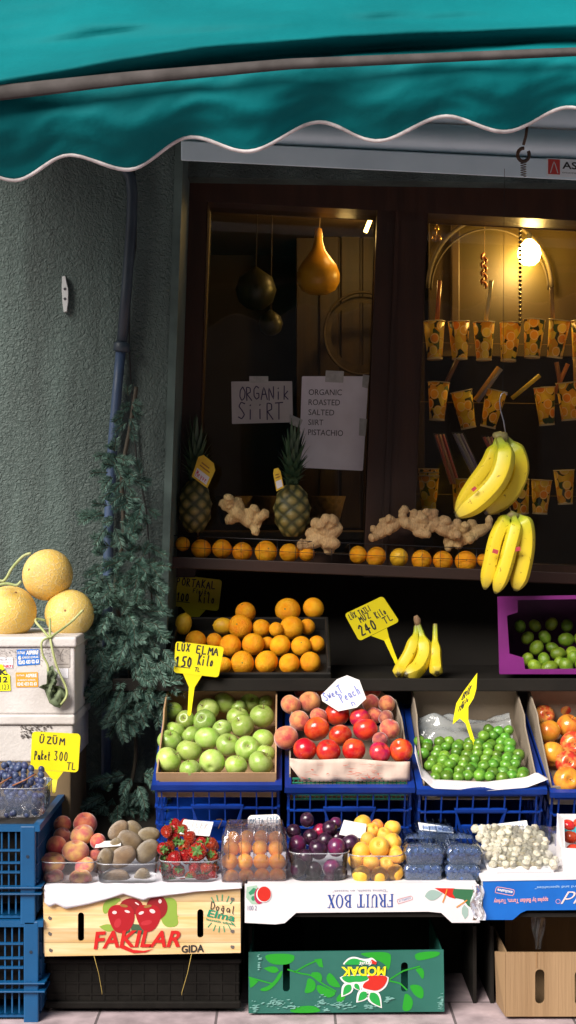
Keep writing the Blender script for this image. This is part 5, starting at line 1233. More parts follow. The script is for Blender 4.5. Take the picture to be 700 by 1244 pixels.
vl = thing('melon_vine', 'green melon vine with a wilted leaf hanging over the foam box', 'vine', P(60, 775, .36))
MB().tube(cr_spline([P(x, y, Y) for x, y, Y in [(101, 741, .43), (86, 756, .43), (66, 771, .37), (60, 774, .36), (52, 765, .38), (44, 756, .40), (45, 752, .42), (56, 754, .43)]], 30), .0034, 7).build('vine_stem', vine_m, vl, True)
MB().tube(cr_spline([P(x, y, Y) for x, y, Y in [(61, 752, .43), (61, 772, .37), (64, 790, .35), (70, 812, .35), (80, 834, .35), (81, 846, .345), (74, 856, .345)]], 30), .0034, 7).build('vine_stem', vine_m, vl, True)
MB().tube(cr_spline([P(x, y, Y) for x, y, Y in [(60, 774, .36), (51, 780, .35), (52, 795, .35), (58, 808, .35), (59, 822, .345)]], 20), .003, 7).build('vine_stem', vine_m, vl, True)
lm = mat('wilted_leaf', (.085, .115, .06), .7, (.16, .20, .10), 25, bump=.5, bscale=70)
def leafgrid(outline, c, Y, amp, seed, par):
    mb = MB(); cc = V((c[0], c[1], 0)); mb.V(P(c[0], c[1], Y - .008)); N = len(outline); R = 5
    for k in range(1, R + 1):
        f = k / R
        for i, (x, y) in enumerate(outline):
            xx = c[0] + (x - c[0]) * f; yy = c[1] + (y - c[1]) * f
            mb.V(P(xx, yy, Y + amp * noise.noise(V((xx * .12, yy * .12, seed))) * (0.4 + f) - amp * .5 * sin(xx * .5 + yy * .22)))
    for i in range(N): mb.F((0, 1 + i, 1 + (i + 1) % N))
    for k in range(R - 1):
        for i in range(N):
            a_ = 1 + k * N + i; b_ = 1 + k * N + (i + 1) % N; mb.F((a_, b_, b_ + N, a_ + N))
    o = mb.build('wilted_leaf', lm, par, True); s_ = o.modifiers.new('t', 'SOLIDIFY'); s_.thickness = .0012
leafgrid([(57, 812), (64, 808), (66, 815), (70, 818), (66, 822), (70, 828), (67, 833), (74, 834), (80, 838), (82, 846), (77, 854), (73, 860), (66, 858), (60, 854), (57, 846), (54, 838), (47, 835), (52, 832), (57, 831), (57, 822)], (65, 838), .345, .02, 3, vl)
# foam boxes on a brown carton
YF = .37
foam = mat('foam_white', (.66, .62, .60), .7, (.52, .48, .46), 8, bump=.3, bscale=130, detail=7)
grime = mat('grime_grey', (.30, .275, .26), .8, (.44, .41, .39), 40)
def foam_box(lb, yt, yb, xr, seed):
    t = thing('foam_box', lb, 'box', P(20, yb, YF), group='grimy foam boxes under the melons')
    xl = -60; d = V((0, .30, 0))
    o = MB().hexa([P(xl, yt + 12, YF), P(xr - 2, yt + 12, YF), P(xr - 2, yb, YF), P(xl, yb, YF)], [P(xl, yt + 12, YF) + d, P(xr - 2, yt + 12, YF) + d, P(xr - 2, yb, YF) + d, P(xl, yb, YF) + d]).build('box_body', foam, t); bev(o, .006, 3)
    o = MB().hexa([P(xl - 2, yt, YF - .008), P(xr, yt, YF - .008), P(xr, yt + 12.5, YF - .008), P(xl - 2, yt + 12.5, YF - .008)], [p_ + d * 1.04 for p_ in (P(xl - 2, yt, YF - .008), P(xr, yt, YF - .008), P(xr, yt + 12.5, YF - .008), P(xl - 2, yt + 12.5, YF - .008))]).build('lid', foam, t); bev(o, .006, 3)
    return t
fb1 = foam_box('upper grimy white foam box with blue and orange stickers', 774, 868, 93, 1)
fb2 = foam_box('lower grimy white foam box with scribbled ink behind the grape tag', 868.5, 926, 91, 2)
YL = YF - .0015
def sticker(pts, m_, par, nm='sticker'):
    q = Q(*pts, YL); mb = MB(); plate(mb, q, .0008, .05); o = mb.build(nm, m_, par); return q, o
a = MB(); random.seed(4)
for k in range(260):
    x = random.uniform(24, 61); y = random.uniform(874, 896); 
    if x > 55 and y > 885: continue
    qq = Q((x, y), (x + 3, y), (x + 3, y + 2), (x, y + 2), YL); shape(a, qq, ell(.5, .5, random.uniform(.2, .5), random.uniform(.15, .4), 6), .0006)
a.build('ink_smudge', mat('ink_faded', (.12, .10, .095), .8), fb2)
a = MB()
for k in range(420):
    x = random.uniform(-5, 84); y = 788 + abs(random.gauss(0, 8)); qq = Q((x, y), (x + 2.2, y), (x + 2.2, y + 1.4), (x, y + 1.4), YL); shape(a, qq, ell(.5, .5, random.uniform(.1, .5), random.uniform(.1, .4), 5), .0005)
a.build('grime_pattern', mat('grime_soft', (.30, .27, .26), .9), fb1)
q, o = sticker([(20.5, 789), (48, 788.5), (48.5, 807), (21, 809)], mat('sticker_blue', (.01, .17, .62), .45), fb1)
a = MB(); printed(a, q.sub(.04, .70, .36, .88), 'KUTNAR', bold=.03); printed(a, q.sub(.40, .66, .96, .92), 'ASPERE', bold=.05, shear=.2); printed(a, q.sub(.24, .42, .96, .56), 'KARGO EVRAK', bold=.02); shape(a, q, ell(.12, .48, .07, .13, 14)); printed(a, q.sub(.06, .08, .96, .34), '0242 433 02 63', bold=.05); a.build('lettering', mat('ink_white', (.8, .8, .8), .6), o)
q, o = sticker([(19, 817), (46, 816.5), (46.5, 834.5), (19.5, 835)], mat('sticker_orange', (.85, .33, .03), .5), fb1)
a = MB(); printed(a, q.sub(.06, .74, .4, .86), 'KUTNAR', bold=.02); printed(a, q.sub(.45, .66, .95, .9), 'ASPERE', bold=.04); printed(a, q.sub(.1, .42, .9, .54), 'KARGO EVRAK', bold=.02); printed(a, q.sub(.06, .1, .94, .34), '0242 433 02 63', bold=.04); a.build('lettering', mat('ink_white', (.8, .8, .8), .6), o)
q, o = sticker([(-10, 798), (16, 799), (16, 812), (-10, 812)], mat('label_white', (.74, .72, .76), .6), fb1)
a = MB(); printed(a, q.sub(.1, .7, .7, .82), 'antalya toptan hal'); printed(a, q.sub(.1, .45, .8, .57), 'sebze meyve 07'); a.build('lettering', mat('ink_grey', (.2, .2, .28), .6), o)
a = MB(); printed(a, q.sub(.5, .05, .98, .32), 'MEHMT', bold=.03) if False else printed(a, q.sub(.55, .05, .98, .32), 'NR71', bold=.03); a.build('red_lettering', mat('tag_red', (.6, .03, .08), .5), o)
mb = MB(); q = Q((-14, 806), (13.5, 808), (13, 839), (-14, 840), YL - .001); mb.slab([q.pt(0, 0), q.pt(0, 1), q.pt(.62, 1), q.pt(.8, .7), q.pt(.96, .6), q.pt(1, 0)], .0008, n=-q.n); o = mb.build('yellow_label', mat('label_yellow', (.86, .83, .01), .5), fb1)
a = MB(); printed(a, q.sub(.5, .60, .86, .82), 'K.', bold=.05); printed(a, q.sub(.5, .32, .86, .55), '12', bold=.03); printed(a, q.sub(.3, .05, .92, .25), '12.123'); a.build('lettering', mat('ink_black', (.02, .02, .022), .6), o)
q, o = sticker([(65, 786), (85, 786), (85, 811), (65, 811)], mat('stamp_grey', (.40, .36, .33), .8), fb1, 'moulded_mark')
a = MB(); [stroke(a, q, s_, .002, .0006) for s_ in ([(.6, .9), (.4, .6), (.45, .35), (.6, .3)], [(.1, .15), (.9, .17)])]; a.build('mark_lines', mat('grime_dark', (.2, .17, .15), .8), o)
sticker([(68, 812), (83, 812), (83, 824), (68, 824)], mat('label_white', (.74, .72, .76), .6), fb1)
bc = thing('brown_carton', 'dull brown carton on the pavement carrying the foam boxes', 'carton', P(20, 1200, YF))
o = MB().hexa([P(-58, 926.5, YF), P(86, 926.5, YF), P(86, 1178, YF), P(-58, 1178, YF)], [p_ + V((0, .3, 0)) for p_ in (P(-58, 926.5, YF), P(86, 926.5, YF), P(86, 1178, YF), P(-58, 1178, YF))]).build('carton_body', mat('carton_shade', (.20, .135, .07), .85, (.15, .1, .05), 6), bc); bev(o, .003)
MB().hexa([P(-56, 1030, YF - .002), P(84, 1030, YF - .002), P(84, 1042, YF - .002), P(-56, 1042, YF - .002)], [P(-56, 1030, YF - .0005), P(84, 1030, YF - .0005), P(84, 1042, YF - .0005), P(-56, 1042, YF - .0005)]).build('packing_tape', mat('tape_brown', (.25, .18, .1), .3), bc)

# fir garland along the pipe
random.seed(11)
ndm = [mat('needle_dark', (.030, .080, .052), .55, (.05, .12, .10), 3), mat('needle_pale', (.20, .33, .27), .6, (.11, .21, .16), 3)]
fg = thing('fir_garland', 'dark green artificial fir garland hanging over the pipe by the wall', 'garland', P(150, 520, .7))
stalks = MB(); nd = MB()
def sprig(p, d, L, dens=1.0, pale=.3):
    d = d.normalized(); q_ = V((random.uniform(-.5, .5), random.uniform(-.4, .1), -random.uniform(.2, .8))); n = 9; pts = [p + d * L * i / n + q_ * L * .35 * (i / n) ** 2 for i in range(n + 1)]
    stalks.tube(pts, .0011, 4, False)
    m_ = int(L / .00036 * dens)
    for k in range(m_):
        t = random.random() * n * .999; i = int(t); f = t - i; c = pts[i].lerp(pts[i + 1], f); ax = (pts[i + 1] - pts[i]).normalized()
        s_ = ax.cross(V((0, 1, 0))); s_.normalize(); s_ = s_ * random.choice([-1, 1]) + V((random.gauss(0, .38), random.gauss(0, .38), random.gauss(0, .38))); s_ = (s_ - ax * s_.dot(ax)); s_.normalize()
        dd = (s_ * .72 + ax * .85).normalized(); l = random.uniform(.018, .028) * (1 - .4 * (t / n) ** 3); w_ = dd.cross(V((random.gauss(0, 1), random.gauss(0, 1), random.gauss(0, 1)))).normalized() * .00055
        nd.cur = 1 if random.random() < pale else 0
        a_ = nd.V(c - w_); b_ = nd.V(c + w_); m1_ = nd.V(c + dd * l * .6 + w_ * .9); e_ = nd.V(c + dd * l); m2_ = nd.V(c + dd * l * .6 - w_ * .9); nd.F((a_, b_, m1_, e_, m2_))
def clump(cx, cy, rx, ry, n0, Y=.60, L=.055, pale=.3, dy=.09):
    n = int(n0 * .88)
    for k in range(n):
        a = random.uniform(0, 2 * pi); r = sqrt(random.random()); x = cx + rx * r * cos(a); y = cy + ry * r * sin(a)
        p_ = P(x, y, Y + random.uniform(-dy / 2, dy / 2)); d = V((cos(a) * r * 1.1 + random.uniform(-.6, .6), -.45 + random.uniform(-.5, .4), -sin(a) * r * .7 + random.uniform(-.7, .25)))
        sprig(p_, d, L * random.uniform(.7, 1.25), 1.0, pale * random.uniform(.4, 1.8))
spine = cr_spline([P(x, y, .68) for x, y in [(166, 470), (158, 520), (148, 580), (150, 650), (140, 720), (155, 790), (160, 850), (165, 920), (150, 990)]], 60)
MB().tube(spine, .006, 7).build('stem', mat('garland_wire', (.05, .04, .025), .7), fg, True)
clump(156, 500, 8, 34, 16, L=.035, pale=.25); clump(134, 556, 9, 14, 9, L=.04, pale=.5); clump(146, 580, 16, 26, 26, L=.045, pale=.4)
clump(142, 628, 22, 22, 26, L=.05, pale=.5); clump(160, 670, 30, 28, 24, L=.05, pale=.12); clump(126, 690, 14, 30, 20, L=.045, pale=.3)
clump(135, 735, 24, 20, 32, L=.055, pale=.65); clump(168, 745, 26, 26, 22, pale=.15); clump(150, 785, 30, 24, 36, L=.06, pale=.5); clump(186, 790, 17, 20, 22, L=.055, pale=.4)
clump(152, 832, 26, 24, 34, L=.06, pale=.5); clump(190, 845, 12, 30, 22, L=.055, pale=.35); clump(142, 872, 14, 18, 16, L=.055, pale=.6); clump(120, 770, 12, 30, 18, L=.045, pale=.35); clump(118, 830, 10, 14, 8, L=.04, pale=.2)
clump(160, 950, 26, 14, 16, L=.06, pale=.45); clump(130, 975, 18, 14, 16, L=.055, pale=.4); clump(182, 975, 14, 20, 12, L=.05, pale=.25)
clump(150, 700, 34, 34, 26, L=.055, pale=.25); clump(150, 760, 36, 30, 22, L=.06, pale=.4); clump(168, 830, 30, 36, 22, L=.06, pale=.35); clump(168, 600, 20, 30, 14, L=.045, pale=.08); clump(180, 700, 18, 40, 18, L=.05, pale=.1)
k0 = len(nd.v); nd.v += stalks.v; nd.f += [tuple(i + k0 for i in f) for f in stalks.f]; nd.mi += [2] * len(stalks.f)
nd.build('needle_foliage', ndm + [mat('garland_wire', (.05, .04, .025), .7)], fg)
# ------------------------------------------------------------------ price tags
yel = mat('tag_plastic', (.84, .72, .01), .38, (.78, .64, .008), 6)
ink = mat('ink_black', (.02, .02, .022), .6); pen_b = mat('pen_blue', (.12, .17, .45), .6)
def price_tag(lb, corners, stake, Y, lines, Ys=None, dark=None):
    """corners TL,TR,BR,BL pixels; stake: neck left, neck right (pixels on the lower edge), taper point, tip"""
    t = thing('price_tag', lb, 'price tag', P(*stake[3], Y), 'yellow price tags on stakes')
    q = Quad(*[P(x, y, Y) for x, y in corners]); mb = MB(); plate(mb, q, .0018, .10); o = mb.build('tag_plate', yel, t)
    nl, nr, mid, tip = stake; w1 = 3.4; Yb = Ys if Ys is not None else Y
    dx = tip[0] - mid[0]; dy = tip[1] - mid[1]; L = sqrt(dx * dx + dy * dy); nx, ny = dy / L, -dx / L
    mb = MB(); pts = [P(*nl, Y + .0008), P(*nr, Y + .0008), P(mid[0] + nx * w1, mid[1] + ny * w1, Y + .0008), P(tip[0] + nx * 2, tip[1] + ny * 2, Yb), P(tip[0], tip[1] + 2, Yb), P(tip[0] - nx * 2, tip[1] - ny * 2, Yb), P(mid[0] - nx * w1, mid[1] - ny * w1, Y + .0008)]
    mb.slab(pts, .0022); mb.build('stake', yel, t)
    a = MB()
    for ln in lines: hand(a, q, *ln)
    a.build('lettering', dark or ink, t); return t
price_tag('bright yellow tag reading LÜX ELMA 150 over the green apples', [(213.5, 779), (272.5, 786), (265.5, 823), (211, 817)], [(222, 817.5), (246, 820), (233, 835), (230, 868)], .53,
          [('LÜX', .04, .72, .32, .95, .0034), ('ELMA', .44, .70, .93, .95, .0036), ('150', .02, .22, .42, .55, .0046), ('Kilo', .5, .34, .86, .66, .0036), ('TL', .46, .12, .58, .24, .0022), ('_', .03, .2, .44, .3, .002)], .46)
price_tag('yellow tag reading PORTAKAL standing in shade behind the oranges', [(212, 698), (270, 704.5), (265.5, 742.5), (209, 736)], [(220, 737), (250, 741), (236, 752), (233, 772)], 1.08,
          [('PORTAKAL', .06, .68, .90, .92, .0036), ('Finike', .42, .50, .78, .64, .0024), ('100', .08, .20, .38, .46, .0038), ('Kilo', .56, .22, .92, .52, .0034), ('_', .08, .16, .44, .24, .002)], 1.0)
price_tag('yellow tag reading 240 Kilo TL leaning by the standing bananas', [(418.5, 746), (465, 724), (485.5, 755), (436.5, 779)], [(451, 772.5), (470, 763), (470, 777), (484, 810)], .90,
          [('LÜX TATLI', .06, .74, .62, .92, .0026), ('MUZ', .24, .52, .52, .72, .003), ('240', .10, .10, .54, .46, .0046), ('Kilo', .60, .42, .88, .64, .003), ('TL', .70, .14, .93, .36, .0032)], .72)
price_tag('yellow tag reading ÜZÜM Paket 300 TL standing behind the dark grapes', [(39, 888.5), (98, 891.5), (95, 938.5), (37, 934)], [(54, 935.5), (77, 937.5), (66.5, 947), (65.5, 962)], .24,
          [('ÜZÜM', .16, .70, .72, .88, .0032), ('Paket', .07, .27, .42, .50, .0026), ('300', .48, .26, .80, .52, .0026), ('TL', .75, .06, .97, .24, .0024)], .22)
t = thing('price_tag', 'bent yellow tag turned nearly edge on, stuck in the small green plums', 'price tag', P(578, 912, .46), 'yellow price tags on stakes')
def bp3(x, y): return P(x, y, .44 + (580 - x) * .0016)
MB().slab([bp3(*p_) for p_ in [(579.8, 817.5), (578.8, 836.5), (575.6, 848), (569, 858.7), (569, 873.7), (565.7, 879), (558.6, 872.8), (550, 880), (552, 866.6), (554.6, 854), (564, 839)]], .0018, n=V((.5, .85, 0))).build('tag_plate', yel, t)
MB().slab([bp3(*p_) for p_ in [(569, 873.9), (580.5, 911.8), (577, 914), (565.7, 879.2)]], .0022).build('stake', yel, t)
a = MB(); q = Quad(bp3(563.5, 839.5), bp3(578, 823), bp3(570, 858), bp3(553, 868)); hand(a, q, 'ERİK', .12, .55, .8, .85, .0024); hand(a, q, 'Kilo', .3, .22, .85, .42, .002); hand(a, q, '120', .15, .05, .6, .3, .002); a.build('lettering', ink, t)

wpap = mat('note_paper', (.72, .69, .68), .7, (.68, .65, .64), 20)
def note(lb, corners, Y, lines, m_=wpap, rnd=.04, pen=pen_b, tilt=.02, poly=None, th=.0009):
    t = thing('paper_note', lb, 'note', P(*corners[3], Y), 'handwritten paper notes among the fruit'); q = Quad(P(*corners[0], Y + tilt), P(*corners[1], Y + tilt), P(*corners[2], Y), P(*corners[3], Y)); mb = MB()
    if poly: mb.slab([q.pt(u, v) for u, v in poly], th, n=-q.n)
    else: plate(mb, q, th, rnd)
    mb.build('paper', m_, t); a = MB()
    for ln in lines: hand(a, q, *ln)
    if lines: a.build('lettering', pen, t)
    return t
nq = [(388.5, 842), (430, 822), (452, 858), (408, 876)]
note('white eight sided note reading Sweet Peach stuck among the peaches', [(380, 842), (428, 816), (447, 850), (399, 876)], .455, [('SweeT', .17, .58, .62, .84, .0034), ('Peach', .47, .30, .96, .58, .0034), ('n', .62, .06, .76, .26, .003)], tilt=.03, th=.0015,
     poly=[(.10, .64), (.14, .82), (.62, 1.02), (.86, .98), (1.05, .66), (.98, .05), (.70, -.05), (.30, .12)], pen=mat('pen_violet', (.16, .20, .50), .6))
note('slanted cream note reading ÇİLEK stuck on the strawberries', [(223.5, 995.5), (259.5, 998.5), (254.5, 1016), (218, 1013)], .14, [('ÇİLEK', .14, .50, .90, .88, .0018), ('Paket 1', .1, .1, .66, .44, .0014)], pen=mat('pencil', (.42, .40, .40), .7))
note('rounded white note reading MALTA ERİĞ standing on the loquat box', [(301, 990.5), (340, 989), (342, 1017), (301, 1018)], .155, [('MALTA ERİĞ', .06, .62, .95, .86, .0019), ('Paket', .46, .26, .94, .54, .0019), ('2', .14, .14, .38, .46, .0019)], rnd=.2, pen=mat('pen_teal', (.05, .15, .25), .6))
note('blank cream note leaning between the dark plums and the apricots', [(418, 996), (445.5, 1001), (443, 1019), (412, 1014)], .13, [('Paket', .2, .4, .8, .7, .0010)], pen=mat('pencil_pale', (.62, .58, .58), .7))
note('small white note lying between the flat peaches and the kiwis', [(118, 1022), (147, 1021), (147, 1027.5), (115, 1030)], .11, [('Kilo', .2, .3, .8, .7, .0009)], pen=mat('pencil_pale', (.62, .58, .58), .7))
note('white note on top of the back blueberry boxes', [(508, 999), (550, 1005), (551, 1012), (510, 1008)], .20, [('BLUEBERRY', .1, .3, .92, .75, .0011)], mat('note_paper_white', (.80, .80, .82), .6))
note('white note lying across the pale mulberries', [(596, 1002), (640, 996.5), (642, 1007), (600, 1011)], .16, [('Beyaz Dut' if False else 'DUT Paket', .12, .28, .92, .75, .0012)], mat('note_paper_white', (.80, .80, .82), .6))
note('turquoise note on the small red tomatoes at the stall end', [(687, 1000), (722, 1012), (722, 1027), (685, 1013)], .12, [('DOM', .2, .3, .8, .8, .002)], mat('note_turquoise', (.06, .50, .50), .6))

# ------------------------------------------------------------------ clear punnets
clr = clear_mat('punnet_plastic', (.95, .96, .98), 1.3, .035, .07, (.75, .78, .84), bump=.35, bscale=70)
def rrect(w_, d_, r, n=5):
    out = []
    for (cx, cy, a0) in ((w_ / 2 - r, d_ / 2 - r, 0), (-w_ / 2 + r, d_ / 2 - r, pi / 2), (-w_ / 2 + r, -d_ / 2 + r, pi), (w_ / 2 - r, -d_ / 2 + r, 1.5 * pi)):
        for k in range(n + 1): a = a0 + pi / 2 * k / n; out.append((cx + r * cos(a), cy + r * sin(a)))
    return out
def punnet(lb, x0, x1, ytop, ybot, Y, dep=.12, taper=.90, m_=None, ribs=True, group='clear punnets of the front row', rad=.03):
    c = P((x0 + x1) / 2, ybot, Y); W = S(x1 - x0, Y); H = S(ybot - ytop, Y); t = thing('clear_punnet', lb, 'punnet', c + V((0, dep / 2, 0)), group)
    ctr = c + V((0, dep / 2, 0)); mb = MB(); rings = []
    for z, s_ in ((0, taper - .03), (.004, taper), (H * .5, (1 + taper) / 2), (H - .006, .985), (H - .004, 1.0), (H, 1.02)):
        ring = []
        for i, (x, y) in enumerate(rrect(W, dep, rad, 7)):
            k = s_ * (1 + (.012 * (i % 2) if ribs and .003 < z < H - .007 else 0)); ring.append(mb.V(ctr + V((x * k, y * k, z))))
        rings.append(ring)
    for a_, b_ in zip(rings, rings[1:]):
        n = len(a_)
        for i in range(n): mb.F((a_[i], a_[(i + 1) % n], b_[(i + 1) % n], b_[i]))
    mb.F(rings[0][::-1]); mb.build('tub', m_ or clr, t, auto=50)
    MB().tube([ctr + V((x * 1.02, y * 1.02, H)) for x, y in rrect(W, dep, rad, 7) + [rrect(W, dep, rad, 7)[0]]], .0016, 6).build('lip', clear_mat('lip_plastic', (.95, .96, .98), 2.5, .30, .1, (.8, .82, .88)), t, True)
    return t
punnet('clear punnet of flat pink peaches at the left end', 48, 118, 1048, 1079, .02, .12)
punnet('clear punnet of brown kiwis beside the flat peaches', 116, 190, 1050, 1083, .02, .12)
punnet('clear punnet heaped with strawberries', 193, 264, 1047, 1080, .03, .12)
punnet('clear punnet of dark plums', 352, 424, 1037, 1071, .03, .12)
punnet('clear punnet of yellow apricots', 425, 490, 1040, 1071, .03, .12)
G1 = 'fruit in the clear front punnets'
yf = lambda base, k=.00125: (lambda y, x: .085 + (base - y) * k)
heap([[(65, 1067, 13, 'flat_peach'), (98, 1067, 14, 'flat_peach')], [(64, 1048.6, 16, 'flat_peach', (.15, .1, 0)), (92, 1034, 16.5, 'flat_peach', (.2, -.1, 1)), (103, 1052, 12, 'flat_peach')],
      [(69, 1028, 12.5, 'peach'), (76, 1016.5, 11.5, 'dark_peach'), (100, 1014.5, 14.5, 'flat_peach'), (119, 1022, 9.5, 'peach'), (116, 1039, 8, 'dark_peach')], [(76, 1001.5, 11, 'peach'), (103.5, 1001, 14, 'peach')]],
     yf(1068), 'flat pink peach', 'of the peach punnet', 'peaches in the leftmost punnet', 'peach', rowwords=['bottom row', 'second row', 'third row', 'top row'], kinddesc={'flat_peach': 'flat pink peach', 'peach': 'orange pink peach', 'dark_peach': 'dusky dark peach'}, maxpush=.03)
heap([[(141, 1068, 14.5, 'kiwi', (0, 1.4, 0)), (172, 1068, 12.5, 'kiwi', (0, .3, 0))], [(128, 1044, 13, 'kiwi', (0, .3, 0)), (149, 1041, 15.5, 'kiwi', (.1, 1.1, .3)), (179, 1034, 15, 'kiwi', (0, .8, -.3))],
      [(158, 1022, 15, 'kiwi', (0, -1.0, .2)), (139, 1028, 10, 'kiwi', (0, .7, 0))], [(144, 1009, 12.5, 'kiwi', (0, .8, 0)), (163, 1008, 11.5, 'kiwi', (.3, -.7, 0)), (181, 1014, 11.5, 'kiwi', (0, 1.5, 0))]],
     yf(1068), 'fuzzy brown kiwi', 'of the kiwi punnet', 'kiwis in their punnet', 'kiwi', maxpush=.03)
R_ = random.Random(5)
def sr(): return (R_.uniform(-.9, .2), R_.uniform(-1.2, 1.2), R_.uniform(-.8, .8)) if R_.random() < .55 else (R_.uniform(.9, 1.5), R_.uniform(-.6, .6), R_.uniform(-.6, .6))
sb = lambda x, y, r: (x, y, r * 1.12, 'strawberry', sr())
heap([[sb(204, 1070, 8.5), sb(222, 1073.5, 7.5), sb(233, 1066, 8), sb(246, 1071, 8.5), sb(258, 1066, 7)], [sb(202, 1056, 8), sb(217, 1058, 8), sb(236.6, 1053, 8.5), sb(251, 1055, 8), sb(260, 1055, 6)],
      [sb(202, 1043, 8), sb(213, 1043, 8.5), sb(225, 1040, 8), sb(241, 1035, 11), sb(258, 1040, 7.5)], [sb(198, 1031, 7.5), sb(206, 1030, 7.5), sb(225, 1029, 8), sb(245, 1024, 7.5), sb(258, 1026, 8)],
      [sb(211, 1021, 8.5), sb(231, 1018, 8), sb(249, 1018, 6.5)], [sb(203, 1011, 7.5), sb(213, 1007, 8), sb(223, 1009, 7.5), sb(238, 1012, 7)], [sb(214, 1001, 6.5), sb(224, 1001, 6)]],
     yf(1070, .0012), 'red strawberry', 'of the strawberry punnet', 'strawberries in their punnet', 'strawberry', keep=.82, maxpush=.03)
heap([[(363, 1054, 10.5, 'plum'), (381, 1057, 10, 'plum'), (403, 1055, 11, 'violet_plum'), (414, 1061, 8.5, 'plum')], [(361.7, 1026, 11, 'violet_plum'), (386.4, 1032, 12, 'plum'), (408.6, 1029, 10.8, 'violet_plum'), (426, 1025, 11.2, 'plum')],
      [(377.7, 1017, 9.8, 'plum'), (395, 1021.5, 10, 'plum'), (410, 1018.4, 8.5, 'plum'), (358, 1040, 9, 'plum'), (371, 1041, 9, 'plum')], [(357, 1010, 8.8, 'plum'), (388.7, 1010, 9.2, 'red_plum'), (400.6, 1006, 9.2, 'plum')], [(373, 996, 9, 'plum'), (408, 999.6, 7, 'violet_plum')]],
     yf(1056), 'dark purple plum', 'of the plum punnet', 'plums in their punnet', 'plum', kinddesc={'violet_plum': 'violet plum', 'red_plum': 'bright red plum'}, maxpush=.03)
heap([[(439.4, 1062.5, 11.2, 'apricot'), (461, 1063.5, 11.2, 'apricot'), (480, 1060, 10.6, 'apricot')], [(432, 1046, 9.5, 'apricot'), (450.4, 1049, 10.8, 'apricot'), (470, 1050, 10.8, 'apricot', 'o'), (483, 1040, 9.5, 'apricot')],
      [(439.4, 1034.5, 12, 'apricot'), (460.7, 1029, 12.5, 'apricot', 'o'), (479, 1037, 10, 'apricot')], [(447, 1020.5, 10, 'apricot'), (467, 1014.5, 10, 'apricot'), (477, 1023, 11, 'apricot')],
      [(452, 1009, 9, 'apricot'), (477, 1006, 10.5, 'apricot')], [(440.6, 1000.5, 10.8, 'apricot'), (458, 1003, 8, 'red_apricot')]],
     yf(1062), 'golden apricot', 'of the apricot punnet', 'apricots in their punnet', 'apricot', kinddesc={'red_apricot': 'reddish apricot'}, maxpush=.03)
# loquats in a hinged clear box
def clam(lb, x0, x1, ylid, yrim, ybot, Y, dep, m_=clr, lidlift=.0, group='hinged clear boxes of the front row'):
    c = P((x0 + x1) / 2, ybot, Y); W = S(x1 - x0, Y); H = S(ybot - yrim, Y); HL = S(yrim - ylid, Y); t = thing('clear_box', lb, 'box', c + V((0, dep / 2, 0)), group); ctr = c + V((0, dep / 2, 0))
    def shell(levels, nm, rib):
        mb = MB(); rings = []
        for z, s_ in levels:
            rings.append([mb.V(ctr + V((x * s_ * (1 + (rib if i % 2 else 0)), y * s_ * (1 + (rib if i % 2 else 0)), z))) for i, (x, y) in enumerate(rrect(W, dep, .012, 4))])
        for a_, b_ in zip(rings, rings[1:]):
            n = len(a_)
            for i in range(n): mb.F((a_[i], a_[(i + 1) % n], b_[(i + 1) % n], b_[i]))
        mb.F(rings[0][::-1] if nm == 'tub' else rings[-1]); return mb.build(nm, m_, t, auto=50)
    shell([(0, .90), (.003, .92), (H - .003, .97), (H - .002, 1.02), (H, 1.02)], 'tub', .006)
    lid = shell([(H + .0005, 1.02), (H + .002, 1.02), (H + .003, .96), (H + HL * .75, .92), (H + HL * .8, .86), (H + HL, .82)], 'lid', .006)
    mb = MB(); rng = random.Random(x0)
    for k in range(5):
        x = (-.36 + .18 * k) * W
        for s_ in (-1,): mb.tube([ctr + V((x, -dep / 2 * .985, H + .004)), ctr + V((x, -dep / 2 * .93, H + HL * .75)), ctr + V((x, -dep / 2 * .84, H + HL)), ctr + V((x, dep / 2 * .8, H + HL + .001))], .0014, 5)
    mb.build('lid_rib', m_, lid, True)
    return t
lid_c = clear_mat('box_plastic', (.95, .93, .96), 1.6, .07, .06, (.66, .60, .72), bump=.6, bscale=60)
clam('hinged clear box of loquats in two layers', 266, 351, 1008, 1046, 1077, .03, .13, lid_c)
heap([[(281, 1066, 10.2, 'loquat', 'o'), (299.3, 1065.5, 10.2, 'loquat', 'o'), (318.4, 1065, 10.2, 'loquat', 'o'), (337, 1065, 10.2, 'loquat', 'o')], [(279, 1046.5, 10, 'loquat'), (297.8, 1047, 10, 'loquat'), (317.8, 1047, 10, 'loquat'), (337, 1047, 10, 'loquat')],
      [(281, 1031, 9.5, 'loquat'), (297, 1030, 9.5, 'loquat'), (316, 1030, 9.5, 'loquat'), (335, 1031, 9.5, 'loquat')], [(283, 1019, 9, 'loquat'), (300, 1018, 9, 'loquat'), (318, 1018, 9, 'loquat'), (335, 1019, 9, 'loquat')]],
     lambda y, x: .068 + (1066 - y) * .0013 , 'orange loquat', 'of the clear hinged box', 'loquats in the hinged box', 'loquat', maxpush=.02, keep=.9)
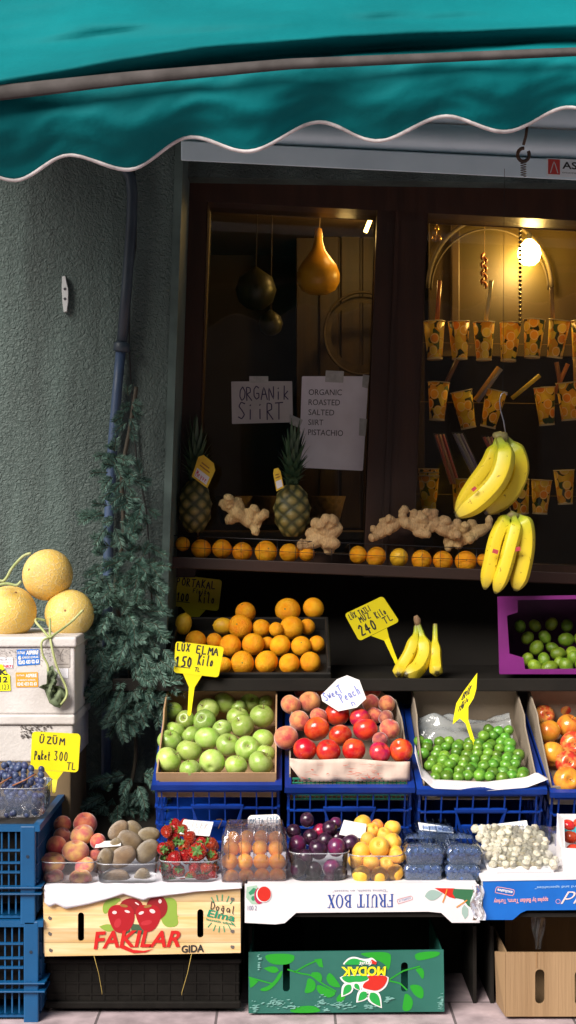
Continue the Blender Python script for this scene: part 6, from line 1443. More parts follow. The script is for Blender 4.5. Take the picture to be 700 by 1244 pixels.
# blueberry boxes
bbm = mat('blueberry_skin', (.03, .08, .27), .5, (.09, .16, .36), 160, ramp=(.4, .6))
bcl = clear_mat('blueberry_plastic', (.68, .78, .95), 2.8, .14, .05, (.40, .54, .80), bump=1.0, bscale=45)
clams = [(490, 539, 1052, 1058, 1072, .04, 'lower left front'), (541, 585, 1052, 1058, 1072, .04, 'lower right front'), (492, 541, 1030, 1037, 1051.5, .045, 'upper left front'), (543, 587, 1030, 1037, 1051.5, .045, 'upper right front'),
         (491, 528, 1018, 1024, 1038, .17, 'left back'), (547, 578, 1017, 1023, 1038, .17, 'right back'), (508, 552, 1005, 1011, 1024, .20, 'topmost back')]
for x0, x1, yl, yr, yb, Y, w_ in clams:
    nm = f'{w_} ribbed clear box of the stacked blueberries'
    clam(nm, x0, x1, yl, yr, yb, Y, .11, bcl, group='clear boxes of blueberries')
    rb = random.Random(x0 * 7 + yb); mb = MB(); W = S(x1 - x0, Y) * .84; c = P((x0 + x1) / 2, yb, Y) + V((0, .055, .003)); H = S(yb - yl, Y) * .72
    for k in range(95):
        x = rb.uniform(-W / 2, W / 2); y = rb.choice([rb.uniform(-.046, -.038), rb.uniform(-.045, .045)]); z = rb.uniform(.006, H); r = rb.uniform(.0058, .0078)
        mb.lathe([(max(0, r * cos(-pi / 2 + pi * i / 6)) if 0 < i < 6 else 0, r * sin(-pi / 2 + pi * i / 6)) for i in range(7)], 8, Matrix.Translation(c + V((x, y, z))))
    o = mb.build('blueberries', bbm, smooth=True); tag(o, f'blueberries packed inside the {w_} clear box', 'blueberries', 'blueberry fillings', 'stuff')
# white mulberries on a foam tray
fw = mat('foam_tray_white', (.78, .76, .78), .5)
t = thing('foam_tray', 'white foam tray under the pale mulberries', 'tray', P(632, 1068, .03))
o = MB().hexa([P(592, 1055, .03), P(676, 1052, .03), P(672, 1067, .04), P(597, 1068, .04)], [P(592, 1055, .03) + V((0, .16, 0)), P(676, 1052, .03) + V((0, .16, 0)), P(672, 1067, .04) + V((0, .15, 0)), P(597, 1068, .04) + V((0, .15, 0))]).build('tray_body', fw, t); bev(o, .006, 3)
mb = MB()
for k in range(26): x = 602 + k * 2.6; mb.hexa([P(x, 1058, .0285), P(x + 1.1, 1058, .0285), P(x + 1.1, 1065, .0355), P(x, 1065, .0355)], [P(x, 1058, .034), P(x + 1.1, 1058, .034), P(x + 1.1, 1065, .042), P(x, 1065, .042)])
mb.build('rib', fw, t)
t = thing('cling_film', 'clear film bag wrapped around the pale mulberries', 'film bag', P(632, 1052, .04))
def film(u, v): 
    x = 578 + 4 * v * 5 + (100 - 12 * v) * u; y = 1003 + 50 * v
    return P(x, y + 2 * noise.noise(V((u * 6, v * 5, 1))), .175 - .145 * v - .012 * sin(pi * u) + .004 * noise.noise(V((u * 9, v * 9, 4))))
MB().grid(film, 30, 18).build('film', clear_mat('cling', (.99, .99, .99), .5, .04, .2, bump=.3, bscale=60), t, True)
rng = random.Random(3); rows = []
for k in range(9):
    y = 1050 - 5.3 * k; x0 = 600 - 2.7 * k; x1 = 674 - 2.2 * k + (2 if k < 3 else 0); row = []; x = x0 + (4 if k % 2 else 0)
    while x < x1: row.append((x + rng.uniform(-1, 1), y + rng.uniform(-1.2, 1.2), rng.uniform(4.9, 6.2), 'white_berry')); x += 8.0
    rows.append(row)
heap(rows, lambda y, x: .055 + (1050 - y) * .0024, 'pale mulberry', 'of the film wrapped heap', 'pale mulberries on the foam tray', 'mulberry', keep=.78, maxpush=.015)
# tomatoes at the right end in a white carton
t = thing('white_carton', 'small white carton of red tomatoes at the stall end', 'carton', P(700, 1062, .05)); wc = mat('carton_white', (.76, .73, .74), .6, (.68, .64, .66), 10)
MB().slab([P(677, 988, .17), P(684, 996, .06), P(686, 1061, .05), P(675, 1059, .10)], .003, n=V((1, 0, 0))).build('side_wall', wc, t)
MB().slab([P(682, 1030, .05), P(760, 1034, .05), P(760, 1064, .05), P(684, 1061, .05)], .003).build('front_wall', wc, t)
MB().slab([P(677, 989, .19), P(760, 989, .19), P(760, 1055, .19), P(677, 1055, .19)], .003).build('back_wall', wc, t)
MB().box(P(722, 1058, .12), (.15, .13, .004)).build('base', wc, t)
heap([[(697, 1034, 10, 'tomato'), (716, 1036, 10, 'tomato')], [(693, 1017, 9.5, 'tomato'), (711, 1020, 9.5, 'tomato')], [(690, 1003, 8.5, 'tomato'), (705, 1002, 9, 'tomato')]], lambda y, x: .085 + (1034 - y) * .002, 'small red tomato', 'of the white carton', 'tomatoes at the stall end', 'tomato', maxpush=.02)

# ------------------------------------------------------------------ printed cartons of the front
def panel(poly, Y, th, m_, par, nm='front_panel', holes=()):
    return MB().slab([P(x, y, Y) for x, y in poly], th, [list(h) for h in holes]).build(nm, m_, par)
def boxrest(par, x0, x1, yt, yb, Y, dep, m_, top=False, base=True):
    a, b, c, d = P(x0, yt, Y), P(x1, yt, Y), P(x1, yb, Y), P(x0, yb, Y); e = V((0, dep, 0)); th = .004
    MB().hexa([a, a + e, d + e, d], [p_ + V((th, 0, 0)) for p_ in (a, a + e, d + e, d)]).build('side_panel', m_, par)
    MB().hexa([b, b + e, c + e, c], [p_ - V((th, 0, 0)) for p_ in (b, b + e, c + e, c)]).build('side_panel', m_, par)
    MB().hexa([a + e + V((th, 0, 0)), b + e - V((th, 0, 0)), c + e - V((th, 0, 0)), d + e + V((th, 0, 0))], [p_ + V((0, -th, 0)) for p_ in (a + e + V((th, 0, 0)), b + e - V((th, 0, 0)), c + e - V((th, 0, 0)), d + e + V((th, 0, 0)))]).build('back_panel', m_, par)
    if top: z = V((0, 0, -.004)); MB().hexa([p_ + V((0, .004, 0)) for p_ in (a, b)] + [b + e, a + e], [p_ + V((0, .004, 0)) + z for p_ in (a, b)] + [b + e + z, a + e + z]).build('top_panel', m_, par)
    if base: z = V((0, 0, .004)); MB().hexa([d + V((0, .005, 0)), c + V((0, .005, 0)), c + e, d + e], [d + V((0, .005, 0)) + z, c + V((0, .005, 0)) + z, c + e + z, d + e + z]).build('base_panel', m_, par)
# wood printed carton
def plank_mat():
    m = mat('plank_pattern', (.74, .55, .31), .55, (.62, .38, .14), 3.0, stretch=(2.2, 2, 26), ramp=(.35, .7))
    n = m.node_tree.nodes; L = m.node_tree.links; b = n['Principled BSDF']; src = b.inputs['Base Color'].links[0].from_socket
    tc = n.new('ShaderNodeTexCoord'); sx = n.new('ShaderNodeSeparateXYZ'); L.new(tc.outputs['Object'], sx.inputs[0])
    m1 = n.new('ShaderNodeMath'); m1.operation = 'MULTIPLY'; m1.inputs[1].default_value = 30.0; L.new(sx.outputs[2], m1.inputs[0])
    m2 = n.new('ShaderNodeMath'); m2.operation = 'FRACT'; L.new(m1.outputs[0], m2.inputs[0])
    fl = n.new('ShaderNodeMath'); fl.operation = 'FLOOR'; L.new(m1.outputs[0], fl.inputs[0])
    wn = n.new('ShaderNodeTexWhiteNoise'); wn.noise_dimensions = '1D'; L.new(fl.outputs[0], wn.inputs['W'])
    mr = n.new('ShaderNodeMapRange'); mr.inputs[3].default_value = .82; mr.inputs[4].default_value = 1.25; L.new(wn.outputs[0], mr.inputs[0])
    r = n.new('ShaderNodeValToRGB'); r.color_ramp.elements[0].position = 0; r.color_ramp.elements[0].color = (.45, .45, .45, 1); r.color_ramp.elements[1].position = .07; r.color_ramp.elements[1].color = (1, 1, 1, 1); L.new(m2.outputs[0], r.inputs[0])
    v = n.new('ShaderNodeVectorMath'); v.operation = 'MULTIPLY'; L.new(src, v.inputs[0]); L.new(r.outputs[0], v.inputs[1])
    v2 = n.new('ShaderNodeVectorMath'); v2.operation = 'SCALE'; L.new(v.outputs[0], v2.inputs[0]); L.new(mr.outputs[0], v2.inputs['Scale']); L.new(v2.outputs[0], b.inputs['Base Color']); return m
pk = plank_mat()
wc1 = thing('wood_print_carton', 'carton printed like pale planks with red apples and red lettering', 'carton', P(172, 1162, 0))
panel([(52, 1079), (292, 1077), (292.5, 1157.5), (54.5, 1162)], 0, .005, pk, wc1, holes=[capsule(98.5, 1126, 7.5, 35, 0), capsule(243.5, 1122, 7.5, 35, 0)])
boxrest(wc1, 53, 292, 1079.5, 1158, .0055, .34, card_d, top=True)
for x, y in [(61, 1115), (61, 1134), (62, 1154), (282.5, 1092), (282.5, 1131), (282.5, 1150)]:
    MB().tube([P(x, y, -.0008), P(x, y, .002)], S(2.5), 10).build('printed_nail', mat('nail_pattern', (.10, .08, .07), .6), wc1)
def dec(name, col, fn, par, m_=None, off=0):
    a = MB(); fn(a); return a.build(name, m_ or mat('ink_' + name + str(len(MC)), col, .5), par)
q = Q((52, 1079), (292, 1077), (292.5, 1157.5), (54.5, 1162), -.0004); 
def uv(x, y): return ((x - 53) / 239.5, 1 - (y - 1078) / 82.0)
def pp_(pts): return [uv(x, y) for x, y in (chaikin(pts) if 4 < len(pts) < 17 else pts)]
def circ(x, y, rx, ry, rot=0, n=22): return pp_([(x + rx * cos(2 * pi * k / n) * cos(rot) - ry * sin(2 * pi * k / n) * sin(rot), y + rx * cos(2 * pi * k / n) * sin(rot) + ry * sin(2 * pi * k / n) * cos(rot)) for k in range(n)])
def pleaf(x, y, L, W, rot): return pp_([(x + L * (a_ * cos(rot) - b_ * sin(rot)), y + L * (a_ * sin(rot) + b_ * cos(rot))) for a_, b_ in [(k / 9, sin(pi * (k / 9) ** .8) * W / L / 2) for k in range(10)] + [(k / 9, -sin(pi * (k / 9) ** .8) * W / L / 2) for k in range(8, 0, -1)]])
dec('leaf_pattern', (.25, .38, .05), lambda a: [shape(a, q, pp_([(198, 1090), (216, 1092), (215, 1112), (218, 1126), (200, 1128), (194, 1112)]), .0002), shape(a, q, pleaf(140, 1128, 20, 9, pi + .15), .0003), shape(a, q, pp_([(124, 1104), (128, 1094), (140, 1090), (150, 1092), (138, 1100), (128, 1112)]), .0003), shape(a, q, pleaf(196, 1118, 22, 9, -.2), .0004)], wc1)
dec('dark_leaf_pattern', (.05, .10, .05), lambda a: [shape(a, q, pp_([(158, 1122), (178, 1124), (176, 1136), (160, 1133)]), .0005), shape(a, q, pp_([(146, 1128), (158, 1122), (158, 1132), (148, 1136)]), .0005)], wc1)
dec('back_apple_pattern', (.27, .006, .010), lambda a: [shape(a, q, circ(160, 1101, 14, 10), .0007), shape(a, q, circ(191, 1103, 13, 15, .2), .0007)], wc1)
dec('front_apple_pattern', (.38, .004, .010), lambda a: [shape(a, q, pp_([(131, 1112), (132, 1104), (138, 1099), (147, 1099), (153, 1098), (161, 1102), (164, 1110), (163, 1120), (158, 1129), (151, 1133), (142, 1133), (136, 1127)]), .0010), shape(a, q, pp_([(164.5, 1112), (166, 1103), (172, 1099), (180, 1100), (188, 1099), (195, 1104), (196, 1114), (192, 1124), (186, 1131), (178, 1133), (171, 1128)]), .0010)], wc1)
dec('apple_glow_pattern', (.48, .02, .03), lambda a: [shape(a, q, circ(143, 1121, 4, 6, .4), .0012), shape(a, q, circ(178, 1121, 7, 3, -.2), .0012)], wc1)
dec('highlight_pattern', (.80, .58, .58), lambda a: [shape(a, q, circ(x, y, rx, ry, r_), .0014) for x, y, rx, ry, r_ in [(139.5, 1108, 2.8, 2.0, 0), (155, 1107, 3.4, 1.5, .3), (172, 1109, 3.4, 1.8, -.4), (185.5, 1107, 3.6, 2.4, .4), (167, 1097.5, 3, .9, .6), (195, 1095, 2, 2.6, 0)]], wc1)
dec('stem_pattern', (.30, .14, .03), lambda a: [shape(a, q, circ(x, y, 5, 1.8, r_), .0015) for x, y, r_ in [(151, 1100, .2), (180, 1101, -.2)]], wc1)
white_p = mat('print_white', (.76, .74, .74), .5)
qf = Q((112, 1132), (221, 1129), (219, 1149), (114, 1153), -.0004)
def brush(u, v): return (u, v + .05 * sin(u * 5) - (.10 if .30 < u < .34 and v < .2 else 0))
dec('lettering', (.55, .010, .008), lambda a: (printed(a, qf, 'FAKILAR', bold=.028, shear=.22, off=.0022, space=1.0, warp=brush), shape(a, qf, [(.30, .10), (.36, .16), (.46, -.12), (.58, -.20), (.70, -.10), (.60, -.30), (.46, -.32), (.36, -.10)], .0021)), wc1)
dec('lettering', (.02, .02, .02), lambda a: printed(a, Q((220.5, 1148.5), (248, 1147), (248, 1156.5), (220.5, 1157.5), -.0004), 'GIDA', bold=.03, off=.0012), wc1)
qd = Q((252, 1094), (289, 1101), (286, 1126), (249, 1119), -.0004)
dec('lettering', (.02, .02, .02), lambda a: hand(a, qd, 'Doğal', .12, .62, .98, .98, .0020, off=.0012, gap=.1), wc1)
dec('lettering', (.01, .25, .13), lambda a: (printed(a, qd.sub(.04, .24, .95, .60), 'Elma', bold=.02, shear=.15, off=.0014), printed(a, qd.sub(.04, .06, .95, .18), 'lezzetin adresi', bold=.02, off=.0014)), wc1)
dec('ray_pattern', (.02, .28, .14), lambda a: [stroke(a, q, pp_([(269 + 17 * cos(t_), 1111 + 16 * sin(t_)), (269 + 23 * cos(t_), 1111 + 23 * sin(t_))]), .0022, .0008) for t_ in [-2.1, -1.8, -1.5, -1.15, -.85, .75, 1.05, 1.4, 1.7, 2.0, 2.35]], wc1)
# white paper under the left punnets
pw_ = mat('white_sheet', (.80, .78, .82), .6, (.72, .70, .76), 16, bump=.2, bscale=30)
def sheet(u, v):
    x = 54 + 240 * u
    drop = lin_tab([(54, 1096), (60, 1102), (68, 1098), (80, 1104), (110, 1098), (135, 1091), (150, 1086), (175, 1094), (180, 1091), (240, 1083), (294, 1079)], x)
    if v < .65: 
        t_ = v / .65; p_ = P(x, 1079, 0); return V((p_.x, .30 - t_ * .305, P(0, 1077.8, 0).z + .002 + .002 * noise.noise(V((u * 12, v * 8, 0)))))
    t_ = (v - .65) / .35; return P(x, 1077.5 + (drop - 1077.5) * t_, -.006 - .003 * sin(t_ * 2.2) - .002 * noise.noise(V((u * 14, t_ * 2, 5))) - .001)
o = MB().grid(sheet, 90, 22).build('white_sheet', pw_, smooth=True); sm = o.modifiers.new('t', 'SOLIDIFY'); sm.thickness = .0008; tag(o, 'crumpled white paper sheet spread over the plank printed carton', 'paper')
# white tray with upside down lettering
wt = thing('white_fruit_tray', 'white fruit tray with upside down blue lettering and a red apple print', 'tray', P(440, 1122, 0))
poly = [(297.5, 1074), (440, 1073), (576, 1073), (582, 1078), (583, 1121), (549, 1121), (536, 1109), (520, 1107.5), (360, 1109), (346, 1121.5), (334, 1123), (297.5, 1121)]
panel(poly, 0, .005, wc, wt)
boxrest(wt, 298.5, 582, 1074.5, 1107.5, .0055, .34, wc, top=True)
foot = [(298.5, 1108), (582, 1108)]
for x in (): MB().box(P(x, 1115, .17) , (.004, .33, .026)).build('foot', wc, wt)
q = Q((297.5, 1074), (583, 1073), (583, 1121), (297.5, 1121), -.0004)
def uv(x, y): return ((x - 297.5) / 285.5, 1 - (y - 1073.5) / 47.5)
navy = mat('print_navy', (.015, .06, .30), .5)
# serif letters
SER = {'F': [(.1, 0, .34, 1), (.1, .92, .95, 1), (.3, .46, .7, .54), (.88, .72, .95, 1), (0, 0, .46, .05)], 'R': [(.1, 0, .32, 1), (0, .94, .5, 1), (0, 0, .44, .05)], 'U': [(.1, .25, .32, 1), (.75, .25, .84, 1), (0, .95, .44, 1), (.62, .95, .97, 1)],
       'I': [(.3, 0, .62, 1), (.1, .95, .84, 1), (.1, 0, .84, .05)], 'T': [(.38, 0, .62, 1), (.02, .92, .98, 1), (.02, .7, .1, 1), (.9, .7, .98, 1), (.24, 0, .76, .05)], 'B': [(.1, 0, .32, 1), (0, .94, .4, 1), (0, 0, .4, .06)], 'O': [], 'X': [(0, .95, .4, 1), (.62, .95, 1, 1), (0, 0, .36, .05), (.58, 0, 1, .05)]}
def serif(a, q, text):
    wds = {'I': .6, ' ': .55, 'F': .85}; tot = sum(wds.get(c, 1.0) + .1 for c in text); u = 0
    for c in text:
        w_ = wds.get(c, 1.0) / tot; g_ = .1 / tot
        def m2(x, y): return (u + x * w_, y)
        off = .0006
        if c != ' ':
            for k, (x0, y0, x1, y1) in enumerate(SER[c]): shape(a, q, [m2(x0, y0), m2(x1, y0), m2(x1, y1), m2(x0, y1)], off + k * 4e-5)
        def ringseg(cx, cy, rx, ry, tx, ty, a0, a1):
            o_ = [m2(cx + rx * cos(a0 + (a1 - a0) * k / 14), cy + ry * sin(a0 + (a1 - a0) * k / 14)) for k in range(15)]; i_ = [m2(cx + (rx - tx) * cos(a0 + (a1 - a0) * k / 14), cy + (ry - ty) * sin(a0 + (a1 - a0) * k / 14)) for k in range(14, -1, -1)]; shape(a, q, o_ + i_, off + 3e-4)
        if c == 'O': ringseg(.5, .5, .5, .53, .2, .07, 0.001, 2 * pi - .001)
        if c == 'B': ringseg(.32, .75, .5, .25, .2, .06, -pi / 2, pi / 2); ringseg(.32, .26, .62, .26, .22, .06, -pi / 2, pi / 2)
        if c == 'R': ringseg(.32, .73, .52, .27, .2, .06, -pi / 2, pi / 2); shape(a, q, [m2(.42, .5), m2(.66, .48), m2(1.05, 0), m2(.78, 0)], off + 4e-4)
        if c == 'U': ringseg(.475, .28, .37, .28, .18, .07, -pi, 0)
        if c == 'X': shape(a, q, [m2(.06, 1), m2(.32, 1), m2(.94, 0), m2(.66, 0)], off + 4e-4); shape(a, q, [m2(.78, 1), m2(.86, 1), m2(.2, 0), m2(.1, 0)], off + 5e-4)
        u += w_ + g_
a = MB(); serif(a, Q((397, 1087), (478, 1086), (478, 1102), (397, 1103), -.0004).flip(), 'FRUIT BOX'); a.build('lettering', navy, wt)
a = MB(); printed(a, Q((404, 1080.5), (471, 1080), (471, 1083.5), (404, 1084), -.0004).flip(), '"Daima tazelik, en lezzetli"'); a.build('lettering', mat('print_grey', (.25, .25, .35), .6), wt)
a = MB(); shape(a, q, [uv(x, y) for x, y in [(300, 1077), (312, 1075), (315, 1082), (311, 1092), (316, 1098), (306, 1098), (299, 1090)]]); a.build('pale_green_pattern', mat('print_pale_green', (.35, .52, .40), .5), wt)
a = MB(); shape(a, q, [uv(x, y) for x, y in [(302, 1084), (308, 1078), (313, 1080), (309, 1085), (304, 1087)]], .0008); shape(a, q, ell(*uv(308, 1091), 2.6 / 285, 3 / 47.5, 14), .0008); a.build('leaf_pattern', mat('print_leaf_green', (.03, .25, .12), .5), wt)
a = MB(); shape(a, q, ell(*uv(315, 1088), 6 / 285, 10 / 47.5, 22), .0009); a.build('crimson_pattern', mat('print_crimson', (.45, .02, .08), .5), wt)
a = MB(); shape(a, q, ell(*uv(320.5, 1086), 9.2 / 285, 9.8 / 47.5, 28), .0015); a.build('white_ring_pattern', white_p, wt)
a = MB(); shape(a, q, ell(*uv(321, 1085.5), 8.2 / 285, 9.2 / 47.5, 28), .0019); a.build('apple_pattern', mat('print_red', (.56, .018, .008), .5), wt)
a = MB(); printed(a, Q((301, 1100), (312, 1100), (312, 1106), (301, 1106), -.0004), '100 2', bold=.01); a.build('lettering', mat('print_grey', (.25, .25, .35), .6), wt)
rb_ = Q((482, 1093), (500, 1088), (502, 1092.5), (484, 1098), -.0004); a = MB(); stroke(a, rb_, [(0, 0), (1, 0), (1, 1), (0, 1), (0, 0)], .0011, .0006); a.build('frame_pattern', mat('print_rose', (.55, .15, .2), .5), wt)
a = MB(); printed(a, rb_.sub(.1, .3, .9, .75).flip(), 'AGUMLU 14'); a.build('lettering', navy, wt)
a = MB(); shape(a, q, [uv(x, y) for x, y in [(528, 1079), (552, 1079.5), (560, 1084), (553, 1092), (546, 1090)]]); a.build('apple_pattern', mat('print_red', (.56, .018, .008), .5), wt)
a = MB(); shape(a, q, [uv(x, y) for x, y in [(551, 1080), (576, 1081), (576, 1105), (568, 1100), (563, 1093), (553, 1091), (550, 1086)]], .0008); a.build('leaf_pattern', mat('print_deep_green', (.03, .14, .06), .5), wt)
a = MB(); [stroke(a, q, [uv(*p_) for p_ in s_], .0030, .0012) for s_ in ([(543, 1081), (541, 1088), (538, 1096)], [(567, 1094), (561, 1098), (555, 1102)])]; a.build('stem_pattern', mat('print_orange', (.70, .25, .04), .5), wt)
a = MB(); shape(a, q, leafpts(*uv(516, 1089), 22 / 285, .045, .15, 6)); shape(a, q, [uv(x, y) for x, y in [(564, 1099), (569, 1104), (569, 1112), (565, 1117), (561, 1110), (561, 1104)]]); a.build('grey_leaf_pattern', mat('print_grey_green', (.30, .42, .38), .5), wt)
bag2 = MB(); 
def bg2(u, v): return P(573 + 13 * u + 3 * v * (u) + 2 * sin(v * 9), 1076 + 42 * v, -.012 - .008 * sin(u * 5 + v * 3) + .004 * noise.noise(V((u * 4, v * 9, 2))))
tag(bag2.grid(bg2, 10, 26).build('plastic_wrap', clear_mat('wrap_white', (.95, .95, .97), 1.5, .55, .15, (.8, .8, .84), bump=1.0, bscale=60), smooth=True), 'crinkled white plastic wrap at the joint of the white and blue trays', 'plastic wrap')
# blue tray
bt = thing('blue_fruit_tray', 'bright blue fruit tray with upside down white and pink lettering', 'tray', P(640, 1117, 0)); bl = mat('tray_blue', (.004, .13, .52), .42, (.003, .11, .46), 12)
panel([(587, 1070), (1000, 1063), (1000, 1103), (640, 1106), (633, 1109), (623, 1117.5), (587, 1117.5)], 0, .005, bl, bt)
boxrest(bt, 588, 995, 1071, 1104, .0055, .34, mat('tray_inside_white', (.7, .7, .72), .6), top=True)
a = MB(); a.slab([P(x, y, -.002) for x, y in [(585, 1066.5), (1000, 1059), (1000, 1063.5), (585, 1070.5)]], .34); a.build('white_liner', wc, bt)
pinkm = mat('print_pink', (.75, .35, .36), .5)
a = MB(); printed(a, Q((600, 1091), (666, 1089), (666, 1096), (600, 1098), -.0004).flip(), 'apples by Baldan Tarım, Turkey', bold=.02); a.build('lettering', pinkm, bt)
a = MB(); printed(a, Q((650, 1076), (720, 1074), (720, 1078), (650, 1080), -.0004).flip(), '"standard and specialties"', bold=.0); a.build('lettering', mat('print_lightblue', (.4, .6, .8), .5), bt)
qx = Q((603, 1076), (626, 1080), (624, 1089.5), (601, 1085), -.0004); a = MB(); stroke(a, qx, [(0.02, .1), (.98, .1), (.98, .9), (.02, .9), (.02, .1)], .0016, .0006); a.build('frame_pattern', pinkm, bt)
a = MB(); printed(a, qx.sub(.1, .3, .9, .7).flip(), 'exclusive', bold=.03); a.build('lettering', white_p, bt)
a = MB(); qw = Q((681, 1083), (760, 1081), (760, 1096), (681, 1098), -.0004).flip()
printed(a, qw, 'World', bold=-.005, shear=.45, off=.0008); a.build('lettering', mat('print_cream', (.78, .62, .58), .5), bt)
a = MB(); stroke(a, Q((675, 1092), (681, 1092), (681, 1098), (675, 1098), -.0004), ell(.5, .5, .45, .45, 12) + [(.95, .5)], .001, .0008); a.build('mark_pattern', pinkm, bt)
# green carton on the pavement
gcm = mat('carton_green', (.012, .105, .078), .5, (.022, .14, .11), 5)
gc = thing('green_carton', 'dark green fruit carton with leaf prints and upside down yellow lettering', 'carton', P(420, 1231, .03)); Yg = .03
panel([(302, 1157), (539, 1154), (540, 1229), (302, 1231)], Yg, .005, gcm, gc, holes=[capsule(348, 1187, 8.5, 36, Yg), capsule(491.5, 1187, 8.5, 36, Yg)])
boxrest(gc, 303, 539, 1158.5, 1229, Yg + .0055, .34, gcm)
q = Q((302, 1157), (539, 1154), (540, 1229), (302, 1231), Yg - .0004)
def uv(x, y): return ((x - 302) / 237.5, 1 - (y - 1155.5) / 74.5)
def sp(a, pts, off=.0004): shape(a, q, [uv(x, y) for x, y in (chaikin(pts) if 4 < len(pts) < 17 else pts)], off)
lg = mat('print_bright_green', (.012, .30, .015), .5)
def pl(a, x, y, L, W, rot, off=.0004): sp(a, [(x + L * (a_ * cos(rot) - b_ * sin(rot)), y + L * (a_ * sin(rot) + b_ * cos(rot))) for a_, b_ in [(k / 9, sin(pi * (k / 9) ** .7) * W / L / 2) for k in range(10)] + [(k / 9, -sin(pi * (k / 9) ** .7) * W / L / 2) for k in range(8, 0, -1)]], off)
a = MB(); sp(a, [(321, 1157.5), (358, 1157.5), (358, 1166), (350, 1171), (333, 1171), (324, 1166)]); pl(a, 339, 1178, 19, 8, 3.3); sp(a, [(334, 1190), (339, 1181), (344, 1177), (342, 1186), (334, 1196), (326, 1203), (317, 1203), (316, 1200), (326, 1197)], .0006)
sp(a, [(303, 1185), (314, 1191), (308, 1197), (304, 1199)]); sp(a, [(374, 1186), (384, 1192), (383, 1204), (369, 1207), (372, 1198)]); sp(a, [(376, 1181), (388, 1180), (392, 1186), (390, 1194), (384, 1190)], .0006); sp(a, [(398, 1183), (402, 1181), (413, 1196), (414, 1200), (402, 1198), (396, 1190)])
sp(a, [(386, 1195), (398, 1200), (410, 1206), (400, 1213), (388, 1207), (384, 1200)], .0008); sp(a, [(408, 1212), (416, 1205), (420, 1208), (418, 1216), (410, 1218)]); sp(a, [(382, 1165), (391, 1164), (393, 1175), (388, 1174)]); sp(a, [(350, 1230), (356, 1223), (366, 1222), (376, 1221), (386, 1223), (391, 1230)])
sp(a, [(504, 1158), (536, 1156.5), (534, 1163), (512, 1168), (505, 1167)]); sp(a, [(504, 1178), (513, 1176), (516, 1183), (514, 1192), (509, 1184)]); sp(a, [(497, 1197), (509, 1197), (515, 1203), (514, 1215), (506, 1212), (500, 1205)]); sp(a, [(492, 1206), (500, 1212), (502, 1220), (498, 1229), (488, 1229), (490, 1216)])
sp(a, [(438, 1157.5), (474, 1156.5), (476, 1166), (472, 1182), (468, 1170), (440, 1161)], .0003)
for s_ in ([(303, 1186), (320, 1191), (334, 1195)], [(358, 1180), (372, 1172), (386, 1166)], [(350, 1177), (366, 1182), (378, 1184), (394, 1196), (408, 1204)], [(473, 1192), (486, 1195), (494, 1203)], [(474, 1190), (490, 1180), (510, 1175)]): stroke(a, q, [uv(*p_) for p_ in s_], .0035, .0007)
a.build('leaf_pattern', lg, gc)
def W_(fn, m_, nm): a_ = MB(); fn(a_); a_.build(nm, m_, gc)
W_(lambda a: (sp(a, [(417, 1170), (424, 1163), (432, 1162), (440, 1165), (448, 1165), (452, 1163), (458, 1168), (458, 1172), (417, 1172)], .0008), sp(a, [(411, 1184), (472.5, 1184), (472, 1194), (467, 1202), (457, 1207), (446, 1204), (438, 1201), (434, 1195), (425, 1197), (416, 1193)], .0008), pl(a, 427, 1194, 21, 14, 2.2, .0009), pl(a, 446, 1203, 20, 14, 2.3, .0010), pl(a, 448, 1203, 27, 16, .95, .0010), pl(a, 430, 1193, 14, 9, .9, .0009)), white_p, 'white_outline_pattern')
W_(lambda a: (sp(a, [(419, 1170), (425, 1165), (432, 1164), (440, 1167), (446, 1168), (450, 1172), (419, 1172)], .0014), sp(a, [(414, 1185), (451, 1185), (446, 1191), (438, 1193), (430, 1192.5), (424, 1194), (417, 1191)], .0014), pl(a, 426, 1196, 16, 9, 2.2, .0015), pl(a, 445, 1205, 15, 9, 2.3, .0016), pl(a, 450, 1206, 21, 11, .95, .0016), pl(a, 431, 1195, 10, 5.5, .9, .0015)), mat('print_mid_green', (.01, .33, .05), .5), 'green_apple_pattern')
W_(lambda a: (sp(a, [(444, 1185), (471, 1185), (470, 1193), (465, 1200), (457, 1204), (448, 1202), (440, 1200), (442, 1194), (450, 1190)], .0020), sp(a, [(449, 1170), (452, 1165.5), (458, 1169), (457, 1172)], .0020)), mat('print_red', (.56, .018, .008), .5), 'red_apple_pattern')
W_(lambda a: printed(a, Q((414.5, 1174), (469, 1173.5), (468, 1185), (415.5, 1185.5), Yg - .0004).flip(), 'MODAK', bold=.035, off=.0026), mat('print_yellow', (.85, .72, .01), .5), 'lettering')
W_(lambda a: printed(a, Q((436, 1168), (452, 1167.5), (452, 1172.5), (436, 1173), Yg - .0004).flip(), 'fruit', bold=.02, off=.0026, shear=.3), white_p, 'lettering')
rs = random.Random(9)
scf = mat('scuff_white', (.16, .36, .32), .7)
a = MB()
for (cx, cy, w_, h_) in ((334, 1217, 24, 9), (307, 1224, 8, 14), (352, 1222, 14, 4), (388, 1216, 8, 14), (412, 1221, 26, 7), (470, 1214, 8, 8), (534, 1217, 6, 18), (394, 1226, 8, 4), (313, 1170, 1.4, 36), (447, 1222, 12, 5)):
    for k in range(int(8 + w_ * h_ * .22)):
        x = cx + rs.gauss(0, w_ * .3); y = cy + rs.gauss(0, h_ * .3)
        if 303 < x < 536 and 1158 < y < 1228: e_ = rs.uniform(2, 6); sp(a, [(x, y), (min(x + e_ * .6, 538), y - rs.uniform(.2, 1.0)), (min(x + e_, 538.5), y - .6), (min(x + e_ * .7, 538), y + rs.uniform(.2, .7)), (x + e_ * .2, y + rs.uniform(.3, .7))], .0030 + k * 1e-6)
a.build('scuffs', scf, gc)
